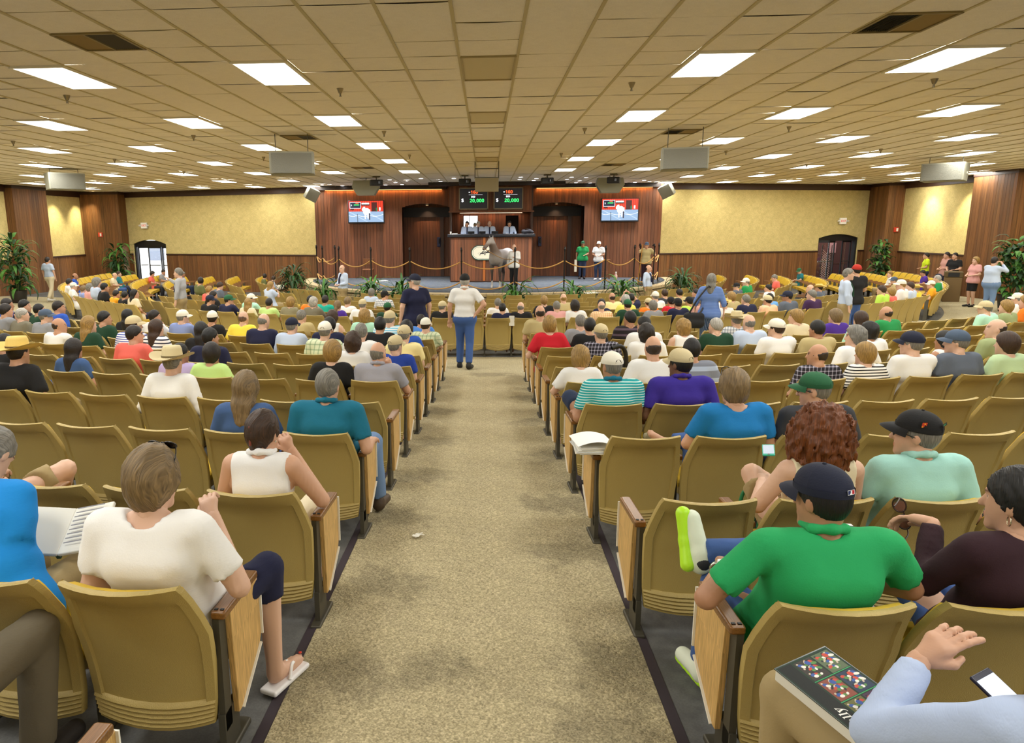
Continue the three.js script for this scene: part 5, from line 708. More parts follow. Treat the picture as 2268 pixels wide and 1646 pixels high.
[4.23, -16.68, 0.287, 0.89, "sk", "ck", "red", "lap", 0, "person in red and black cap, second row past cross-aisle, eighth seat right from middle"],
[4.61, -15.64, 0.292, 0.95, "sg", "cn", "rose", "rest", 0, "person in rose and navy cap, first row past cross-aisle, ninth seat right from middle"],
[5.12, -19.34, 0.414, 0.94, "sk", 0, "tan", "lap", 0, "person in tan shirt, fourth row past cross-aisle, tenth seat right from middle"],
[5.61, -19.57, 0.456, 0.92, "sd", 0, "charcoal", "lap", 50, "person in charcoal shirt, fourth row past cross-aisle, eleventh seat right from middle"],
[6.53, -21.43, 0.599, 0.99, "sk", 0, "slate", "lap", 20, "person in slate shirt, fifth row past cross-aisle, thirteenth seat right from middle"],
[4.69, -16.82, 0.319, 0.88, "sd", "ck", "lime", "lap", 10, "person in lime and black cap, second row past cross-aisle, ninth seat right from middle"],
[5.15, -15.81, 0.327, 0.89, "sn", "sy", "white", "lap", 0, "person in white and straw sun hat, first row past cross-aisle, tenth seat right from middle"],
[5.31, -17.04, 0.363, 0.92, "sk", "cn", "white", "lap", 0, "person in white and navy cap, second row past cross-aisle, tenth seat right from middle"],
[5.68, -16.01, 0.362, 0.94, "sg", 0, "navy", "lap", 10, "person in navy shirt, first row past cross-aisle, eleventh seat right from middle"],
[6.21, -16.22, 0.397, 0.91, "sd", "ct", "peach", "lap", 20, "person in peach and tan cap, first row past cross-aisle, twelfth seat right from middle"],
[3.84, -11.21, 0.192, 0.93, "sg", "ht", "plaidwb", "lap", 0, "person in grey plaid and tan cowboy hat, tenth row, sixth seat right of aisle"],
[7.99, -22.61, 0.761, 0.98, "sg", "cw", "green", "lap", 40, "person in green and white cap, fifth row past cross-aisle, sixteenth seat right from middle"],
[7.57, -22.23, 0.712, 0.89, "sg", "ck", "slate", "lap", 40, "person in slate and black cap, fifth row past cross-aisle, fifteenth seat right from middle"],
[3.68, -10.24, 0.175, 0.96, "bg", 0, "paleblue", "lap", 0, "person in pale blue shirt, ninth row, sixth seat right of aisle"],
[3.2, -10.16, 0.152, 0.93, "sW", 0, "darkgreen", "lap", 30, "person in dark green shirt, ninth row, fifth seat right of aisle"],
[2.73, -10.09, 0.13, 0.92, "co", 0, "white", "bare", 10, "person in white shirt, ninth row, fourth seat right of aisle"],
[2.18, -10.03, 0.103, 0.96, "sk", 0, "white", "lap", 30, "person in white shirt, ninth row, third seat right of aisle"],
[5.74, -17.21, 0.395, 0.94, "wo", 0, "tan", "lap", 20, "person in tan shirt, second row past cross-aisle, eleventh seat right from middle"],
[1.65, -7.14, 0.069, 0.98, "bk", 0, "white", "rest", 0, "person in white shirt, sixth row, second seat right of aisle"],
[2.04, -7.17, 0.085, 0.96, "sk", 0, "greystripe", "rest", 0, "person in grey striped shirt, sixth row, third seat right of aisle"],
[9.7, -24.66, 0.992, 0.96, "sg", 0, "coral", "read", 30, "person in coral shirt, fifth row past cross-aisle, twenty-first seat right from middle"],
[12.68, -29.81, 1.477, 0.88, "sg", "cg", "teal", "read", 30, "person in teal and green cap, fourth row past cross-aisle, thirty-fourth seat right from middle"],
[8.13, -21.19, 0.692, 0.91, "sk", 0, "white", "lap", 30, "person in white shirt, fourth row past cross-aisle, sixteenth seat right from middle"],
[6.72, -16.44, 0.433, 0.97, "sk", "cn", "slate", "lap", 40, "person in slate and navy cap, first row past cross-aisle, thirteenth seat right from middle"],
[6.85, -17.73, 0.477, 0.88, "sk", 0, "sky", "lap", 20, "person in sky shirt, second row past cross-aisle, thirteenth seat right from middle"],
[8.97, -20.47, 0.706, 0.91, "bg", 0, "black", "out", 40, "person in black shirt, third row past cross-aisle, eighteenth seat right from middle"],
[9.4, -20.84, 0.747, 0.9, "sd", "sy", "slate", "lap", 20, "person in slate and straw sun hat, third row past cross-aisle, nineteenth seat right from middle"],
[7.39, -16.77, 0.479, 0.97, "sg", 0, "plum", "lap", 30, "person in plum shirt, first row past cross-aisle, fourteenth seat right from middle"],
[14.09, -26.05, 1.233, 0.88, "wo", 0, "white", "lap", 40, "person in white shirt, second row past cross-aisle, thirty-third seat right from middle"],
[4.81, -11.43, 0.241, 0.94, "wo", 0, "cream", "lap", 40, "person in cream shirt, tenth row, eighth seat right of aisle"],
[3.69, -9.31, 0.168, 0.97, "sn", "cw", "white", "chin", 30, "person in white and white cap, eighth row, sixth seat right of aisle"],
[4.24, -9.41, 0.194, 0.95, "sk", 0, "tan", "chin", 20, "person in tan shirt, eighth row, seventh seat right of aisle"],
[5.49, -11.61, 0.276, 0.93, "wy", 0, "purple", "lap", 20, "person in purple shirt, tenth row, ninth seat right of aisle"],
[5.37, -10.61, 0.258, 0.96, "ln", 0, "mint", "lap", 0, "person in mint shirt, ninth row, ninth seat right of aisle"],
[6.45, -11.91, 0.326, 0.94, "bd", 0, "green", "lap", 10, "person in green shirt, tenth row, eleventh seat right of aisle"],
[4.26, -8.46, 0.187, 0.95, "cg", 0, "white", "rest", 40, "person in white shirt, seventh row, seventh seat right of aisle"],
[4.97, -9.56, 0.228, 0.91, "ck", 0, "white", "rest", 30, "person in white shirt, eighth row, eighth seat right of aisle"],
[10.07, -18.53, 0.679, 0.88, "wo", 0, "coral", "lap", 20, "person in coral shirt, first row past cross-aisle, twentieth seat right from middle"],
[12.62, -23.01, 1.006, 0.89, "sg", "cb", "tan", "lap", 30, "person in tan and blue-grey cap, second row past cross-aisle, twenty-seventh seat right from middle"],
[15.18, -25.84, 1.243, 0.88, "sd", 0, "purple", "read", 30, "person in purple shirt, first row past cross-aisle, thirty-sixth seat right from middle"],
[10.51, -18.89, 0.715, 1.02, "so", "cw", "white", "lap", 30, "person in white and white cap, first row past cross-aisle, twenty-first seat right from middle"],
[10.99, -19.33, 0.755, 0.95, "sn", 0, "paleblue", "lap", 30, "person in pale blue shirt, first row past cross-aisle, twenty-second seat right from middle"],
[13.51, -22.36, 1.002, 0.95, "sd", "cn", "white", "lap", 30, "person in white and navy cap, first row past cross-aisle, twenty-ninth seat right from middle"],
[13.2, -21.89, 0.967, 0.95, "sW", 0, "green", "rest", 30, "person in green shirt, first row past cross-aisle, twenty-eighth seat right from middle"],
[11.33, -19.66, 0.785, 0.88, "sg", "sy", "yellow", "lap", 20, "person in yellow and straw sun hat, first row past cross-aisle, twenty-third seat right from middle"],
[12.47, -20.92, 0.891, 0.88, "so", "cw", "gold", "lap", 20, "person in gold and white cap, first row past cross-aisle, twenty-sixth seat right from middle"],
[9.7, -18.23, 0.65, 0.95, "sn", 0, "lime", "lap", 20, "person in lime shirt, first row past cross-aisle, nineteenth seat right from middle"],
[8.5, -12.72, 0.435, 0.94, "sg", "ct", "mint", "lap", 30, "person in mint and tan cap, tenth row, fifteenth seat right of aisle"],
[9.0, -12.97, 0.463, 0.93, "wo", 0, "sage", "lap", 20, "person in sage shirt, tenth row, sixteenth seat right of aisle"],
[9.51, -13.23, 0.491, 0.98, "wo", 0, "orange", "lap", 10, "person in orange shirt, tenth row, seventeenth seat right of aisle"],
[10.58, -14.93, 0.582, 0.92, "sg", "cw", "white", "lap", 20, "person in white and white cap, eleventh row, nineteenth seat right of aisle"],
[6.08, -8.89, 0.268, 0.98, "bn", 0, "sage", "lap", 40, "person in sage shirt, seventh row, tenth seat right of aisle"],
[4.31, -7.48, 0.181, 0.98, "sg", "cn", "white", "chin", 30, "person in white and navy cap, sixth row, seventh seat right of aisle"],
[4.83, -7.58, 0.203, 0.98, "sg", "cb", "slate", "lap", 40, "person in slate and blue-grey cap, sixth row, eighth seat right of aisle"],
[5.38, -8.7, 0.237, 0.88, "wk", 0, "white", "bare", 10, "person in white shirt, seventh row, ninth seat right of aisle"],
[5.38, -7.7, 0.227, 0.95, "wn", 0, "palegreen", "lap", 10, "person in pale green shirt, sixth row, ninth seat right of aisle"],
[5.93, -7.83, 0.251, 0.95, "sg", "ck", "stripey", "rest", 10, "person in yellow striped and black cap, sixth row, tenth seat right of aisle"],
[3.32, -7.32, 0.139, 0.9, "bd", 0, "plaidbw", "rest", 40, "person in dark plaid shirt, sixth row, fifth seat right of aisle"],
[3.81, -7.39, 0.16, 0.9, "wo", 0, "stripekw", "rest", 20, "person in black-striped shirt, sixth row, sixth seat right of aisle"],
[-4.53, -7.52, -0.19, 0.9, "ld", 0, "denim", "lap", 0, "person in denim shirt, sixth row, seventh seat left of aisle"],
[-2.83, -6.18, -0.113, 0.96, "sg", "ht", "white", "rest", 0, "person in white and tan cowboy hat, fifth row, fourth seat left of aisle"],
[-2.88, -7.26, -0.121, 0.9, "wd", 0, "limepale", "rest", 0, "person in pale lime shirt, sixth row, fourth seat left of aisle"],
[-3.26, -7.31, -0.137, 0.89, "sk", 0, "lavender", "lap", -20, "person in lavender shirt, sixth row, fifth seat left of aisle"]
];
// ---------- the seated crowd ----------
const BOT = ['jeans', 'khaki', 'darkjeans', 'navy', 'charcoal', 'tan', 'jeans', 'khaki'];
for (const [x, z, th, s, hair, hat, top, pose, hy, label] of CROWD) {
  const d = Math.hypot(x, z), lod = d < 10.6 ? 1 : 2, fem = 'wlpuc'.includes(hair[0]) && !['cd', 'cg', 'ck'].includes(hair);
  const arms = { lap: ['lap', 'lap'], rest: ['rest', 'rest'], chin: ['lap', 'chin'], read: ['read', 'read'], up: ['up', 'up'], camera: ['camera', 'camera'], out: ['lap', 'out'], bare: ['lap', 'rest'], slump: ['slump', 'lap'] }[pose];
  const long = ['white', 'paleblue', 'periwinkle'].includes(top) && !fem && rnd() < .4, q = Math.round(hy / 15) * 15, big = !fem && rnd() < .35;
  const skin = (top === 'blue' && x < -8) || hair === 'wk' ? 'c' : hair[1] === 'k' ? ['e', 'a', 'c'][Math.floor(rnd() * 2.4)] : hair[1] === 'd' ? ['a', 'e'][Math.floor(rnd() * 2)] : 'b';
  const sl = pose === 'bare' ? 'none' : long ? 'long' : 'short', lean = pose === 'camera' || pose === 'read' ? .05 : pose === 'slump' ? .1 : 0;
  person({ x, y: floorY(x, z), z, turn: th, s, lod, hair, hat: hat || null, top, bot: BOT[Math.floor(rnd() * 8)], sl, armL: arms[0], armR: arms[1], hy: q * Math.PI / 180, hp: pose === 'read' ? .35 : .06, lean, sw: fem ? .165 : .19, girth: big ? 1.15 : fem ? .93 : 1, skin, label, group: 'people seated in the hall', key: [pose, fem, hair[0], hat ? 1 : 0, q, sl, big].join('/') });
}
// ---------- ring posts and ropes ----------
{
  const iron = mat('#1b1512', 0.5, { metalness: 0.4 }), rope = mat('#b98c4a', 0.85);
  const spots = [[-6.8, 28.5], [-6.29, 27.29], [-5.88, 27.7], [-5.41, 26.1], [-4.03, 24.92], [-2.58, 24.17], [-0.82, 23.75], [0.94, 23.76], [2.61, 24.18], [4.09, 24.95], [5.27, 25.95], [5.79, 27.5], [6.25, 27.22], [6.79, 28.8]];
  const F = frame([0, 1.4, 0]), head = skinMesh([limb([0, 1.36, 0], [0, 1.42, .0], .03, .034, .02), limb([0, 1.42, 0], [0, 1.47, -.03], .034, .028, .02), limb([0, 1.475, -.02], [0, 1.435, -.09], .03, .018, .015), limb([-.014, 1.49, -.01], [-.018, 1.525, -.012], .008, .005, .006), limb([.014, 1.49, -.01], [.018, 1.525, -.012], .008, .005, .006)], .009);
  let proto; const objs = spots.map(([x, d], i) => {
    const label = `black ring post with a horse-head finial, ${ORD[i + 1]} from the left`; const p = [x, STAGE_Y, -d];
    if (!proto) { proto = thing('ring_post', label, 'post', p, Math.PI, 'ring posts'); part('pole', cyl(0.024, 0.026, 1.36, 0, 0.68, 0, 12), iron, proto); part('foot', lathe([[0.001, 0.04], [0.03, 0.04], [0.1, 0.015], [0.11, 0]], 16), iron, proto); part('horse_head', head, iron, proto); part('rope_ring', join([new THREE.TorusGeometry(0.035, 0.012, 6, 14).rotateX(Math.PI / 2).translate(0, 1.05, 0), new THREE.TorusGeometry(0.035, 0.012, 6, 14).rotateX(Math.PI / 2).translate(0, 0.38, 0)]), iron, proto); return proto; }
    return dup(proto, p, Math.PI + rr(-.8, .8), label);
  });
  const pairs = [[0, 1], [1, 3], [0, 2], [3, 4], [4, 5], [5, 6], [6, 7], [7, 8], [8, 9], [9, 10], [10, 12], [11, 13], [12, 13]];
  for (const [h, w] of [[1.05, 'upper'], [0.38, 'lower']]) pairs.forEach(([a, b], i) => {
    const A = spots[a], B = spots[b], pts = [], L = Math.hypot(A[0] - B[0], A[1] - B[1]); for (let k = 0; k <= 12; k++) { const t = k / 12; pts.push([lerp(A[0], B[0], t), STAGE_Y + h - (0.06 + 0.11 * L) * 4 * t * (1 - t), -lerp(A[1], B[1], t)]); }
    solo('rope', tube(pts, 0.02, 20, 6), rope, `${w} tan rope sagging between the ${ORD[a + 1]} and ${ORD[b + 1]} ring posts`, 'rope', 'ring ropes');
  });
}
// ---------- plants ----------
const leafMat = [mat('#2c5a1e', 0.6), mat('#1c3f18', 0.6), mat('#46792a', 0.6)], soil = mat('#2a1d14', 1);
function blade(len, wid, droop, n = 5) { return gridGeo((u, v) => { const w = wid * Math.sin(Math.PI * Math.min(1, 0.12 + v * 0.88)) * (u - 0.5); return [w, len * (v * Math.cos(droop * v * 0.9)), -len * v * Math.sin(droop * v) * 0.9 - Math.abs(u - 0.5) * wid * 0.3, u, v]; }, 2, n); }
function bush(name, label, x, z, y, h, r, n, leafL, leafW, pot, tone = 0, potH = 0.3) {
  const o = thing(name, label, 'plant', [x, y, z]); const gs = [[], []];
  for (let i = 0; i < n; i++) { const a = rr(0, 6.283), t = rnd(), b = blade(leafL * rr(.7, 1.2), leafW * rr(.8, 1.2), rr(.8, 1.9)); const tilt = rr(0.15, 1.1) * (1 - .3 * t); b.rotateX(-tilt).rotateY(a).translate(Math.sin(a + Math.PI) * r * .35 * rnd(), potH + (h - leafL * .5) * t * rr(.7, 1), Math.cos(a + Math.PI) * r * .35 * rnd()); gs[i % 2].push(b); }
  part('foliage', join(gs[0]), leafMat[tone], o); part('foliage', join(gs[1]), leafMat[(tone + 1) % 3], o);
  const st = []; for (let i = 0; i < 6; i++) { const a = i * 1.05; st.push(tube([[0, potH - .05, 0], [Math.sin(a) * r * .15, potH + h * .4, Math.cos(a) * r * .15], [Math.sin(a) * r * .3, h * .85 + potH * .2, Math.cos(a) * r * .3]], .009, 8, 5)); } part('stems', join(st), mat('#4a5a2a', .7), o);
  part('pot', lathe([[0.001, 0], [pot * .75, 0], [pot, potH], [pot * .92, potH], [pot * .88, potH - .04], [0.001, potH - .04]], 20), mat('#2e2a26', .6), o); part('soil', cyl(pot * .88, pot * .88, .02, 0, potH - .03, 0, 18), soil, o); return o;
}
[[-6.75, 24.6, 1.4, 'large bushy plant at the left end of the brick stage'], [-5.55, 24.0, .95, 'second arching plant from the left before the stage'], [-3.7, 22.95, 1.0, 'arching plant beside the left bidder in a tie'], [-2.65, 22.5, .95, 'arching plant behind the standing person in navy'], [.92, 22.3, .85, 'arching plant before the horse and handler'], [2.75, 22.7, .85, 'arching plant right of the middle of the stage'], [4.35, 23.3, .95, 'arching plant beside the person taking a photo'], [6.6, 24.6, 1.1, 'large bushy plant at the right end of the brick stage']].forEach(([x, d, h, l], i) => bush('arching_plant', l, x, -d, floorY(x, -d), h + .25, .7, i % 7 ? 80 : 140, .62, .075, .17, i % 7 ? 2 : 0));
bush('potted_palm', 'tall leafy potted plant at the left edge before the pillar', -17.0, -24.9, floorY(-17, -24.9), 2.3, 1.1, 150, .55, .13, .3, 1, .45); bush('potted_palm', 'tall leafy potted plant between the left pillar and the bright door', -17.1, -32.3, floorY(-17.1, -32.3), 1.95, .9, 120, .6, .12, .26, 1, .4);
bush('potted_fig', 'round bushy potted fig at the right corner pillar', 16.75, -31.6, floorY(16.7, -31.6), 1.75, 1.0, 220, .3, .12, .26, 1, .4); bush('potted_fig', 'tall bushy potted fig behind the person photographing, right edge', 15.7, -22.3, floorY(15.7, -22.3), 1.95, 1.3, 300, .34, .12, .34, 1, .5);
// ---------- the horse ----------
{
  const o = thing('horse', 'grey horse standing in the ring, head raised', 'horse', [0.5, STAGE_Y, -25.6], -0.42); o.scale.setScalar(0.9); const sp = frame([0, 0, 0]);
  const leg = (x, z, fore, dx = 0) => fore ? [limb([x * .9, 1.15, z - .02], [x, .92, z], .13, .085, .06), limb([x, .92, z], [x + dx, .52, z + .01], .082, .048, .03), limb([x + dx, .52, z + .01], [x + dx, .16, z], .045, .032, .015), limb([x + dx, .16, z], [x + dx, .05, z + .05], .036, .05, .015)] : [limb([x * .8, 1.2, z + .08], [x, .86, z + .12], .2, .12, .08), limb([x, .86, z + .12], [x, .58, z - .1], .11, .06, .04), limb([x, .58, z - .1], [x, .18, z - .05], .056, .036, .015), limb([x, .18, z - .05], [x, .05, z], .038, .05, .015)];
  const pr = [limb([0, 1.24, .42], [0, 1.22, -.1], .26, .29, .1), limb([0, 1.22, -.1], [0, 1.3, -.72], .29, .27, .1), limb([0, 1.1, .5], [0, 1.3, .5], .2, .2, .1), limb([0, 1.38, .5], [-.06, 1.78, .72], .19, .125, .1), limb([-.06, 1.78, .72], [-.08, 1.9, .74], .12, .105, .05), limb([-.08, 1.9, .76], [-.2, 1.62, 1.08], .1, .062, .05), limb([-.19, 1.63, 1.06], [-.22, 1.58, 1.12], .064, .055, .03), limb([-.13, 1.98, .73], [-.15, 2.1, .74], .03, .01, .015), limb([-.02, 1.99, .72], [.0, 2.1, .73], .03, .01, .015), ...leg(-.17, .45, true, .02), ...leg(.17, .42, true), ...leg(-.18, -.68, false), ...leg(.18, -.74, false)];
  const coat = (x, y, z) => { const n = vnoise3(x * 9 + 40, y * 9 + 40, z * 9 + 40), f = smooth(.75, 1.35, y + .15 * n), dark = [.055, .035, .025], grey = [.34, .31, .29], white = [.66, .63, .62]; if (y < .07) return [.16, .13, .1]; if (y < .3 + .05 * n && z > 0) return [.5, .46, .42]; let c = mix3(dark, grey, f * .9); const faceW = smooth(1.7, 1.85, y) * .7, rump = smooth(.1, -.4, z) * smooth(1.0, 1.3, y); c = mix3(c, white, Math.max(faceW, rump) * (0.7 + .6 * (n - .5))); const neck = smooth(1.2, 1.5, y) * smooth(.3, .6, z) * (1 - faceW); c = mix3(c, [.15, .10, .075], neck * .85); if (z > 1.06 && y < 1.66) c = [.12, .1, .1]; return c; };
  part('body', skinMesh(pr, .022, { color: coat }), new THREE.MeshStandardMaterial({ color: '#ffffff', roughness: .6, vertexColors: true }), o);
  part('mane', skinMesh([limb([-.03, 1.93, .66], [.05, 1.45, .38], .035, .06, .03), limb([-.1, 2.0, .8], [-.14, 1.85, .88], .03, .015, .02)], .014), mat('#6a625c', .8), o); part('tail', skinMesh([limb([0, 1.42, -.98], [.03, 1.1, -1.1], .05, .07, .04), limb([.03, 1.1, -1.1], [.05, .55, -1.08], .07, .03, .04)], .02), mat('#575250', .8), o);
  part('bridle', join([tube([[-.13, 1.66, .98], [-.24, 1.72, 1.02], [-.25, 1.66, 1.07], [-.16, 1.57, 1.03]], .01, 16, 5), tube([[-.05, 1.98, .68], [-.17, 1.86, .82], [-.26, 1.64, 1.03]], .009, 14, 5)]), mat('#8a6a4a', .6), o);
  for (const s of [-1, 1]) part('eye', new THREE.SphereGeometry(.02, 10, 8).translate(-.12 + s * .085, 1.84, .86), M.black, o);
  solo('lead_rope', tube([[0.5 - .62, STAGE_Y + 1.46, -24.55], [0.55, STAGE_Y + 1.1, -24.75], [.88, STAGE_Y + 1.05, -25.05]], .014, 14, 5), mat('#9a7a50', .8), 'tan lead rope from the horse bridle to the handler', 'rope');
}
// ---------- small things on the stage and stand ----------
{
  const ch = thing('wooden_chair', 'brown slatted wooden chair against the left stage wall', 'chair', [-5.05, STAGE_Y, -30.4], Math.PI); ch.scale.setScalar(.9); const wd = mat('#7a4a22', .6);
  part('seat', rbox(.5, .05, .45, .01, 0, .45, 0), wd, ch); part('backrest', rbox(.5, .28, .04, .01, 0, .82, .22), wd, ch); for (const [a, b] of [[-.22, -.19], [.22, -.19], [-.22, .2], [.22, .2]]) part('leg', box(.04, b > 0 ? .95 : .44, .04, a, b > 0 ? .475 : .22, b), wd, ch);
  const st = thing('wooden_stool', 'plain wooden stool against the right stage wall', 'stool', [4.95, STAGE_Y, -30.3]); part('seat', box(.42, .04, .36, 0, .78, 0), wd, st); for (const [a, b] of [[-.18, -.15], [.18, -.15], [-.18, .15], [.18, .15]]) part('leg', box(.035, .78, .035, a, .39, b), wd, st); part('stretcher', box(.36, .03, .03, 0, .3, .15), wd, st);
  const sb = thing('spray_bottle', 'pink and white spray bottle on the stage floor, right', 'bottle', [5.35, STAGE_Y, -29.9]); part('bottle', lathe([[.001, 0], [.06, 0], [.062, .16], [.03, .22], [.025, .26]], 14), mat('#e2b8a8', .4), sb); part('trigger', join([box(.05, .05, .1, 0, .285, .02), box(.02, .06, .02, 0, .24, .05)]), M.white, sb);
  const bt = thing('barn_broom', 'leaning barn fork handle beside the person in tan, right of the ring', 'tool', [5.62, STAGE_Y, -26.9]); part('handle', cyl(.018, .018, 1.5, 0, .75, 0, 8).rotateZ(-.08), mat('#a8782e', .6), bt); part('head', box(.3, .05, .06, .06, .03, 0), mat('#6a5434', .8), bt);
  for (const [x, d, l] of [[-4.3, 29.2, 'white paper lying on the stage floor, left'], [3.45, 23.55, 'white paper on the brick coping, right of the middle']]) { const p = thing('paper_sheet', l, 'paper', [x, STAGE_Y + (d < 25 ? .022 : .008), -d], .4); part('sheet', rbox(.5, .012, .3, .004), M.white, p); part('fold', box(.24, .006, .28, .08, .01, 0).rotateZ(.03), mat('#d8d6cc', .8), p); }
  const top = STAGE_Y + 1.89;
  [[-.78, 'first'], [-.34, 'second'], [.15, 'third'], [.9, 'fourth']].forEach(([x, l], i) => { if (i < 3) { const m = thing('desk_monitor', `small dark monitor on the auction counter, ${l} from the left`, 'monitor', [x + .18, top, -28.62], Math.PI, 'counter monitors'); part('screen', rbox(.26, .1, .03, .01, 0, .06, 0).rotateX(-.3), M.black, m); part('stand', box(.1, .03, .08, 0, .015, .02), M.black, m); } });
  const bag = thing('dark_bag', 'dark crumpled bag on the right end of the auction counter', 'bag', [1.62, top, -28.75]); part('body', skinMesh([limb([-.16, .08, 0], [.12, .09, 0], .085, .075, .05), limb([.05, .12, 0], [.2, .06, .03], .06, .05, .03)], .02, { disp: (x, y, z) => .02 * (vnoise3(x * 20 + 9, y * 20 + 9, z * 20 + 9) - .5), cuts: [(x, y, z) => .002 - y] }), mat('#26262c', .7), bag); part('strap', tube([[-.14, .12, .02], [-.02, .2, .05], [.1, .14, .03]], .01, 12, 5), M.black, bag);
  const pp = thing('paper_stack', 'white papers on the left end of the auction counter', 'paper', [-1.25, top, -28.7]); part('stack', rbox(.22, .03, .2, .005, 0, .015, 0), M.white, pp); part('cup', lathe([[.001, 0], [.03, 0], [.035, .1], [.032, .1]], 12).translate(-.16, 0, 0), M.white, pp);
  const tr = thing('waste_bin', 'brown waste bin with a flap top against the right wall', 'bin', [16.1, floorY(16.1, -25.7), -25.7], -.5); part('body', rbox(.5, .85, .5, .02, 0, .425, 0), mat('#6a5430', .6), tr); part('lid', rbox(.53, .2, .53, .03, 0, .94, 0), mat('#57451f', .6), tr); part('flap', box(.32, .14, .02, 0, .94, .265), M.black, tr);
  const dr = thing('drink_box', 'white box on the side table beside the seats near the stage, left', 'box', [-8.05, floorY(-8, -26.6) + .62, -26.6], .2); part('box', rbox(.75, .1, .4, .02, 0, .05, 0), M.white, dr); part('lid', rbox(.7, .03, .36, .01, 0, .11, 0), mat('#d8d4c4', .7), dr); part('post', box(.06, .6, .06, .1, -.31, 0), M.steel, dr);
}
// ---------- people on the stage and standing in the hall ----------
{
  const P0 = { stand: true, lod: 1, shoe: '#1c1a18' };
  const up = (x, z, o) => person({ ...P0, x, z, y: o.y ?? floorY(x, z), ...o });
  up(.97, -25.2, { y: STAGE_Y, s: .9, turn: 2.6, hair: 'bo', top: 'white', sl: 'long', bot: 'black', armL: 'lead', armR: 'hang', skin: 'b', hy: .5, label: 'person in white shirt and black trousers holding the horse' });
  up(4.0, -30.2, { y: STAGE_Y, s: .9, turn: 3.0, hair: 'sd', hat: 'cg', top: 'green', bot: 'darkjeans', armL: 'hold', armR: 'hang', girth: 1.15, collar: 1, collarC: 'yellow', skin: 'c', label: 'person in green polo and green cap standing by the right arch' });
  up(4.55, -29.5, { y: STAGE_Y, s: .9, turn: 2.8, hair: 'sk', hat: 'cw', top: 'white', bot: 'darkjeans', armL: 'hold', armR: 'hold', skin: 'c', shoe: '#c8c8cc', label: 'person in white tee and white cap, arms folded on the stage' });
  solo('hand_towel', box(.1, .5, .04, 3.72, STAGE_Y + .55, -30.15), mat('#e6dcc0', .9), 'long cream towel hanging from the hand of the green polo person', 'towel');
  up(6.0, -27.4, { y: STAGE_Y, s: .9, turn: 2.9, hair: 'sg', hat: 'cb', top: 'tan', bot: 'maroon', armL: 'hip', armR: 'wave', skin: 'a', label: 'person in tan shirt and grey cap beyond the right ring posts' });
  const cy = STAGE_Y + 1.22;      // bidders behind the auction counter, seated on high chairs
  [[-.78, 'sd', 'first', 'a'], [-.33, 'sW', 'second', 'b'], [.13, 'bg', 'third', 'b'], [.93, 'sd', 'fourth', 'a']].forEach(([x, hair, w, skin], i) => { person({ x, y: cy, z: -29.35, turn: Math.PI, s: .92, lod: 1, hair, top: 'paleblue', sl: 'long', bot: 'navy', armL: i === 3 ? 'out' : 'read', armR: 'read', tie: 'navy', skin, hp: i === 1 || i === 2 ? .45 : .15, label: `person in pale blue shirt and tie behind the auction counter, ${w} from left` }); const h = thing('counter_chair', `high chair behind the auction counter, ${w} from the left`, 'chair', [x, cy, -29.35], Math.PI, 'counter chairs'); part('seat', rbox(.42, .06, .4, .02, 0, .35, 0), M.black, h); part('post', cyl(.03, .03, .32, 0, .18, 0, 10), M.steel, h); part('foot', cyl(.2, .22, .03, 0, .015, 0, 16), M.steel, h); });
  solo('stand_platform', box(3.0, .1, 1.3, .19, cy - .052, -29.75), M.darkWood, 'raised floor behind the auction counter', 'platform');
  [[-.86, 'first', 0], [-.5, 'second', .1]].forEach(([x, w, t]) => up(x, -31.75, { y: STAGE_Y + .75, s: .92, turn: Math.PI + t, hair: 'sd', top: 'charcoal', bot: 'black', skin: 'c', label: `person silhouetted in the bright window behind the counter, ${w} from left` }));
  up(-16.3, -25.75, { s: .96, turn: -.25, hair: 'sd', top: 'paleblue', bot: 'cream', tuck: 1, stride: .22, skin: 'a', shoe: '#e0ddd6', label: 'person in pale blue shirt and cream trousers walking along the left wall' });
  up(-7.75, -17.6, { s: 1.02, turn: 1.6, hair: 'sg', top: 'stripedgrey', sl: 'long', bot: 'khaki', tuck: 1, tie: 'navy', armL: 'hang', armR: 'wave', skin: 'b', stride: .1, label: 'person in grey shirt, dark tie and khakis raising one hand, left aisle' });
  up(-4.62, -22.75, { s: .98, turn: 2.3, hair: 'bg', top: 'paleblue', sl: 'long', bot: 'khaki', tuck: 1, tie: 'navy', armL: 'hold', armR: 'hold', skin: 'b', hy: .3, label: 'person in pale blue shirt and tie with notebook before the left stage end' });
  up(5.35, -24.0, { s: .92, turn: -2.2, hair: 'bd', top: 'paleblue', sl: 'long', bot: 'khaki', tuck: 1, tie: 'navy', skin: 'a', label: 'person in pale blue shirt and tie before the right stage end' });
  up(-1.31, -13.0, { s: 1.02, turn: .55, hair: 'sW', hat: 'cn', top: 'navy', bot: 'darkjeans', armL: 'hang', armR: 'hang', skin: 'b', hy: .6, girth: 1.15, lod: 0, open: false, label: 'standing person in navy shirt and navy cap beside the aisle' });
  up(-.4, -13.1, { s: 1.02, turn: -.1, hair: 'sW', hat: 'ck', top: 'white', bot: 'jeans', tuck: 1, armL: 'hang', armR: 'hip', stride: .16, skin: 'a', girth: 1.05, lod: 0, collar: 1, open: false, label: 'standing person in white polo, black cap and jeans in the aisle' });
  up(4.5, -14.6, { s: .98, turn: -.35, hair: 'lg', top: 'wornblue', sl: 'three', bot: 'pinstripe', armL: 'hang', armR: 'hang', skin: 'a', sw: .17, stride: .1, label: 'standing person in blue top and striped trousers with black shoulder bag' });
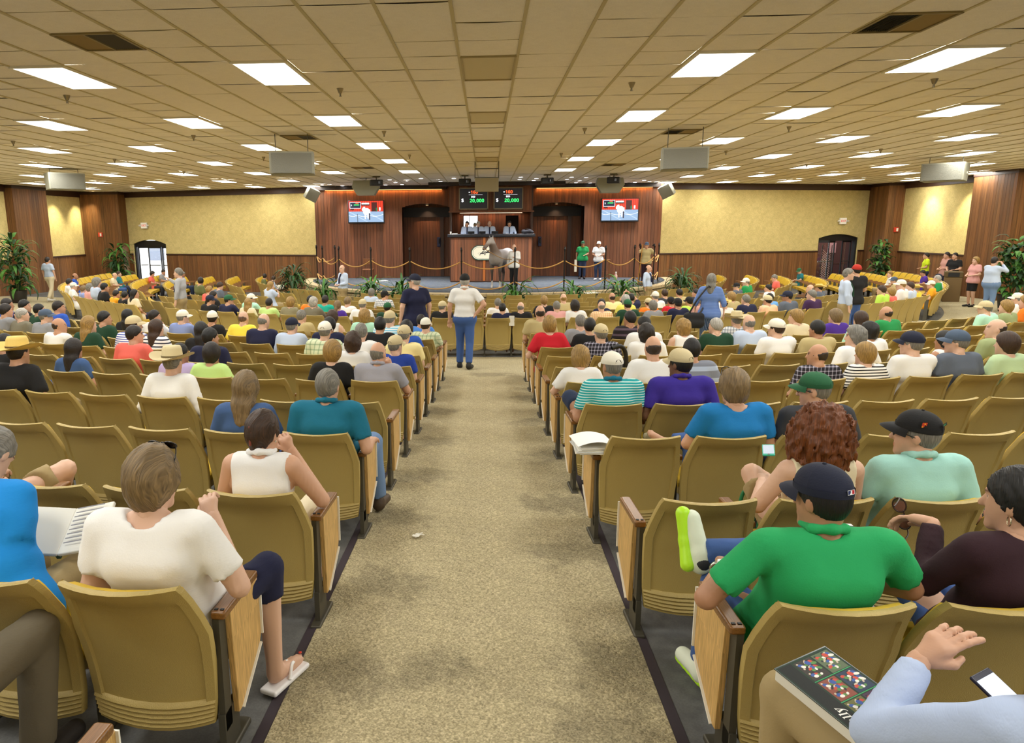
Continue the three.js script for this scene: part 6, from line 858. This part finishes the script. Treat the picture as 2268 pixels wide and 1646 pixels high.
  { const b = thing('shoulder_bag', 'large black shoulder bag hanging from the person in blue', 'bag', [4.16, floorY(4.2, -14.6) + .62, -14.45], -.3); part('body', skinMesh([limb([-.1, .12, 0], [.1, .12, 0], .11, .11, .06), limb([-.12, .25, 0], [.12, .25, 0], .08, .08, .05)], .02), mat('#0f0f12', .8), b); part('strap', tube([[-.1, .3, .02], [.06, .62, .05], [.26, .86, -.1], [.2, .5, -.2], [.1, .3, -.05]], .018, 20, 5), M.black, b); }
  up(7.7, -15.75, { s: 1.0, turn: -1.8, hair: 'sg', top: 'paleblue', sl: 'long', bot: 'khaki', tuck: 1, tie: 'darkgreen', skin: 'b', label: 'person in pale blue shirt, striped tie and khakis standing right of the crowd' });
  up(8.6, -17.2, { s: 1.02, turn: .2, hair: 'sd', hat: 'cr', top: 'black', bot: 'jeans', skin: 'a', armR: 'hold', label: 'person in black tee and red cap standing near the dark right door' });
  up(16.6, -28.2, { s: .92, turn: 1.2, hair: 'sd', top: 'yellowgreen', bot: 'darkjeans', skin: 'a', armL: 'hold', tuck: 1, girth: 1.1, label: 'person in bright lime shirt leaning by the right wall' });
  up(16.6, -27.0, { s: .95, turn: 1.6, hair: 'sd', top: 'rose', bot: 'navy', skin: 'a', armL: 'hold', armR: 'hold', label: 'person in pink shirt reading beside the right wall' });
  up(16.45, -26.3, { s: .95, turn: 2.0, hair: 'sk', top: 'black', bot: 'tan', len: 'shorts', skin: 'a', armL: 'hold', armR: 'hold', label: 'person in black tee and tan shorts reading beside the right wall' });
  up(15.6, -23.9, { s: .92, turn: 1.7, hair: 'wo', top: 'pink', bot: 'black', len: 'skirt', skin: 'b', sw: .165, armL: 'hold', armR: 'hold', label: 'person in pink top and black skirt beside the waste bin' });
  up(14.72, -21.76, { s: .97, turn: -1.25, hair: 'sd', top: 'paleblue', sl: 'long', bot: 'greyjeans', tuck: 1, skin: 'b', armL: 'lookup', armR: 'lookup', girth: 1.25, shoe: '#e6e6e6', label: 'person in pale blue shirt and jeans photographing, right cross aisle' });
}
// ---------- the people nearest the camera, each posed on its own ----------
const nearG = 'people in the nearest rows', R2D = Math.PI / 180;
const seatAt = (i, s, k, dx = 0) => { const r = 31 - rearTop[i] - OFF, th = s * ((s < 0 ? x0L : x0R)[i] + k * PITCH + dx * s) / r, [x, z] = polar(r, th); return { x, z, y: floorY(x, z), turn: th, lod: 0, group: nearG }; };
function glassesOn(F, g, up, dark, tint) {   // rims, bridge and temples; up = pushed onto the hair
  const y = up ? .098 : .012, z = up ? -.062 : -.1, p = new THREE.Group(); const m = dark ? mat('#17130f', .3) : mat('#5a5048', .4), geos = [];
  for (const s of [-1, 1]) { geos.push(new THREE.TorusGeometry(.024, .003, 6, 18).scale(1.15, .85, 1).translate(s * .034, 0, 0)); geos.push(tube([[s * .06, .004, .0], [s * .084, .004, .05], [s * .086, -.012, .11]], .0026, 8, 5)); } geos.push(tube([[-.012, .004, -.002], [0, .008, -.005], [.012, .004, -.002]], .0028, 6, 5));
  const o = part('glasses', join(geos), m, g); if (up) o.rotation.x = .75; o.position.set(0, y, z); o.updateMatrix(); const l = tint ? part('lens', join([-1, 1].map(s => new THREE.CircleGeometry(.023, 16).scale(1.15, .85, 1).translate(s * .034, 0, 0))), mat(tint, .15), o) : null; const q = new THREE.Matrix4().set(F.X[0], F.Y[0], F.Z[0], F.o[0], F.X[1], F.Y[1], F.Z[1], F.o[1], F.X[2], F.Y[2], F.Z[2], F.o[2], 0, 0, 0, 1); o.applyMatrix4(q); return o;
}
const cuff = (a, b, t, r, m, name, g) => { const p = mix3(a, b, t), d = unit(sub3(b, a)), o = part(name, new THREE.TorusGeometry(r, .006, 8, 22).scale(1, 1, 2.2), m, g); o.position.set(...p); o.quaternion.setFromUnitVectors(V(0, 0, 1), V(...d)); return o; };
function phone(label, p, rot, w = .075, h = .15, face = '#dfe8f4', body = '#0c0c10', lit = .6) { const o = thing('smartphone', label, 'phone', p); o.rotation.set(...rot); part('case', rbox(w, .011, h, .005), mat(body, .35), o); part('screen', box(w * .86, .002, h * .76, 0, .0064, 0), new THREE.MeshStandardMaterial({ color: '#1a1c22', emissive: face, emissiveIntensity: lit, roughness: .2 }), o); part('button', cyl(.006, .006, .002, 0, .0064, h * .44, 12), mat('#8a8a90', .4), o); return o; }
// left block
person({ ...seatAt(1, -1, 0, .02), s: 1.0, hair: 'wy', top: 'whitetee', bot: 'navy', len: 'capri', girth: 1.2, sw: .2, fem: 1, skin: 'b', hp: .12, hy: -.12, scoop: .022, armL: 'lap', armR: [[.33, .73, .05], [.14, .93, -.17]], handUp: [null, [.3, .2, .9]], curl: [.5, 1.0],
  j: (J) => ({ knee: [J.knee[0], [.29, .60, -.36]], ank: [J.ank[0], [.30, .11, -.35]], toe: [J.toe[0], [.36, .035, -.52]] }), label: 'person in white tee, sunglasses on head, aisle seat in second row, left', done: (g, J, F) => {
    glassesOn({ ...F, o: P(F, 0, .036, .0) }, g, true, true, '#1c1612');
    for (const i of [0, 1]) { const t = J.toe[i], a = J.ank[i]; const s = part('flip_flop', rbox(.095, .028, .27, .012, 0, 0, 0), mat('#f2f0f2', .5), g); s.position.set((t[0] + a[0]) / 2, .012, (t[2] + a[2]) / 2 + .03); s.rotation.y = Math.atan2(-(t[0] - a[0]), -(t[2] - a[2])); part('thong', join([tube([[-.042, .012, .02], [-.02, .06, -.03], [0, .035, -.075]], .009, 10, 5), tube([[.042, .012, .02], [.02, .06, -.03], [0, .035, -.075]], .009, 10, 5)]), mat('#f6f5f6', .5), s); }
    part('painted_nail', new THREE.SphereGeometry(.009, 8, 6).scale(1, .5, 1), mat('#d8402e', .3), g).position.set(J.toe[1][0] + .002, .058, J.toe[1][2] - .022);
  } });
person({ ...seatAt(1, -1, 1, -.2), s: 1.0, hair: 'sg', top: 'brightblue', bot: 'khaki', girth: 1.15, lean: .26, side: -.2, skin: 'b', hp: .9, armL: 'lap', armR: 'lap', label: 'person in bright blue shirt leaning over an open catalogue, left edge' });
{ const b = thing('open_catalogue', 'open white catalogue held by the person in bright blue', 'book', [-1.98, .60, -3.02]); b.rotation.set(.5, .1, 0); for (const s of [-1, 1]) { const pg = part('pages', rbox(.2, .02, .27, .006, s * .1, 0, 0), M.white, b); pg.rotation.z = s * .18; } part('spine', box(.02, .02, .27, 0, -.012, 0), mat('#2c4a3a', .6), b); part('printed_lines', join(Array.from({ length: 9 }, (_, i) => box(.14, .001, .006, .1, .029 + .0, -.11 + i * .025).rotateZ(.18))), mat('#8a8a90', .9), b); }
person({ ...seatAt(0, -1, 1, .05), s: 1.02, hair: 'sd', top: 'tan', bot: '#6e6552', skin: 'a', shoe: '#2a2420', j: (J) => ({ knee: [J.knee[0], [.16, .56, -.78]], ank: [J.ank[0], [.15, .1, -.72]], toe: [J.toe[0], [.17, .045, -.9]], hip: [J.hip[0], [.1, .51, -.3]] }), label: 'person in khaki trousers, knee showing at the bottom left corner' });
person({ ...seatAt(2, -1, 0), s: .95, hair: 'un', top: 'whitesl', sl: 'none', bot: 'cream', girth: .95, sw: .175, fem: 1, skin: 'a', hy: -.25, hp: .05, armL: 'lap', armR: [[.31, .74, .02], [.10, 1.0, -.10]], handUp: [null, [.4, .3, .8]], curl: [.5, 1.1], collar: 1, label: 'person in white sleeveless blouse, hair clipped up, aisle seat in third row', done: (g, J, F) => { part('hair_clip', skinMesh([limb(P(F, 0, .06, .128), P(F, 0, -.04, .128), .008, .008, .01), limb(P(F, -.012, .03, .132), P(F, .012, .03, .132), .005, .005, .005)], .004), mat('#7a3c30', .4), g); part('earring', new THREE.SphereGeometry(.006, 8, 6).translate(...P(F, .085, -.04, .01)), mat('#d8d2c0', .2, { metalness: .9, key: 'm' }), g); } });
person({ ...seatAt(2, -1, 3, -.22), s: .98, hair: 'sn', top: 'bluestripe', bot: 'khaki', len: 'shorts', skin: 'b', sw: .2, armL: 'read', armR: 'read', hp: .4, shoe: '#3a3a3a', j: (J) => ({ knee: [J.knee[0], [.42, .70, -.36]], ank: [J.ank[0], [.2, .36, -.52]], toe: [J.toe[0], [.1, .34, -.62]] }), label: 'person in blue striped shirt and khaki shorts with phone, left edge' });
phone('dark blue phone held by the person in shorts, left edge', [-3.1, .62, -4.15], [.7, .5, 0], .075, .14, '#cfe0ff', '#1c2c78');
person({ ...seatAt(3, -1, 1), s: .95, hair: 'ly', top: 'denim', bot: 'jeans', girth: .95, sw: .17, fem: 1, skin: 'b', hp: .08, label: 'person with long hair in denim top, fourth row, second seat left' });
person({ ...seatAt(3, -1, 0, .03), s: .97, hair: 'sg', top: 'tealpolo', bot: 'greyjeans', girth: 1.2, sw: .215, skin: 'a', hy: -.15, collar: 1, armL: 'lap', armR: 'rest', shoe: '#4a3a2a', j: (J) => ({ knee: [J.knee[0], [.24, .60, -.40]], ank: [J.ank[0], [.27, .105, -.42]], toe: [J.toe[0], [.3, .045, -.58]] }), label: 'person in teal polo and jeans, aisle seat in fourth row, left' });
person({ ...seatAt(5, -1, 0), s: .93, hair: 'bg', top: 'greypolo', bot: 'khaki', girth: 1.12, sw: .2, skin: 'a', hy: -.35, collar: 1, armL: 'lap', armR: [[.30, .74, .0], [.11, .99, -.1]], handUp: [null, [.4, .3, .8]], curl: [.5, 1.1], label: 'person in grey polo resting chin on fist, aisle seat in sixth row, left', done: (g, J) => cuff(J.el[1], J.wr[1], .93, .034, mat('#8a8a88', .3, { metalness: .8, key: 'm' }), 'watch', g) });
// right block
person({ ...seatAt(1, 1, 0, .03), s: .97, hair: 'sk', hat: 'cn', open: false, top: 'greenpolo', bot: 'jeans', girth: 1.28, sw: .235, skin: 'c', hy: .42, hp: .16, collar: 1, wrinkle: 1, armL: [[-.43, .76, .06], [-.27, .745, -.22]], armR: [[.38, .78, .02], [-.03, .75, -.27]], handDir: [[.55, .05, -.8], [-.9, .1, -.35]], curl: [.8, .9], shoe: '#dfe6d2',
  j: () => ({ knee: [[-.2, .56, -.42], [.27, .72, -.40]], ank: [[-.21, .105, -.50], [-.27, .70, -.47]], toe: [[-.25, .045, -.66], [-.30, .84, -.53]] }), label: 'person in green polo, navy cap and jeans, leg crossed, nearest aisle seat right',
  hatMesh: (h) => { const t = canvasTex(128, 64, (c, w, hh) => { c.fillStyle = '#f0f0f2'; c.fillRect(0, 0, w, hh); c.fillStyle = '#16285c'; c.fillRect(6, 6, 58, 52); c.fillStyle = '#b8202c'; c.fillRect(68, 6, 54, 52); c.fillStyle = '#f4f4f6'; c.beginPath(); c.moveTo(70, 6); c.quadraticCurveTo(44, 14, 56, 30); c.lineTo(38, 58); c.lineTo(84, 58); c.quadraticCurveTo(70, 40, 84, 24); c.closePath(); c.fill(); }); const p = part('league_patch', new THREE.PlaneGeometry(.036, .018), new THREE.MeshStandardMaterial({ map: t, roughness: .6, side: THREE.DoubleSide }), h, 'small white patch with blue and red halves'); p.position.set(0, .024, .116); p.rotation.x = -.12; },
  done: (g, J) => { const st = mat('#c9c9c4', .2, { metalness: 1, key: 'm' }); const w = cuff(J.el[0], J.wr[0], .90, .037, st, 'watch', g); part('watch_face', cyl(.02, .02, .01, 0, .04, 0, 18), mat('#e8ecf0', .2), w); part('sneaker_sole', skinMesh([limb(add3(J.ank[1], [-.062, -.055, .02]), add3(J.ank[1], [-.065, .04, -.03]), .034, .026, .02), limb(add3(J.ank[1], [-.065, .04, -.03]), add3(J.toe[1], [-.038, .02, -.01]), .026, .034, .02)], .008), mat('#b8ee2a', .4), g); part('sneaker_sole', skinMesh([limb(add3(J.ank[0], [0, -.085, .03]), add3(J.toe[0], [0, -.025, -.01]), .036, .036, .02)], .009, { cuts: [(x, y, z) => .002 - y] }), mat('#b8ee2a', .4), g); part('sock', skinMesh([limb(add3(J.ank[1], [.06, 0, .02]), add3(J.ank[1], [.01, 0, 0]), .042, .044, .01)], .01), M.white, g); part('sneaker_heel', skinMesh([limb(add3(J.ank[1], [-.0, -.04, .03]), add3(J.ank[1], [-.02, -.02, -.02]), .042, .036, .02)], .01), mat('#23252a', .7), g); } });
person({ ...seatAt(1, 1, 1, .16), s: .97, hair: 'uk', top: 'maroon', sl: 'long', bot: 'jeans', girth: 1.05, sw: .185, fem: 1, skin: 'a', hy: .5, hp: .1, armL: [[-.27, .80, -.0], [-.13, .96, -.19]], handDir: [[-.55, .02, -.6], null], handUp: [[.2, .9, -.3], null], curl: [[.9, .8, .7, .6], .5], j: (J) => ({ knee: [[-.1, .66, -.42], J.knee[1]], ank: [[.16, .52, -.5], J.ank[1]], toe: [[.28, .5, -.55], J.toe[1]] }), label: 'person in dark maroon top dangling sunglasses, right edge', done: (g, J, F) => { const e = part('hoop_earring', new THREE.TorusGeometry(.018, .0022, 6, 20), mat('#d8ccb0', .2, { metalness: 1, key: 'm' }), g); e.position.set(...P(F, -.086, -.055, .012)); e.rotation.y = 1.2; } });
{ const o = thing('sunglasses', 'brown tinted sunglasses dangling from fingers at the right edge', 'sunglasses', [1.745, .80, -2.93]); o.rotation.set(0, -.5, -1.25); const rim = [], lens = []; for (const s of [-1, 1]) { rim.push(new THREE.TorusGeometry(.027, .003, 6, 22).scale(1.15, .9, 1).translate(s * .038, 0, 0)); lens.push(new THREE.CircleGeometry(.026, 20).scale(1.15, .9, 1).translate(s * .038, 0, 0)); rim.push(tube([[s * .068, .006, 0], [s * .075, .006, .05], [s * .074, -.01, .12]], .003, 8, 5)); } rim.push(tube([[-.012, .004, 0], [0, .009, -.002], [.012, .004, 0]], .003, 6, 5)); part('frame', join(rim), mat('#2a1a12', .3), o); part('lens', join(lens), new THREE.MeshPhysicalMaterial({ color: '#5a3a2a', roughness: .08, clearcoat: 1, side: THREE.DoubleSide }), o); }
phone('white phone lying on the jeans between the two nearest right seats', [1.62, .66, -3.0], [.35, .35, -.35], .08, .17, '#6a7a78', '#f2f2f0', .25);
person({ ...seatAt(0, 1, 0, .02), s: 1.0, hair: 'sg', top: 'lightsleeve', sl: 'long', bot: 'khaki', skin: 'a', girth: 1.1, armL: [[-.31, .80, -.13], [-.14, .93, -.24]], armR: [[.30, .76, .0], [.20, .70, -.26]], handDir: [[.78, .55, -.12], [-.4, .1, -.85]], handUp: [[-.3, .8, .5], [0, 1, 0]], curl: [[.35, .5, .6, .7], .9], j: (J) => ({ knee: [[-.34, .62, -.52], J.knee[1]], ank: [[-.34, .1, -.50], J.ank[1]], toe: [[-.36, .045, -.68], J.toe[1]] }), label: 'person in pale blue sleeves and khakis, hand raised, bottom right corner' });
phone('dark phone with lit screen held at the bottom right corner', [1.44, .70, -1.86], [.5, .45, 0], .075, .15, '#dfeaff', '#10102a', 1.1);
{ const t = canvasTex(512, 704, (c, w, h) => { c.fillStyle = '#14301f'; c.fillRect(0, 0, w, h); const cols = ['#3a3430', '#5c6a50', '#8a4a3a', '#2a3a52', '#6a6a3a', '#4a2a4a']; let n = 0; for (let j = 0; j < 3; j++) for (let i = 0; i < 2; i++) { const x = 150 + i * 180, y = 24 + j * 224; c.fillStyle = cols[n % 6]; c.fillRect(x, y, 164, 204); for (let k = 0; k < 26; k++) { c.fillStyle = ['#c8b8a0', '#5a8a4a', '#c44a3a', '#2a2a30', '#e8e4da', '#3a5aa0'][(k * 7 + n * 3) % 6]; c.beginPath(); c.ellipse(x + 20 + (k * 53) % 126, y + 20 + (k * 37) % 166, 10 + (k % 4) * 5, 8 + (k % 3) * 6, k, 0, 7); c.fill(); } n++; } c.fillStyle = '#101614'; c.fillRect(10, 10, 122, 684); c.save(); c.translate(100, 640); c.rotate(-Math.PI / 2); c.fillStyle = '#f4f2ea'; c.font = 'italic bold 84px serif'; c.fillText('ally', 0, 0); c.restore(); c.fillStyle = '#35a060'; for (let j = 1; j < 3; j++) c.fillRect(140, j * 224 + 8, 360, 7); });
  const b = thing('sale_catalogue', 'thick green catalogue with racing photographs on the lap, bottom right', 'book', [1.01, .655, -1.885]); b.rotation.set(.1, .45, .08); part('pages', rbox(.2, .04, .275, .004, 0, .02, 0), mat('#e0ddd2', .9), b); const cv = part('cover', box(.206, .003, .28, 0, .0415, 0), new THREE.MeshStandardMaterial({ color: '#10281a', roughness: .3 }), b); const pl = part('cover_print', new THREE.PlaneGeometry(.2, .272).rotateX(-Math.PI / 2), new THREE.MeshStandardMaterial({ map: t, roughness: .65 }), cv); pl.position.y = .0435; }
person({ ...seatAt(2, 1, 1, .06), s: .95, hair: 'cr', frizz: 1.75, top: 'cream', sl: 'none', bot: 'khaki', len: 'shorts', girth: 1.0, sw: .18, fem: 1, skin: 'b', hp: .1, armL: [[-.30, .76, .06], [-.16, .80, -.2]], armR: 'read', j: (J) => ({ knee: [[-.16, .80, -.34], J.knee[1]], ank: [[.14, .62, -.52], J.ank[1]], toe: [[.24, .58, -.62], J.toe[1]] }), label: 'person with big curly red hair in cream top, third row right' });
phone('teal edged phone held by the person with curly hair', [1.60, .74, -3.98], [.25, -.3, .2], .065, .12, '#eaf4ff', '#3ac0a8');
person({ ...seatAt(2, 1, 2, .02), s: .95, hair: 'sg', hat: 'ck', top: 'aquapolo', bot: 'khaki', girth: 1.15, sw: .215, skin: 'a', hy: .85, hp: .02, collar: 1, armL: 'out', armR: 'rest', label: 'person in pale aqua polo and black cap with badge, third row right', done: (g, J, F) => glassesOn(F, g, false, true),
  hatMesh: (h) => { const t = canvasTex(96, 96, (c, w) => { c.fillStyle = '#121214'; c.fillRect(0, 0, 96, 96); c.fillStyle = '#c8401c'; c.beginPath(); c.moveTo(24, 12); c.lineTo(88, 8); c.lineTo(76, 60); c.lineTo(60, 44); c.lineTo(40, 84); c.lineTo(10, 88); c.closePath(); c.fill(); c.fillStyle = '#f0c020'; c.beginPath(); c.arc(56, 30, 10, 0, 7); c.fill(); c.fillRect(18, 70, 14, 14); }); const p = part('cap_badge', new THREE.PlaneGeometry(.034, .034), new THREE.MeshStandardMaterial({ map: t, side: THREE.DoubleSide, roughness: .8 }), h, 'red and yellow emblem'); p.position.set(-.082, .045, .028); p.rotation.set(0, -1.35, .12); p.position.x -= .006; const t2 = canvasTex(192, 48, (c) => { c.fillStyle = '#121214'; c.fillRect(0, 0, 192, 48); c.fillStyle = '#3cb060'; c.font = 'italic bold 34px serif'; c.fillText('Hial Vi', 30, 36); }); const q = part('cap_lettering', new THREE.PlaneGeometry(.06, .015), new THREE.MeshStandardMaterial({ map: t2, side: THREE.DoubleSide, roughness: .8 }), h, 'green lettering'); q.position.set(-.02, .055, .111); q.rotation.set(-.3, -.2, 0); } });
person({ ...seatAt(3, 1, 1, .1), s: .97, hair: 'wy', top: 'tealtee', bot: 'jeans', girth: 1.2, sw: .2, fem: 1, skin: 'a', hp: .08, hy: .1, scoop: .02, armL: [[-.31, .74, .04], [-.18, .70, -.2]], armR: 'lap', j: (J) => ({ knee: [[-.1, .56, -.42], [.16, .66, -.40]], ank: [J.ank[0], [-.26, .60, -.46]], toe: [J.toe[0], [-.42, .66, -.5]] }), label: 'person in bright teal tee, sunglasses on head, fourth row right', done: (g, J, F) => { glassesOn({ ...F, o: P(F, 0, .036, .0) }, g, true, true); const s = part('sandal', skinMesh([limb(add3(J.ank[1], [.02, -.05, -.02]), add3(J.toe[1], [-.02, -.03, -.02]), .03, .03, .02)], .011), mat('#8a8468', .8), g); } });
person({ ...seatAt(3, 1, 2, .1), s: .95, hair: 'bg', hat: 'cg', top: 'chartee', bot: 'darkjeans', girth: 1.12, sw: .21, skin: 'a', hy: .85, hp: .12, armL: 'lap', armR: 'rest', label: 'person in charcoal tee and green cap, fourth row right', done: (g, J, F) => glassesOn(F, g, false, true) });
person({ ...seatAt(4, 1, 0, .03), s: .96, hair: 'bg', hat: 'cw', top: 'tealstripe', bot: 'darkjeans', girth: 1.15, sw: .21, skin: 'c', hy: .3, hp: .15, collar: 1, collarC: 'tealpolo', armL: 'rest', armR: 'lap', j: (J) => ({ knee: [[-.30, .78, -.34], J.knee[1]], ank: [[.05, .6, -.5], J.ank[1]], toe: [[.16, .58, -.58], J.toe[1]] }), label: 'person in teal striped polo and white cap, aisle seat in fifth row right' });
person({ ...seatAt(4, 1, 1, .04), s: .98, hair: 'sk', hat: 'ct', top: 'purplepolo', bot: 'khaki', girth: 1.1, sw: .22, skin: 'd', hy: .55, hp: .1, collar: 1, armL: 'rest', armR: 'rest', label: 'person in violet polo and tan cap, fifth row, second seat right' });
// things left on seats and floor
{ const n = thing('newspaper_stack', 'loose stack of white newspapers on the aisle armrest, fourth row right', 'newspaper', [.74, .455, -4.88], .1); for (let i = 0; i < 6; i++) { const s = part('sheet', rbox(.26 - i * .012, .007, .32, .003, rr(-.02, .02), i * .008, rr(-.02, .02)), i % 2 ? M.white : mat('#cfcfcb', .9), n); s.rotation.y = rr(-.2, .25); } part('curled_sheet', gridGeo((u, v) => [-.13 + .26 * u, .05 + .03 * Math.sin(u * 3) + .01 * v, -.15 + .3 * v, u, v], 8, 4), mat('#e8e8e6', .9), n); }
{ const p = thing('paper_scrap', 'small crumpled white paper scrap on the aisle carpet', 'litter', [-.5, floorY(-.5, -4.8) + .02, -4.8], .5); part('scrap', gridGeo((u, v) => [(u - .5) * .07 + .01 * Math.sin(v * 9), .006 + .012 * vnoise(u * 4 + 3, v * 4 + 7), (v - .5) * .05 + .012 * Math.sin(u * 7), u, v], 8, 6), M.white, p); part('curl', new THREE.TorusGeometry(.014, .005, 5, 10, 4).rotateX(1.2).translate(.03, .012, -.015), M.white, p); }
{ const b = thing('green_bag', 'bag with two green cord handles behind the third row right seat', 'bag', [1.62, floorY(1.6, -4.1), -4.12]); part('body', rbox(.3, .34, .14, .03, 0, .18, 0), mat('#20302a', .8), b); for (const s of [-1, 1]) part('handle', tube([[s * .05 - .05, .34, s * .03], [s * .05 - .02, .62, s * .03], [s * .05 + .02, .62, s * .03], [s * .05 + .05, .34, s * .03]], .011, 20, 6), mat('#1d7a48', .6), b); }
{ const w = thing('stroller_handle', 'black stroller with curved grip between the seats right of the aisle', 'stroller', [1.62, floorY(1.6, -8.6), -8.5], .3); part('grip', tube([[-.16, .98, .05], [-.05, 1.0, .05], [.03, .93, .02], [.06, .7, 0], [.02, .4, -.05]], .026, 20, 8), M.black, w); part('hood', skinMesh([limb([-.02, .72, -.1], [.1, .66, -.1], .12, .12, .05)], .02), mat('#16161c', .8), w); part('frame', join([tube([[.02, .5, -.05], [-.15, .05, .1]], .012, 6, 6), tube([[.02, .5, -.05], [.15, .05, -.25]], .012, 6, 6)]), M.steel, w); part('wheel', new THREE.TorusGeometry(.07, .02, 8, 18).translate(-.15, .09, .1), M.black, w); part('wheel', new THREE.TorusGeometry(.07, .02, 8, 18).translate(.15, .09, -.25), M.black, w); }
{ const s = thing('seat_paper', 'white paper tucked between two cross-aisle seats in the middle', 'paper', [.53, floorY(.5, -15) + .78, -14.72], 0); part('sheet', rbox(.11, .2, .006, .002), M.white, s); part('fold', box(.1, .06, .008, 0, .08, .004), mat('#d8d8d4', .9), s); }
scene.traverse(o => { if (o.isMesh) o.castShadow = o.receiveShadow = true; });
renderer.render(scene, camera);
